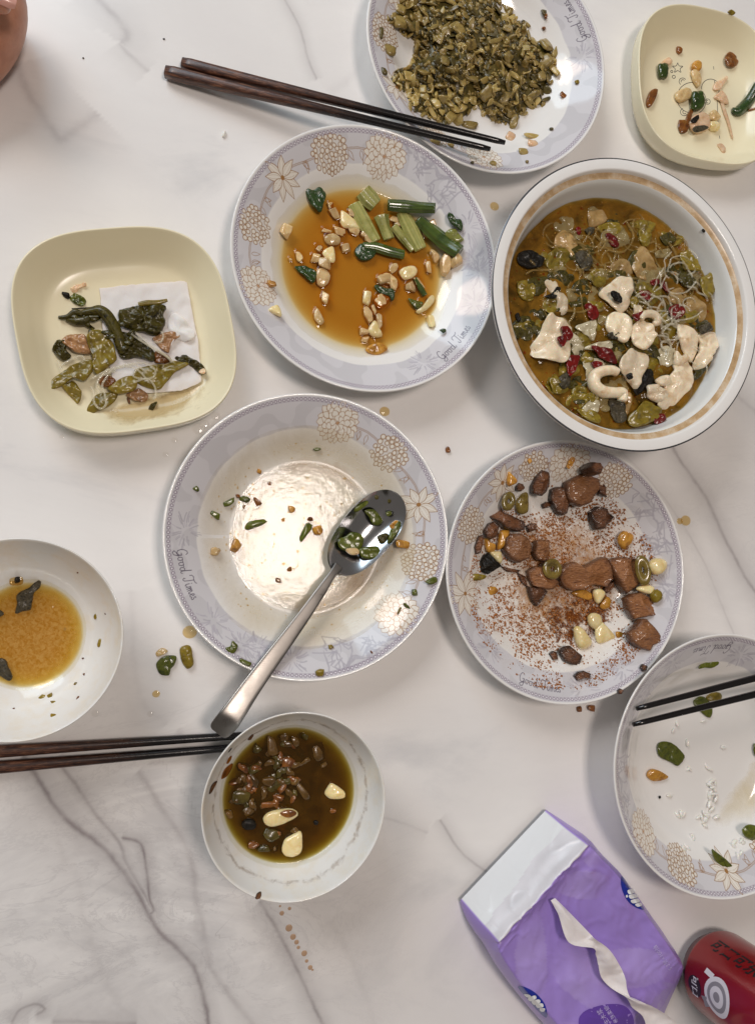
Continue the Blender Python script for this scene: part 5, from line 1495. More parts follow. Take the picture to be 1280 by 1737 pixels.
noodles(FB_, FF, (340, 300, 950, 800), 80, .09, M_NOODLEB, 'glass_noodles', 'brown-tinted glass noodles coiled under the broth surface', -.02, .12, 4)
noodles(FB_, FF, (820, 560, 1000, 980), 44, .075, M_NOODLE, 'glass_noodles', 'clear glass noodles looping between the fish slices', .1, .5, 9, length=(2, 4.5), wind=.5)
pts = []
for _ in range(700):
    a, q = r.uniform(0, 6.28), math.sqrt(r.uniform(0, 1)) * 8.9
    x, y = FB_.c[0] + q * math.cos(a), FB_.c[1] + q * math.sin(a)
    pts.append((x, y, 4.82, .02 + .11 * r.uniform(0, 1) ** 3))
M_ORANGE = M_OIL.copy(); M_ORANGE.name = 'orange_oil'
[x for x in M_ORANGE.node_tree.nodes if x.type == 'BSDF_TRANSPARENT'][0].inputs[0].default_value = (.95, .55, .14, 1)
V_, F_ = domes(pts, .4)
setp(obj('oil_drops', V_ - np.array([FB_.c[0], FB_.c[1], 4.8]), F_, M_ORANGE, loc=(FB_.c[0], FB_.c[1], 4.8)), 'orange oil drops floating all over the fish soup', 'oil drops', kind='stuff')
pts = []
for _ in range(420):
    a, q = r.uniform(0, 6.28), math.sqrt(r.uniform(0, 1)) * 8.8
    x, y = FB_.c[0] + q * math.cos(a), FB_.c[1] + q * math.sin(a); pts.append((x, y, 4.84, r.uniform(.03, .06)))
V_, F_ = specks(pts, r)
setp(obj('spice_crumbs', V_ - np.array([FB_.c[0], FB_.c[1], 4.8]), F_, M_GARLICF, loc=(FB_.c[0], FB_.c[1], 4.8)), 'tiny yellow spice crumbs floating on the fish soup', 'crumbs', kind='stuff')
for x, y, k in [(1100, 125, 36), (800, 780, 34)]: pass

# ================================================================== S: the small bowl of brown broth
M_BROTH = liquid('dark_broth', g(60, 42, 8), g(92, 64, 16), .62, 60, .15, 110, .03, ramp=(.35, .65))
pool('dark_broth', S, 2.45, 4.74, (.9, 1.5, 5.5), M_BROTH, 'dark brown broth in the small white bowl with garlic cloves', cat='broth', nr=80, nth=260, wob=.05, wave=.02, murk=.5)
bs = 'lumps in the small broth bowl'
for x, y, l, w, a, m, d in [(505, 270, 150, 80, 75, M_BRDARK, 'long brown mushroom piece'), (412, 290, 70, 60, 30, M_BRGRN, 'dark green lump'), (605, 368, 96, 70, 5, M_BROWN, 'orange brown cube'), (785, 310, 120, 80, 80, M_BRDARK, 'ragged brown lump'), (815, 385, 60, 40, -20, M_BRDARK, 'small brown flake'), (400, 405, 90, 62, -10, M_BRGRN, 'round olive lump'), (395, 475, 100, 52, 55, M_BRDARK, 'reddish brown shred'),
                            (480, 480, 84, 72, 0, M_BRDARK, 'shiny brown lump'), (565, 520, 100, 62, -40, M_BROWN, 'angular tan piece'), (540, 575, 90, 50, 5, M_BROWN, 'tan strip'), (315, 580, 130, 90, 10, M_BRGRN, 'big dark olive lump'), (480, 622, 140, 56, 2, M_BROWN, 'wide tan strip'), (360, 665, 86, 70, 60, M_BRDARK, 'brown cube'), (640, 478, 60, 52, 20, M_BRDARK, 'pinkish round lump'), (690, 545, 150, 50, 62, M_BRDARK, 'long tan mushroom strip'),
                            (640, 240, 70, 46, 70, M_BRDARK, 'brown lump'), (575, 220, 60, 50, 0, M_BRDARK, 'brown lump'), (705, 360, 90, 34, -35, M_BRDARK, 'thin grey strip'), (500, 800, 110, 90, 20, M_BRGRN, 'olive square lump'), (388, 866, 76, 60, 20, M_BROWN, 'orange brown lump'), (520, 900, 64, 44, -30, M_BRDARK, 'brown shred'), (553, 798, 50, 44, 0, M_BROWN, 'small brown cube'), (640, 775, 60, 40, 0, M_BRDARK, 'small brown lump'), (455, 885, 90, 46, 5, M_BRGRN, 'flat olive lump'), (250, 680, 70, 50, 70, M_BRDARK, 'brown frond'), (870, 660, 44, 30, 0, M_BROWN, 'faint orange crumb'), (700, 210, 60, 50, 30, M_BRGRN, 'dark olive lump')]:
    pch(S, FS, x, y, l, w, a, m, d, 'soup lump', h=.55, lift=-.28, top=True, group=bs, rough=.12, sharp=12)
r = np.random.RandomState(41)
for k in range(56):
    a_, q_ = r.uniform(0, 6.28), math.sqrt(r.uniform(0, 1))
    x, y = 470 + 250 * q_ * math.cos(a_), 430 + 255 * q_ * math.sin(a_)
    if (x - 540) ** 2 + (y - 700) ** 2 < 110 ** 2 or (x - 590) ** 2 + (y - 575) ** 2 > 335 ** 2: continue
    m = [M_BRDARK, M_BRDARK, M_BRGRN, M_BRGRN, M_BROWN][r.randint(5)]
    pch(S, FS, x, y, r.uniform(50, 110), r.uniform(36, 70), r.uniform(0, 180), m, {M_BRDARK: 'sunken brown lump', M_BRGRN: 'sunken olive lump', M_BROWN: 'sunken tan lump'}[m], 'soup lump', h=.5, lift=-.36 - .05 * r.uniform(), top=True, group=bs, rough=.15, sharp=10)
for k in range(36):
    a_, q_ = r.uniform(0, 6.28), math.sqrt(r.uniform(0, 1)); x, y = 470 + 200 * q_ * math.cos(a_), 450 + 220 * q_ * math.sin(a_); pts_ = [(x, y)]
    if (x - 590) ** 2 + (y - 575) ** 2 > 280 ** 2: continue
    for _ in range(4): a_ += r.normal(0, .7); pts_.append((pts_[-1][0] + 22 * math.cos(a_), pts_[-1][1] + 22 * math.sin(a_)))
    ptube(S, FS, pts_, [6, 16, 20, 14, 5], [M_BRDARK, M_BRGRN, M_BROWN][k % 3], ['soft brown shred', 'soft olive shred', 'soft tan shred'][k % 3], 'soup shred', [-.05, .06, .08, .05, -.05], top=True, group='shreds in the small broth bowl', flat=.5, n=20)
for pts, m, d, th, li in [([(448, 705), (470, 675), (520, 655), (600, 645), (645, 655), (658, 685), (620, 715), (560, 742), (500, 756), (462, 742)], M_GARLICW, 'long white garlic clove with brown patch', .6, -.1), ([(562, 895), (578, 835), (640, 795), (680, 785), (685, 880), (672, 915), (620, 938), (575, 925)], M_GARLICW, 'blocky white garlic clove', .6, -.1), ([(818, 555), (838, 515), (862, 492), (910, 518), (944, 550), (935, 582), (885, 590), (842, 582)], M_GARLICW, 'yellowish garlic clove half', .6, -.15),
                      ([(318, 735), (345, 710), (385, 708), (408, 735), (398, 768), (355, 776), (328, 765)], M_BLACK, 'round black lump', .5, -.1), ([(552, 670), (600, 652), (640, 660), (650, 680), (610, 700), (570, 692)], M_BROWN, 'brown cut patch on the long garlic clove', .12, .5), ([(752, 725), (765, 715), (782, 724), (778, 742), (760, 744)], M_BLACK, 'small round peppercorn', .2, -.02)]:
    pb(S, FS, pts, m, d, 'garlic' if 'clove' in d else 'soup lump', th, lift=li, top=True, group='garlic cloves in the small broth bowl' if 'clove' in d else bs, name='garlic_clove' if 'clove' in d else 'soup_lump', amp=.05, p=3)
for pts, m, d in [([(122, 545), (135, 500), (160, 485), (176, 492), (165, 515), (140, 548)], M_MEATD, 'dark flake stuck high on the wall'), ([(195, 455), (215, 400), (262, 375), (268, 400), (240, 450), (210, 462)], M_BROWN, 'brown flake stuck on the wall'), ([(228, 370), (240, 335), (260, 325), (258, 355), (240, 378)], M_BROWN, 'small brown flake on the wall'), ([(240, 305), (255, 280), (262, 282), (248, 306)], M_BLACK, 'dark speck on the wall'), ([(358, 225), (378, 195), (392, 200), (380, 235), (362, 236)], M_MEATD, 'curled dark flake on the wall'), ([(400, 1180), (412, 1165), (440, 1162), (438, 1176), (412, 1188)], M_MEATD, 'brown crumb on the rim')]:
    pb(S, FS, pts, m, d, 'crumb', .08, drape=True, group='flakes stuck in the small broth bowl', lift=.03, p=6)
M_TIDE = film('tide_mark', g(120, 86, 52), g(160, 126, 84), 150, .56, .86, amax=.5)
def band(V, r0, r1, mat, name, label, lift=.015, thr=None):
    nt, nr = 240, 12; Vv, dens = [], []
    for i in range(nt):
        t = 2 * math.pi * i / nt; sh = .25 * nz3(math.cos(t) * 1.5, math.sin(t) * 1.5, 3) + .1 * nz3(math.cos(t) * 5, math.sin(t) * 5, 3)
        for j in range(nr):
            q = r0 + (r1 - r0) * j / (nr - 1) + sh
            Vv.append((q * math.cos(t), q * math.sin(t), V.surf(V.c[0] + q, V.c[1]) + lift)); dens.append(.6 - 1.3 * abs(j / (nr - 1) - .5) ** .5)
    I = np.arange(nt * nr).reshape(nt, nr); J = np.roll(I, -1, 0)
    F = np.stack([I[:, :-1], J[:, :-1], J[:, 1:], I[:, 1:]], -1).reshape(-1, 4)
    setp(obj(name, Vv, F, mat, loc=(V.c[0], V.c[1], 0), attrs={'dens': dens}), label, 'stain')
band(S, 4.9, 5.5, M_TIDE, 'tide_mark', 'thin brown line left by broth on the inner wall of the small bowl')

# ================================================================== O: the bowl of yellow oily soup
M_YEL = liquid('yellow_soup', g(190, 136, 46), g(226, 184, 104), .6, 420, .2, 160, .05, ramp=(.36, .64), bd=.0009)
pool('yellow_soup', O, 1.44, 3.58, (.7, 1.9, 7.5), M_YEL, 'frothy yellow oily soup left in the bowl beside the black chopsticks', cat='broth', nr=80, nth=260, wob=.10, wave=.03, murk=.25)
for pts, m, d, th in [([(85, 365), (110, 345), (150, 325), (195, 288), (212, 295), (208, 325), (180, 350), (168, 400), (160, 440), (120, 448), (80, 460), (90, 405)], M_SKIN, 'grey forked fish skin in the yellow soup', .35), ([(0, 690), (30, 700), (48, 740), (66, 790), (45, 808), (15, 790), (-20, 770), (-25, 720)], M_SKIN, 'grey torn fish skin at the picture edge', .35), ([(-20, 440), (10, 445), (22, 462), (5, 475), (-20, 480)], M_SKIN, 'small dark skin scrap at the picture edge', .3)]:
    pb(O, FO, pts, m, d + ('' if 'yellow soup' in d else ' in the yellow soup'), 'fish skin', th, top=True, lift=.0, fixed=True, group='fish skins in the yellow soup', amp=.16, fs=2.5, fine=.05, p=5)
pch(O, FO, 92, 285, 36, 36, 0, M_BLACK, 'black peppercorn ringed by broth near the yellow soup', 'peppercorn', h=.5, fixed=True, sharp=6, lift=.05)
pch(O, FO, 88, 285, 74, 66, 0, M_OIL, 'round drop of broth round a peppercorn', 'drop', h=.16, fixed=True, sharp=4)
for x, y, l, w, a, d in [(216, 892, 38, 34, -40, 'yellow broth drop'), (260, 888, 34, 40, 0, 'yellow broth drop'), (276, 918, 32, 20, 0, 'yellow broth drop'), (276, 988, 30, 26, 0, 'yellow broth drop'), (518, 610, 30, 50, 20, 'yellow oily scrap'), (495, 474, 20, 34, 0, 'yellow oily scrap'), (392, 822, 24, 22, 0, 'yellow broth drop'), (430, 692, 16, 12, 0, 'dark crumb'), (436, 774, 14, 18, 0, 'dark crumb'), (403, 895, 12, 22, 20, 'dark crumb'), (402, 248, 10, 10, 0, 'dark crumb'), (336, 540, 12, 22, 0, 'dark crumb'), (72, 950, 12, 8, 0, 'dark crumb'), (545, 462, 10, 10, 0, 'dark crumb')]:
    pch(O, FO, x, y, l, w, a, M_MEATD if 'dark' in d else M_OLIVE, d, 'drop' if 'drop' in d else 'crumb', h=.10, group='drops and crumbs in the yellow soup bowl', lift=.0)

# ================================================================== TL: napkin and scraps
n = NT('paper_napkin')
n.set(Base_Color=(.86, .80, .765), Roughness=.85, Subsurface_Weight=.1)
n.set(Normal=n.bump(n.noise(900, 2).outputs['Fac'], .35, .0003))
M_PAPER = n.m
pb(TL, FL, [(515, 362), (612, 350), (740, 338), (955, 326), (967, 330), (985, 430), (1005, 540), (1028, 650), (1036, 760), (1042, 845), (1030, 856), (940, 892), (780, 905), (606, 903), (598, 895), (560, 740), (530, 560)], M_PAPER, 'white folded paper napkin under the mustard greens', 'napkin', .10, fixed=True, soft='raw', amp=.14, fs=.8, p=14, nb=120, rings=16, fine=.02, lift=.17)
pb(TL, FL, [(870, 520), (900, 490), (940, 505), (985, 560), (1010, 590), (1000, 625), (960, 640), (905, 625), (880, 680), (870, 620)], M_PAPER, 'crumpled bit of tissue on top of the napkin', 'tissue', .32, fixed=True, amp=.22, fs=1.6, fine=.04, p=5, lift=.18)
tg = 'scraps in the napkin dish'
M_TANM = food('tan_meat', g(126, 84, 50), g(170, 128, 88), 140, .3, .4, .15, .5, c3=g(104, 66, 36))
for pts, m, d, th, li in [
    ([(612, 492), (655, 470), (705, 452), (750, 440), (792, 430), (830, 440), (862, 462), (845, 500), (856, 540), (830, 590), (790, 605), (740, 590), (690, 582), (632, 560)], M_OLIVED, 'dark wrinkled leafy clump', .75, .2), ([(598, 600), (650, 590), (702, 602), (750, 640), (790, 680), (805, 705), (792, 742), (740, 728), (700, 722), (622, 722)], M_OLIVED, 'dark leaf mass', .45, .2),
    ([(448, 625), (465, 590), (482, 578), (512, 575), (545, 600), (582, 640), (598, 690), (602, 732), (560, 770), (502, 806), (480, 760), (478, 715)], M_OLIVE, 'broad olive mustard stem slab', .28, .45), ([(214, 906), (240, 865), (272, 830), (330, 785), (402, 748), (442, 732), (482, 735), (482, 780), (472, 805), (440, 840), (382, 830), (330, 862), (270, 890)], M_OLIVE, 'long pointed mustard stem', .25, .4),
    ([(322, 872), (350, 855), (382, 842), (412, 880), (424, 902), (406, 958), (372, 932)], M_OLIVE, 'small torn mustard piece', .3, .1), ([(556, 882), (600, 845), (642, 820), (702, 818), (704, 880), (622, 908)], M_OLIVE, 'mustard piece in the middle front', .35, .35), ([(698, 785), (750, 765), (802, 758), (860, 752), (902, 738), (978, 752), (940, 780), (902, 802), (860, 850), (822, 888), (752, 872), (700, 840)], M_OLIVE, 'wide curled mustard leaf', .18, .4),
    ([(452, 985), (475, 940), (502, 908), (560, 900), (612, 898), (592, 950), (545, 985), (500, 1002), (470, 1028), (455, 1010)], M_OLIVE, 'lower olive mustard stem', .22, .1), ([(272, 685), (285, 650), (302, 628), (340, 632), (345, 680), (370, 715), (335, 738), (300, 720)], M_OLIVED, 'dark green pickle chunk', .5, .1), ([(315, 640), (350, 605), (402, 598), (440, 605), (455, 650), (468, 700), (420, 702), (380, 690), (350, 665)], M_TANM, 'tan cooked meat bit', .5, .15),
    ([(788, 622), (830, 598), (872, 588), (905, 580), (934, 592), (930, 612), (892, 640), (880, 668), (872, 695), (840, 680), (812, 652)], M_TANM, 'reddish brown rind piece', .3, .3), ([(652, 912), (690, 892), (722, 880), (750, 895), (768, 918), (752, 946), (700, 946), (670, 930)], M_TANM, 'pinkish brown meat slice', .2, .15), ([(902, 722), (930, 708), (965, 712), (1010, 735), (1050, 762), (1066, 785), (1062, 806), (1030, 802), (995, 775), (960, 748), (925, 740)], M_OLIVED, 'dark curved stem with pale end', .4, .15),
    ([(768, 988), (785, 962), (812, 944), (806, 972), (776, 1012)], M_OLIVED, 'small dried leaf tip', .1, .03), ([(360, 412), (376, 394), (395, 392), (444, 420), (432, 455), (386, 442)], M_SCAL, 'shiny green scallion square', .18, .03), ([(365, 360), (395, 345), (440, 336), (448, 352), (420, 360), (392, 385), (372, 378)], M_SHRIMP, 'pale onion shred', .12, .03), ([(1028, 790), (1050, 772), (1064, 790), (1056, 806), (1036, 802)], M_SHRIMP, 'pale cut end of the dark stem', .12, .55),
    ([(505, 830), (560, 815), (600, 840), (580, 870), (530, 870)], M_BROWN, 'brown curled bit', .3, .3), ([(800, 690), (850, 700), (890, 735), (850, 750), (800, 745)], M_BROWN, 'orange brown bit under the noodles', .25, .3), ([(655, 930), (668, 925), (675, 955), (665, 958)], M_MEATD, 'thin dark red shred', .08, .1)]:
    pb(TL, FL, pts, m, d, 'food scrap', th, lift=li, group=tg, amp=.34 if m is M_OLIVED else .26, fs=1.2 if m is M_OLIVE else 1.9, fine=.14 if m is M_OLIVED else 0, p=8, nb=60, rings=13)
ptube(TL, FL, [(305, 515), (350, 510), (390, 486), (430, 500)], [10, 14, 18, 14], M_OLIVED, 'thin dark stem tip', 'food scrap', [.2, .3, .35, .4], group=tg)
ptube(TL, FL, [(345, 525), (395, 535), (440, 530), (465, 510)], [10, 24, 26, 16], M_OLIVED, 'dark leafy stem base', 'food scrap', [.2, .3, .35, .4], group=tg)
ptube(TL, FL, [(425, 490), (480, 482), (520, 480), (560, 510), (600, 580), (625, 650), (640, 700)], [12, 22, 28, 30, 30, 26, 20], M_OLIVED, 'long dark bent stem', 'food scrap', [.5, .6, .7, .75, .75, .7, .6], group=tg, groove=.12, ng=5)
ptube(TL, FL, [(716, 446), (760, 438), (815, 436), (866, 424)], [12, 15, 14, 8], M_OLIVE, 'olive stem strip on the leafy clump', 'food scrap', .95, group=tg, flat=.6)
ptube(TL, FL, [(372, 468), (420, 466), (480, 462)], [3, 4, 4], M_SKIN, 'thin grey sliver', 'food scrap', .1, group=tg)
pch(TL, FL, 342, 395, 42, 42, 0, M_BLACK, 'black peppercorn beside the scallion square', 'peppercorn', h=.42, fixed=True, sharp=6)
r = np.random.RandomState(19)
for k in range(16):      # limp dark leaf strands
    x, y = [(420, 525), (720, 520), (690, 650), (640, 600)][k % 4]; x += r.normal(0, 35); y += r.normal(0, 22); a_ = r.uniform(0, 6.28)
    pts_ = [(x, y)]
    for _ in range(4): a_ += r.normal(0, .6); pts_.append((pts_[-1][0] + 24 * math.cos(a_), pts_[-1][1] + 16 * math.sin(a_)))
    ptube(TL, FL, pts_, [4, 11, 13, 9, 3], M_OLIVED, 'limp dark leaf strand', 'leaf strand', [.5, .85, .95, .85, .6] if k % 4 else [.2, .4, .45, .4, .2], group='leaf strands in the napkin dish', flat=.45, groove=.2, ng=3, n=20)
nd = [[(475, 830), (560, 785), (640, 760), (740, 748), (800, 780), (795, 820), (745, 832), (690, 815), (720, 770)], [(500, 860), (540, 800), (620, 770), (700, 760), (760, 800)], [(470, 870), (486, 900), (488, 955), (520, 985), (548, 962), (540, 900), (530, 860), (560, 810)], [(680, 600), (740, 640), (800, 680), (860, 715), (890, 745)], [(700, 590), (760, 640), (830, 690), (900, 740)],
      [(690, 850), (760, 830), (800, 870), (805, 920), (790, 935)], [(320, 760), (360, 735), (420, 712), (440, 735)], [(300, 735), (318, 780), (330, 800)], [(560, 800), (610, 775), (680, 770), (730, 800), (770, 850)], [(795, 640), (830, 640), (845, 610), (835, 585)], [(520, 900), (500, 870), (520, 820), (600, 790)], [(715, 625), (780, 665), (850, 705), (895, 742)]]
for k, p_ in enumerate(nd):
    ptube(TL, FL, p_, 6, M_NOODLE, 'clear glass noodle', 'noodle', .95, group='glass noodles in the napkin dish', ns=8, n=50)
M_SOUPST = film('soup_stain', g(190, 160, 96), g(206, 178, 120), 40, .40, .62, rough=.1, amax=.5)
stain(TL, FL, [(470, 1010), (700, 940), (900, 890), (1040, 800), (1060, 900), (980, 990), (800, 1050), (600, 1080), (500, 1070)], M_SOUPST, 'soup_stain', 'thin tan broth pooled in the front corner of the napkin dish', n=50)

# ================================================================== TR: dish with a line drawing
M_INK = plain('printed_ink', (.035, .032, .035), .4)
def ink(name, polylines, label=None, w=.028):
    parts = []
    for p in polylines:
        q = [TR.at(*FT(x, y)) + np.array([0, 0, .006]) for x, y in p]
        q = catmull(q, max(12, len(q) * 6), closed=False) if len(q) > 2 else np.array(q)
        T = np.gradient(q, axis=0); T /= np.linalg.norm(T, axis=1)[:, None]; s = np.cross(T, (0, 0, 1.0))
        V = np.r_[q + s * w, q - s * w]; k = len(q)
        parts.append((V, [(i, i + 1, k + i + 1, k + i) for i in range(k - 1)]))
    V, F = join(parts)
    o = obj(name, V - np.array([TR.c[0], TR.c[1], 0]), F, M_INK, TR_T)
    return o
cir = lambda x, y, r_, a0=0, a1=360, n=16: [(x + r_ * math.cos(math.radians(a0 + (a1 - a0) * i / n)), y + r_ * math.sin(math.radians(a0 + (a1 - a0) * i / n))) for i in range(n + 1)]
star = [(512 + (52 if i % 2 == 0 else 26) * math.sin(math.radians(36 * i)), 668 - (52 if i % 2 == 0 else 26) * math.cos(math.radians(36 * i))) for i in range(11)]
ink('printed_star', [star]); ink('printed_dot', [cir(454, 703, 11)]); ink('printed_dot', [cir(474, 755, 15)])
ink('printed_outline', [cir(655, 960, 150, 100, 290), cir(560, 800, 34, 120, 330), cir(562, 800, 17, 150, 330), cir(575, 1100, 36, 40, 250), cir(580, 1100, 18, 40, 250), cir(655, 990, 135, -40, 60)])
ink('printed_balloon', [cir(835, 865, 88, -190, 60, 20), cir(805, 998, 26), cir(805, 998, 12, 60, 300)]); ink('printed_line', [[(864, 652), (876, 820)], [(895, 930), (905, 1100)], [(905, 1160), (925, 1362)]])
ts = 'scraps in the line drawing dish'
for pts, m, d, th in [([(502, 462), (525, 455), (550, 480), (558, 510), (535, 528), (510, 510)], M_BROWN, 'small dark brown scrap', .3), ([(318, 645), (345, 625), (412, 635), (408, 760), (370, 768), (330, 755)], M_STALKG, 'short dark green stalk piece', .55), ([(352, 622), (425, 560), (460, 610), (420, 642)], M_SHRIMP, 'pale tan flake touching a stalk', .3), ([(975, 570), (1005, 515), (1050, 512), (1090, 560), (1105, 620), (1070, 658), (1020, 655), (985, 625)], M_BROWN, 'round brown slice', .35),
                      ([(205, 985), (240, 900), (285, 872), (316, 890), (300, 960), (250, 1045), (212, 1048)], M_BROWN, 'brown oval slice at the dish edge', .4), ([(648, 660), (668, 610), (705, 592), (745, 620), (742, 680), (710, 705), (670, 690)], M_GARLICF, 'amber garlic cap', .5), ([(645, 700), (690, 680), (730, 720), (745, 790), (715, 860), (680, 820), (655, 770)], M_GARLIC, 'tan garlic sliver', .4), ([(488, 930), (520, 890), (600, 862), (650, 900), (640, 960), (560, 1002), (505, 985)], M_GARLIC, 'tan bean-shaped garlic piece', .5),
                      ([(650, 915), (700, 898), (748, 900), (772, 990), (758, 1060), (700, 1085), (650, 1060)], M_STALKG, 'thick shiny green stalk piece', .7), ([(518, 1240), (535, 1165), (548, 1240), (580, 1250), (600, 1150), (640, 1062), (668, 1075), (650, 1150), (620, 1250), (600, 1300), (545, 1305)], M_BROWN, 'curly reddish brown shred', .3), ([(625, 1225), (650, 1150), (720, 1105), (800, 1120), (830, 1180), (825, 1260), (760, 1300), (680, 1300)], M_SHRIMP, 'white and black fish piece', .55), ([(640, 1180), (680, 1145), (715, 1128), (720, 1165), (690, 1205), (655, 1200)], M_BLACK, 'black skin on the white fish piece', .15),
                      ([(655, 1270), (700, 1235), (800, 1235), (810, 1262), (740, 1290), (680, 1300)], M_SKIN, 'grey streaked skin on the white fish piece', .12), ([(825, 1120), (860, 1080), (915, 1110), (930, 1160), (880, 1185), (835, 1170)], M_GARLIC, 'tan curled scrap', .4), ([(825, 1200), (880, 1190), (920, 1225), (910, 1285), (850, 1280), (822, 1250)], M_GARLICW, 'yellow translucent scrap', .45), ([(870, 950), (940, 890), (970, 910), (1020, 1010), (960, 1020), (900, 975)], M_SHRIMP, 'pale pink shred fan', .3), ([(860, 870), (890, 800), (950, 780), (990, 745), (1005, 770), (960, 840), (930, 880), (890, 890)], M_SHRIMP, 'pale pink stringy shred', .25),
                      ([(905, 1420), (935, 1405), (970, 1440), (985, 1495), (950, 1500), (925, 1455)], M_SHRIMP, 'small pink curl', .15), ([(1000, 118), (1035, 100), (1075, 130), (1050, 145)], M_OLIVE, 'olive scrap on the dish rim', .2)]:
    pb(TR, FT, pts, m, d, 'food scrap', th, lift=.55 if 'skin on' in d else .02, group=ts, amp=.1, fs=2, p=4)
ptube(TR, FT, [(945, 1000), (975, 1100), (1015, 1220), (1050, 1360)], [16, 18, 15, 8], M_SHRIMP, 'long pale noodle-like shred', 'food scrap', .12, group=ts, flat=.6)
ptube(TR, FT, [(1050, 1080), (1110, 1090), (1200, 1010), (1255, 930), (1300, 850), (1350, 780)], [22, 42, 44, 44, 42, 30], M_LEAF, 'dark green curved leaf stalk', 'food scrap', .25, group=ts, flat=.8, groove=.1)
ptube(TR, FT, [(1205, 1085), (1240, 1075), (1290, 1060)], [8, 10, 8], M_BROWN, 'dark brown thread', 'food scrap', .08, group=ts)

# ================================================================== RB: rice plate
stain(RB, FR, [(700, 1200), (760, 1060), (860, 920), (960, 760), (1050, 900), (1000, 1100), (860, 1200), (740, 1230)], film('yellow_stain', g(214, 192, 134), g(224, 206, 156), 30, .36, .9, rough=.1, amax=.4), 'broth_stain', 'faint yellow broth streak on the rice plate', n=50)
rg = 'green leaf bits on the rice plate'
for pts, m, d, th in [([(605, 280), (640, 255), (690, 240), (720, 238), (722, 268), (680, 290), (640, 288), (608, 295)], M_SCAL, 'slim green leaf near the border', .2), ([(578, 480), (610, 455), (655, 470), (685, 520), (682, 570), (662, 582), (620, 550), (582, 510)], M_SCAL, 'green leaf under the chopsticks', .2), ([(652, 455), (700, 432), (735, 438), (738, 470), (690, 482), (660, 480)], M_OLIVE, 'olive leaf half under the chopsticks', .2), ([(365, 740), (415, 722), (465, 742), (518, 800), (515, 830), (485, 868), (440, 845), (372, 808)], M_SCAL, 'broad glossy green leaf', .25),
                      ([(676, 1362), (690, 1358), (745, 1400), (800, 1450), (820, 1480), (790, 1488), (745, 1462), (700, 1420)], M_SCAL, 'long rolled green leaf by the flowers', .35), ([(862, 1245), (890, 1215), (935, 1215), (990, 1260), (985, 1320), (930, 1312), (880, 1285)], M_SCAL, 'green leaf clump at the picture edge', .4), ([(930, 740), (960, 735), (985, 770), (960, 810), (932, 800)], M_SCAL, 'green leaf cut by the picture edge', .3), ([(298, 918), (318, 888), (350, 885), (395, 905), (425, 930), (395, 952), (345, 958), (310, 940)], M_GARLICF, 'golden garlic clove slice', .4), ([(366, 1045), (376, 1040), (382, 1052), (370, 1058)], M_BLACK, 'black speck', .06)]:
    pb(RB, FR, pts, m, d, 'garlic' if 'garlic' in d else 'leaf scrap', th, lift=.03, group=rg if 'lea' in d else None, amp=.12, fine=.03, p=5)
Vg, Fg = ico(3)
Vg = Vg * np.array([.34, .13, .12]) * (1 - .12 * Vg[:, :1] ** 2); Vg[:, 2] += .10
og = obj('rice_grain', Vg, Fg, M_RICE); gm = og.data; bpy.data.objects.remove(og)
r = np.random.RandomState(13)
for x, y, nn, sp in [(680, 955, 5, 26), (665, 870, 2, 14), (690, 1040, 7, 36), (660, 1150, 8, 42), (630, 1200, 4, 30), (510, 1160, 4, 22), (545, 890, 2, 12), (745, 760, 3, 16), (540, 730, 1, 5), (480, 620, 1, 5), (635, 600, 1, 5), (540, 1350, 3, 20), (565, 1280, 2, 16), (820, 1330, 2, 20), (865, 1310, 2, 16), (850, 1400, 2, 20), (430, 1040, 1, 5), (455, 655, 1, 5)]:
    for k in range(nn):
        px, py = x + r.normal(0, sp * .6), y + r.normal(0, sp * .6)
        q = RB.at(*FR(px, py), lift=.1)
        o = bpy.data.objects.new('rice_grain', gm); COL.objects.link(o)
        o.location = Vector((q[0], q[1], q[2] + (.12 if k > 2 else .0))) * U
        o.rotation_euler = (r.normal(0, .15), r.normal(0, .2), r.uniform(0, 6.28)); s_ = r.uniform(.8, 1.2); o.scale = (s_, s_, s_)
        reg(o, RB, 'white rice grain', 'rice', 'rice grains on the rice plate')

# ================================================================== chopsticks
def stick_mat():
    n = NT('dark_wood')
    t = n.attr('along', 'Fac')
    co = n.coord()
    mp = n.new('ShaderNodeMapping'); mp.inputs['Scale'].default_value = (.10, 1, 1)
    n.link(co, mp.inputs['Vector'])
    nz = n.noise(900, 4, .7, mp.outputs[0], .5)
    wood = n.ramp(nz.outputs['Fac'], [(.36, g(34, 16, 12)), (.52, g(74, 42, 30)), (.64, g(126, 84, 60))])
    c = n.mix(n.ramp(t, [(.30, 0.0), (.62, 1.0)]), wood, g(16, 12, 13))
    n.set(Base_Color=c, Roughness=n.ramp(t, [(.3, .42), (.6, .22)]), Coat_Weight=.25)
    rg_ = n.noise(700, 3); n.set(Normal=n.bump(rg_.outputs['Fac'], .25, .0003))
    return n.m


M_STICK = stick_mat()


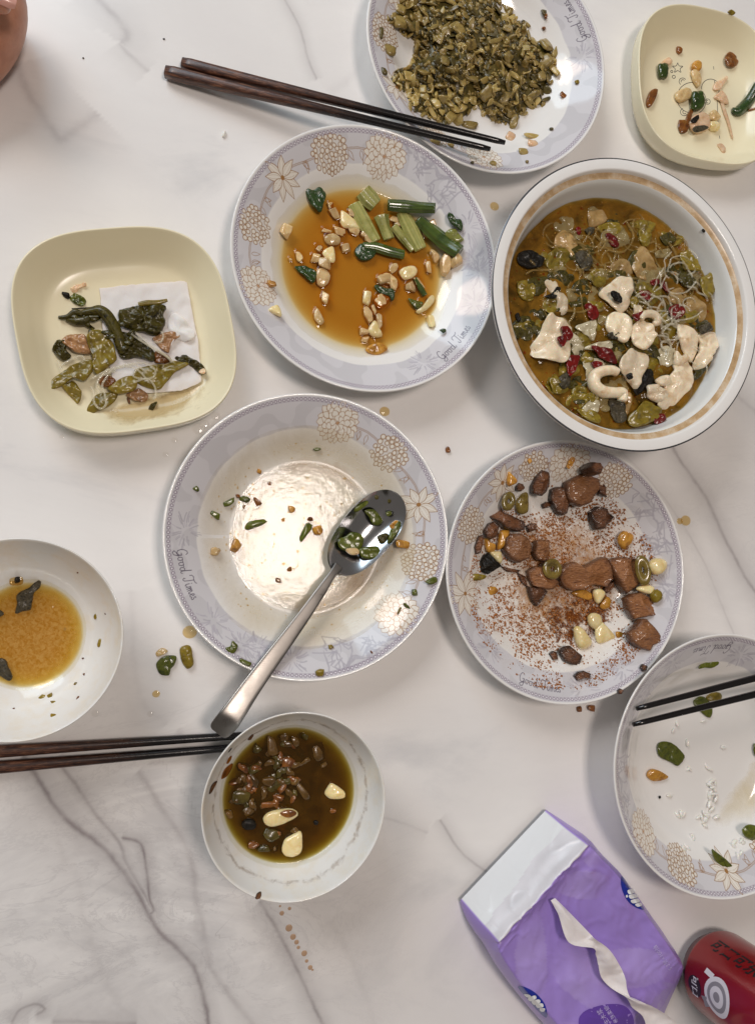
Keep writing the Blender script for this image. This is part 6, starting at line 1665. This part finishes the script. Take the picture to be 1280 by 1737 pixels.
def stick(a, b, r0, r1, label, group):
    """a, b: thick end and tip as points in cm"""
    a, b = np.array(a), np.array(b); d = b - a; L = np.linalg.norm(d)
    n, ns = 40, 18
    V, F, al = [], [], []
    for i in range(n):
        t = i / (n - 1); r_ = r0 + (r1 - r0) * t
        e = 1.0
        if i == 0: e = .86
        if i == n - 1: e = .8
        k = .5 + .35 * min(1, t * 1.6)      # squarish at the grip, round at the tip
        for j in range(ns):
            q = 2 * math.pi * (j + .5) / ns; ca, sa = math.cos(q), math.sin(q)
            f = (abs(ca) ** 4 + abs(sa) ** 4) ** -.25; f = f * (1 - min(1, t * 1.6)) + min(1, t * 1.6)
            V.append((t * L + (.03 if i == 1 else 0) - (.03 if i == n - 2 else 0), r_ * e * f * ca, r_ * e * f * sa)); al.append(t)
    for i in range(n - 1):
        for j in range(ns):
            p, q = i * ns + j, i * ns + (j + 1) % ns; F.append((p, p + ns, q + ns, q))
    F.append(tuple(range(ns))); F.append(tuple((n - 1) * ns + j for j in range(ns - 1, -1, -1)))
    o = obj('chopstick', V, F, M_STICK, loc=a, attrs={'along': al})
    x = Vector(d / L); z = Vector((0, 0, 1)); y = z.cross(x).normalized(); z = x.cross(y)
    o.rotation_euler = Matrix((x, y, z)).transposed().to_euler()
    setp(o, label, 'chopstick', group)


g1, g2, g3 = 'chopsticks lying over two plates', 'chopsticks by the small bowl', 'chopsticks on the rice plate'
stick(P(281, 122, .48), P(831, 253, 4.3), .45, .21, 'dark wooden chopstick over two plates, nearer the brown sauce', g1)
stick(P(309, 108, .48), P(856, 242, 4.35), .43, .21, 'dark wooden chopstick over two plates, nearer the pickles', g1)
stick(P(-120, 1282, .45), P(480, 1243, .45), .45, .22, 'dark chopstick beside the yellow soup bowl, upper of the pair', g2)
stick(P(-140, 1313, .45), P(470, 1262, .45), .45, .22, 'dark chopstick beside the yellow soup bowl, lower of the pair', g2)
stick(P(1660, 1052, 5.0), P(1079, 1202, 3.95), .43, .21, 'black chopstick tip across the rice plate, upper of the pair', g3)
stick(P(1650, 1086, 5.0), P(1073, 1229, 3.75), .43, .21, 'black chopstick tip across the rice plate, lower of the pair', g3)

# ================================================================== bits and drops on the table
tb = 'scraps spilled on the table'
for pts, m, d, th in [([(808, 722), (830, 692), (852, 680), (880, 674), (912, 682), (905, 722), (885, 745), (872, 780), (825, 770)], M_SCAL, 'crumpled green leaf spilled on the table beside the spoon plate', .3), ([(930, 645), (950, 625), (985, 628), (998, 680), (1000, 725), (972, 745), (948, 725), (935, 690)], M_OLIVE, 'browned green stem piece spilled on the table beside the spoon plate', .45), ([(806, 662), (830, 640), (852, 640), (868, 655), (840, 675), (812, 682)], M_GARLIC, 'tan garlic scrap spilled on the table by the green leaf', .2)]:
    pb(TABLE, FO, pts, m, d, 'food scrap', th, fixed=True, group=tb, amp=.14, fine=.03, p=4)
for x, y, l, w, a, m, d in [(760, 763, 9, 11, 0, M_BROWN, 'small brown crumb on the table between the plates'), (983, 1203, 10, 10, 0, M_BROWN, 'brown crumb on the table below the meat plate, smaller'), (1003, 1201, 15, 11, 0, M_BROWN, 'brown crumb on the table below the meat plate, larger'), (278, 66, 4, 3, 0, M_BLACK, 'tiny dark speck on the table near the chopstick ends'), (312, 98, 3, 3, 0, M_BLACK, 'tiny speck beside the thick chopstick ends'), (141, 98, 5, 4, 0, M_SKIN, 'tiny grey speck on the table near the hand')]:
    pch(TABLE, F0, x, y, l, w, a, m, d, 'crumb', fixed=True, group='crumbs on the table')
q = P(380, 227, .1); o = bpy.data.objects.new('rice_grain', gm); COL.objects.link(o); o.location = Vector((q[0], q[1], .01)) * U; o.rotation_euler = (0, 0, 1.2)
setp(o, 'lone rice grain on the table under the chopsticks', 'rice')
k = 0
for x, y, r_, m, d in [(322, 1072, 11, M_OIL, 'tan drop at the spoon plate edge'), (265, 1177, 6, M_OIL, 'small tan drop on the table'), (255, 1211, 5, M_WATER, 'tiny clear drop above the chopsticks'), (347, 720, 8, M_WATER, 'clear water drop between the napkin dish and spoon plate'), (337, 728, 10, M_WATER, 'larger clear water drop by the spoon plate'), (366, 706, 7, M_WATER, 'clear water drop near the dish corner'), (296, 747, 5, M_WATER, 'tiny clear drop below the napkin dish'), (281, 771, 5, M_WATER, 'lowest clear drop below the napkin dish'), (105, 740, 4, M_WATER, 'tiny clear drop left of the others'), (652, 698, 8, M_OIL, 'tan drop behind the spoon plate'), (838, 350, 7, M_OIL, 'tan drop between two plates and the soup bowl'), (1162, 883, 8, M_OIL, 'yellow drop on the table beside the meat plate'), (1152, 884, 5, M_OIL, 'small yellow drop beside the meat plate'), (162, 1210, 6, M_WATER, 'clear drop by the yellow soup bowl')]:
    q = P(x, y, 0); s_ = cm(TABLE, F0, x, y, r_, 0)
    V_, F_ = domes([(0, 0, 0, s_)], .2, 24, 8)
    V_[:, 0] *= 1.1
    setp(obj('drop', V_, F_, m, loc=(q[0], q[1], .006)), d, 'drop', 'drops on the table')
for i, (x, y, r_) in enumerate([(475, 1537, 2), (478, 1549, 4), (490, 1574, 6), (497, 1589, 5), (503, 1598, 4), (506, 1607, 3), (516, 1617, 5), (520, 1630, 3), (526, 1641, 4), (530, 1645, 2), (491, 1541, 3)]):
    q = P(x, y, 0); s_ = cm(TABLE, F0, x, y, r_, 0); V_, F_ = domes([(0, 0, 0, s_)], .12, 16, 4)
    o = obj('drip', V_, F_, M_BRDRIP if i else plain('dried_drip', g(190, 158, 130), .3), loc=(q[0], q[1], .006)); M_BRDRIP = o.data.materials[0]
    setp(o, 'dried brown drip below the small broth bowl, %s from top' % ORD[i], 'drip', 'trail of dried drips')

# ================================================================== the pack of tissues
def tissue_pack():
    Ln = {  # four lines along the pack (zoomed pixels, height): lower left, top left, top right, lower right
        'LB': [(93, 428, .05), (122, 500, .05), (178, 575, .05), (250, 688, .05), (340, 800, .05), (445, 925, .05), (600, 1090, .05), (740, 1190, .05), (800, 1240, .05)],
        'LT': [(97, 418, .5), (168, 500, 2.4), (240, 583, 3.9), (262, 640, 4.0), (350, 770, 3.6), (470, 900, 3.5), (620, 1060, 3.4), (740, 1170, 2.2), (800, 1230, .5)],
        'RT': [(438, 58, .5), (520, 126, 2.4), (604, 192, 3.9), (650, 240, 4.0), (735, 330, 3.7), (850, 490, 3.5), (955, 640, 3.3), (985, 690, 2.4), (985, 720, .8)],
        'RB': [(440, 55, .05), (520, 118, .05), (600, 190, .05), (660, 260, .05), (740, 350, .05), (840, 490, .05), (930, 620, .05), (965, 690, .05), (975, 722, .05)]}
    nu, nv = 150, 120
    us = np.linspace(0, 1, nu)
    L = {}
    for k, p in Ln.items():
        q = np.array([P(*FP(x, y), z) for x, y, z in p])
        c = catmull(q, 200, closed=False)
        tk = np.linspace(0, 1, len(c))
        L[k] = np.stack([np.interp(us, tk, c[:, i]) for i in range(3)], 1)
    V = np.zeros((nu, nv, 3)); colr = np.zeros((nu, nv, 3))
    PUR, PURL, WHT, GRY = np.array(g(162, 136, 214)), np.array(g(200, 182, 234)), np.array((.80, .82, .84)), np.array((.72, .71, .75))
    for i, u in enumerate(us):
        a, b, c, d = L['LB'][i], L['LT'][i], L['RT'][i], L['RB'][i]
        for j in range(nv):
            v = j / (nv - 1)
            if v < .2:
                t = v / .2; q = a + (b - a) * t; q = q + (np.append((a - b)[:2], 0) * 0 + np.array([0, 0, 0])) ; out = math.sin(math.pi * t) * .35 * min(1, u * 5)
                n_ = (b - c); n_ /= np.linalg.norm(n_) + 1e-9; q = q + n_ * out
            elif v > .8:
                t = (v - .8) / .2; q = c + (d - c) * t; n_ = (c - b); n_ /= np.linalg.norm(n_) + 1e-9; q = q + n_ * math.sin(math.pi * t) * .35 * min(1, u * 5)
            else:
                t = (v - .2) / .6; q = b + (c - b) * t
                sag = -math.sin(math.pi * t) * (.55 if u > .28 else .1) * min(1, max(0, (u - .2) * 6)) * (1 - .6 * abs(u - .6))
                ridge = .28 * math.exp(-((u - .245) / .02) ** 2)
                q = q + np.array([0, 0, sag + ridge])
            # soft creases in the film
            w = .22 * nz3(q[0] * .45, q[1] * .45, 2) + .05 * nz3(q[0] * 1.5 + 5, q[1] * .8, 7)
            cr = abs(nz3(q[0] * .9 + 3 * nz3(q[1] * .4, 0, 1), q[1] * .5, 11)); w += .07 * max(0, .11 - cr) / .11
            fan = math.exp(-((u - .30) / .05) ** 2) * .10 * math.sin(v * 60 + 6 * nz3(v * 5, u * 8, 1))
            k = min(1, u * 8, (1 - u) * 10) * (1 if .02 < v < .98 else 0)
            q = q + np.array([0, 0, (w + fan) * k])
            q[2] = max(q[2], .03)
            V[i, j] = q
            # print: white end, purple body, pale petal shapes, darker seam along the edges
            col_ = PUR * (1 + .10 * nz3(u * 3, v * 3, 5))
            for (pu, pv, ru, rv, an) in [(.42, .66, .10, .045, .5), (.46, .30, .13, .05, -.6), (.70, .62, .16, .05, .9), (.62, .42, .12, .06, .2), (.88, .5, .14, .07, -.3), (.74, .24, .12, .04, .4), (.36, .78, .06, .03, 0)]:
                x, y = u - pu, (v - pv) * .62; ca, sa = math.cos(an), math.sin(an); x, y = (x * ca + y * sa) / ru, (-x * sa + y * ca) / rv
                e = math.hypot(x, y)
                if e < 1: col_ = col_ * (1 - .35 * (1 - abs(x))) + PURL * .35 * (1 - abs(x))
            e0 = .255 + .012 * math.sin(v * 9)
            if u < e0 and .205 < v < .79:
                col_ = WHT if u < .135 + .02 * math.sin(v * 7) else GRY * (1 + .12 * nz3(u * 30, v * 12, 1))
            colr[i, j] = col_
    c0 = V.reshape(-1, 3).mean(0) * np.array([1, 1, 0])
    I = np.arange(nu * nv).reshape(nu, nv)
    F = np.stack([I[:-1, :-1], I[1:, :-1], I[1:, 1:], I[:-1, 1:]], -1).reshape(-1, 4)
    n = NT('printed_film')
    n.set(Base_Color=n.attr('print'), Roughness=.34, Specular_IOR_Level=.5, Coat_Weight=.25, Coat_Roughness=.2)
    f1 = n.noise(90, 5, .6, dist=1.2)
    n.set(Normal=n.bump(f1.outputs['Fac'], .03, .002))
    t = empty('tissue_pack', c0)
    setp(t, 'purple plastic pack of tissues with a white end and a tissue pulled out', 'tissue pack')
    obj('wrapper', V.reshape(-1, 3) - c0, F, n.m, t, colors={'print': colr.reshape(-1, 3)})
    N = np.cross(np.gradient(V, axis=0), np.gradient(V, axis=1)); N /= np.linalg.norm(N, axis=2)[..., None] + 1e-9
    if N[nu // 2, nv // 2, 2] < 0: N = -N
    from mathutils.bvhtree import BVHTree
    tree = BVHTree.FromPolygons([Vector(p) for p in V.reshape(-1, 3)], F.tolist())

    def onto(px, py, lift=.03):
        """a point of the wrapper under a photo pixel"""
        a = Vector((0, 0, H)); d = (Vector(P(px, py, 0)) - a).normalized()
        h = tree.ray_cast(a, d)[0]
        q = np.array(h) if h is not None else P(px, py, .05)
        return q + np.array([0, 0, lift])
    BLUE = plain('logo_blue', g(24, 44, 150), .28, coat=.4); WH = plain('logo_white', (.82, .84, .86), .3, coat=.3)

    def patch(name, pts, mat, lift):
        pl = np.array(catmull(pts, 40)); c = pl.mean(0); Vv = [onto(*FP(*c), lift)]; k = len(pl); rn = 5
        for r_ in range(1, rn + 1):
            for p in pl: Vv.append(onto(*FP(*(c + (p - c) * r_ / rn)), lift))
        F = [(0, 1 + j, 1 + (j + 1) % k) for j in range(k)]
        for r_ in range(rn - 1):
            a = 1 + r_ * k; F += [(a + j, a + k + j, a + k + (j + 1) % k, a + (j + 1) % k) for j in range(k)]
        Vv = np.array(Vv); return obj(name, Vv - c0, F, mat, t)
    lg = patch('logo', [(740, 325), (752, 330), (785, 378), (815, 425), (832, 456), (800, 448), (765, 420), (742, 370)], BLUE, .05)
    for p in [[(765, 378), (790, 372), (795, 384), (772, 394)], [(770, 398), (800, 392), (806, 404), (778, 412)], [(778, 418), (806, 412), (812, 424), (786, 430)], [(795, 434), (815, 428), (822, 438), (805, 444)], [(757, 400), (763, 396), (766, 404), (760, 407)]]:
        patch('emblem_petal', p, WH, .085).parent = lg
    lg = patch('logo', [(325, 768), (350, 766), (395, 790), (430, 830), (442, 870), (436, 890), (400, 858), (360, 812)], BLUE, .05)
    for p in [[(350, 795), (372, 798), (378, 810), (358, 806)], [(365, 812), (392, 800), (398, 812), (376, 824)], [(380, 824), (408, 816), (414, 828), (390, 838)], [(396, 836), (422, 832), (426, 846), (404, 850)], [(412, 852), (432, 852), (430, 864), (416, 864)]]:
        patch('emblem_petal', p, WH, .085).parent = lg
    patch('printed_oval', [(570, 900), (600, 862), (680, 838), (750, 842), (785, 880), (790, 930), (750, 975), (650, 985), (585, 950)], plain('print_lilac', g(104, 70, 170), .28, coat=.4), .03)

    def words(txt, x, y, ang, size, mat, name):
        fc = bpy.data.curves.new('print_text', 'FONT'); fc.body = txt; fc.size = 1.0
        to = bpy.data.objects.new('print_text', fc); COL.objects.link(to)
        me = to.to_mesh(); vs = np.array([v.co[:2] for v in me.vertices]); fs = [tuple(p.vertices) for p in me.polygons]; to.to_mesh_clear()
        bpy.data.objects.remove(to); bpy.data.curves.remove(fc)
        if not len(vs): return
        vs = vs - vs.mean(0); a = math.radians(ang); ca, sa = math.cos(a), math.sin(a)
        Vv = [onto(*FP(x + size * (vx * ca + vy * sa), y + size * (vx * sa - vy * ca)), .05) for vx, vy in vs]
        obj(name, np.array(Vv) - c0, fs, mat, t, smooth=False)
    LIL = plain('print_pale', g(206, 192, 238), .35)
    words('S 3层×100抽', 912, 655, 236, 22, LIL, 'lettering')
    words('原生木浆', 672, 890, 236, 24, LIL, 'lettering'); words('亲肤柔韧', 700, 875, 236, 20, LIL, 'lettering');
    # the tissue: a twisted strip rising out of the slit
    rows = [((458, 420), (478, 413), 4.0, 4.0), ((490, 480), (535, 470), 4.2, 4.15), ((532, 590), (620, 558), 4.5, 4.3), ((628, 612), (636, 575), 4.55, 4.75), ((640, 640), (695, 620), 4.1, 4.4), ((650, 682), (742, 694), 4.0, 4.2), ((662, 730), (758, 735), 3.9, 4.35), ((700, 772), (772, 800), 4.0, 4.5), ((762, 812), (800, 818), 4.5, 4.6), ((785, 850), (872, 850), 4.1, 4.4), ((830, 890), (930, 885), 4.0, 4.5), ((850, 960), (970, 925), 3.8, 4.3), ((880, 1040), (1000, 990), 3.4, 3.8)]
    A_ = catmull([np.append(FP(*a), z) for a, b, z, w in rows], 90, closed=False); B_ = catmull([np.append(FP(*b), w) for a, b, z, w in rows], 90, closed=False)
    k, m = len(A_), 18; Vv = []
    for side in (0, 1):
        for i in range(k):
            for j in range(m):
                s_ = j / (m - 1); p = A_[i] * (1 - s_) + B_[i] * s_; q = P(p[0], p[1], p[2])
                zz = .28 * math.sin(math.pi * s_) * math.sin(i * .22) + .07 * nz3(q[0] * 2.2, q[1] * 2.2, 6) + .03 * nz3(q[0] * 7, q[1] * 7, 2)
                q[2] += zz - .03 * side; Vv.append(q)
    F = []
    for side in (0, 1):
        o_ = side * k * m
        for i in range(k - 1):
            for j in range(m - 1):
                a = o_ + i * m + j; f_ = (a, a + m, a + m + 1, a + 1); F.append(f_ if not side else f_[::-1])
    obj('pulled_tissue', np.array(Vv) - c0, F, M_PAPER, t)


tissue_pack()


# ================================================================== the red can
def can():
    cx, cy, _ = P(1214, 1647, .9); R = 3.3
    t = empty('drink_can', (cx, cy, 0)); setp(t, 'red drinks can with black and white lettering standing beside the tissue pack', 'can')
    prof = [(.01, .5), (1.6, .4), (2.2, .12), (2.35, 0), (2.5, .05), (2.75, .45), (3.1, .95), (3.26, 1.3)]
    V, F = lathe(prof, 96); obj('can_base', V, F, plain('can_rim_red', g(96, 8, 14), .3, .5, coat=.3), t)
    n = NT('red_lacquer'); n.set(Base_Color=g(142, 6, 14), Metallic=.25, Roughness=.3, Coat_Weight=.5, Coat_Roughness=.1)
    V, F = lathe([(3.26, 1.3), (R, 1.5), (R, 10.6), (3.1, 11.1), (2.75, 11.6)], 128); obj('can_wall', V, F, n.m, t)
    V, F = lathe([(2.75, 11.6), (2.78, 11.75), (2.68, 11.78), (2.6, 11.45), (.01, 11.4)], 96); obj('can_lid', V, F, plain('aluminium', (.6, .6, .6), .25, 1.0), t)
    ph = math.atan2(-cy, -cx)

    def onto(x, z, lift=.015): a = ph + x / R; return ((R + lift) * math.cos(a), (R + lift) * math.sin(a), z)

    def words(txt, x, z, size, mat, name, shear=0.0, ang=0.0, lift=.015, bold=0.0):
        fc = bpy.data.curves.new('print_text', 'FONT'); fc.body = txt; fc.size = size; fc.shear = shear; fc.offset = bold
        to = bpy.data.objects.new('print_text', fc); COL.objects.link(to)
        me = to.to_mesh(); vs = np.array([v.co[:2] for v in me.vertices]); fs = [tuple(p.vertices) for p in me.polygons]; to.to_mesh_clear()
        bpy.data.objects.remove(to); bpy.data.curves.remove(fc)
        if not len(vs): return
        vs = vs - (vs.max(0) + vs.min(0)) / 2; a = math.radians(ang); R2 = np.array([[math.cos(a), -math.sin(a)], [math.sin(a), math.cos(a)]]); vs = vs @ R2.T
        obj(name, [onto(x + p[0], z + p[1], lift) for p in vs], fs, mat, t, smooth=False)

    def patch(name, pts, mat, lift=.012):
        pl = np.array(pts); c = pl.mean(0); V = [onto(*c, lift)]; k = len(pl)
        for r_ in (.35, .7, 1.0): V += [onto(*(c + (p - c) * r_), lift) for p in pl]
        F = [(0, 1 + j, 1 + (j + 1) % k) for j in range(k)]
        for r_ in range(2):
            a = 1 + r_ * k; F += [(a + j, a + k + j, a + k + (j + 1) % k, a + (j + 1) % k) for j in range(k)]
        obj(name, V, F, mat, t)
    WH, BK, GY = plain('can_white', (.80, .78, .76), .35), plain('can_black', (.012, .01, .012), .3), plain('can_grey', (.30, .29, .29), .35)
    rnd_ = lambda x, z, r_, n=32: [(x + r_ * math.cos(2 * math.pi * i / n), z + r_ * math.sin(2 * math.pi * i / n)) for i in range(n)]
    patch('badge', rnd_(2.0, 2.55, .74), BK, .010); patch('badge_field', rnd_(2.0, 2.55, .66), plain('badge_black', (.03, .02, .02), .35), .016)
    words('可口', 2.0, 2.55, .78, WH, 'lettering', lift=.022, bold=.015)
    words('可口可乐', -1.7, 4.9, 1.25, BK, 'lettering', shear=.25, ang=90, bold=.03)
    # plain grey and white ring pattern in place of the printed figure
    patch('printed_ring', rnd_(1.6, 5.0, 1.35), WH, .010); patch('printed_ring', rnd_(1.6, 5.0, 1.02), GY, .016); patch('printed_ring', rnd_(1.6, 5.0, .72), WH, .022); patch('printed_ring', rnd_(1.6, 5.0, .34), GY, .028)
    patch('printed_bar', [(2.3, 3.3), (3.0, 3.6), (2.7, 4.2), (2.1, 3.9)], GY, .013); patch('printed_bar', [(.2, 3.4), (.6, 3.3), (.7, 4.2), (.3, 4.3)], WH, .013)


can()


# ================================================================== a person's hand resting at the corner of the table
def hand():
    n = NT('skin')
    nz = n.noise(60, 5, .6)
    n.set(Base_Color=n.ramp(nz.outputs['Fac'], [(.3, g(170, 112, 86)), (.7, g(198, 142, 114))]), Roughness=.42, Subsurface_Weight=.25, Subsurface_Radius=(.008, .003, .0015))
    n.b.inputs['Subsurface Scale'].default_value = .5
    n.set(Normal=n.bump(n.noise(420, 4, .65).outputs['Fac'], .25, .0006))
    pts, rad, ed = [], [], []
    def add(px, py, z, r_, par=None):
        pts.append(P(px, py, z)); rad.append(r_)
        if par is not None: ed.append((par, len(pts) - 1))
        return len(pts) - 1
    w = add(-330, 20, 4.2, 2.5); f = add(-520, 20, 4.4, 2.9, w); f = add(-1000, 30, 4.6, 3.5, f); add(-1900, 40, 5.0, 4.2, f)
    p1 = add(-215, 10, 3.9, 2.2, w); p2 = add(-130, 10, 3.7, 1.9, p1)
    p3 = add(0, -10, 3.2, 2.9, p2); p4 = add(-10, 48, 3.1, 2.8, p3); p5 = add(-34, 98, 2.9, 2.4, p4)
    for bx, by, par in ((-60, 150, p5), (-105, 150, p5), (-150, 140, p5), (-190, 120, p5)):
        a = add(bx - 8, by, 2.2, 1.0, par); b = add(bx - 22, by + 42, 1.9, .92, a); c = add(bx - 50, by + 78, 1.2, .82, b); add(bx - 78, by + 92, .9, .68, c)
    a = add(-190, -70, 4.4, 1.35, p1); b = add(-120, -62, 6.2, 1.05, a); c = add(-50, -22, 7.0, .95, b); d = add(2, 1, 7.2, .84, c); add(22, 7, 7.1, .66, d)
    me = bpy.data.meshes.new('person_hand')
    c0 = np.array([pts[0][0], pts[0][1], 0])
    me.from_pydata([tuple((q - c0) * U) for q in pts], ed, [])
    o = bpy.data.objects.new('person', me); COL.objects.link(o); o.location = Vector(c0) * U
    sk_ = o.modifiers.new('skin', 'SKIN')
    for i, v in enumerate(me.skin_vertices[0].data):
        v.radius = (rad[i] * U, rad[i] * U); v.use_root = (i == 0)
    sb = o.modifiers.new('smooth', 'SUBSURF'); sb.levels = 3; sb.render_levels = 3
    dg = bpy.context.evaluated_depsgraph_get(); ev = o.evaluated_get(dg)
    m2 = bpy.data.meshes.new_from_object(ev); m2.name = 'person'
    o.modifiers.clear(); o.data = m2
    m2.materials.clear(); m2.materials.append(n.m)
    m2.polygons.foreach_set('use_smooth', [True] * len(m2.polygons))
    setp(o, 'bare hand of a person, loosely closed with the thumb on top, at the table corner', 'person')
    # thumb nail
    tip, back = P(25, 8, 7.35), P(0, -2, 7.5); ax = tip - back; ax /= np.linalg.norm(ax); sd = np.cross(ax, (0, 0, 1)); sd /= np.linalg.norm(sd)
    V, F = [], []
    for i in range(10):
        for j in range(11):
            s_ = i / 9; b = -1 + 2 * j / 10; wdt = .44 * (1 - .35 * max(0, s_ - .75) * 4 * abs(b))
            q = tip + ax * (-.95 + 1.12 * s_ * (1 - .10 * b * b)) + sd * b * wdt + np.array([0, 0, .42 - .26 * b * b - .12 * s_ ** 2]); V.append(q - c0)
    for i in range(9):
        for j in range(10): a = i * 11 + j; F.append((a, a + 11, a + 12, a + 1))
    obj('fingernail', V, F, plain('nail', g(214, 160, 146), .25, coat=.3), o)


hand()
finish_labels()
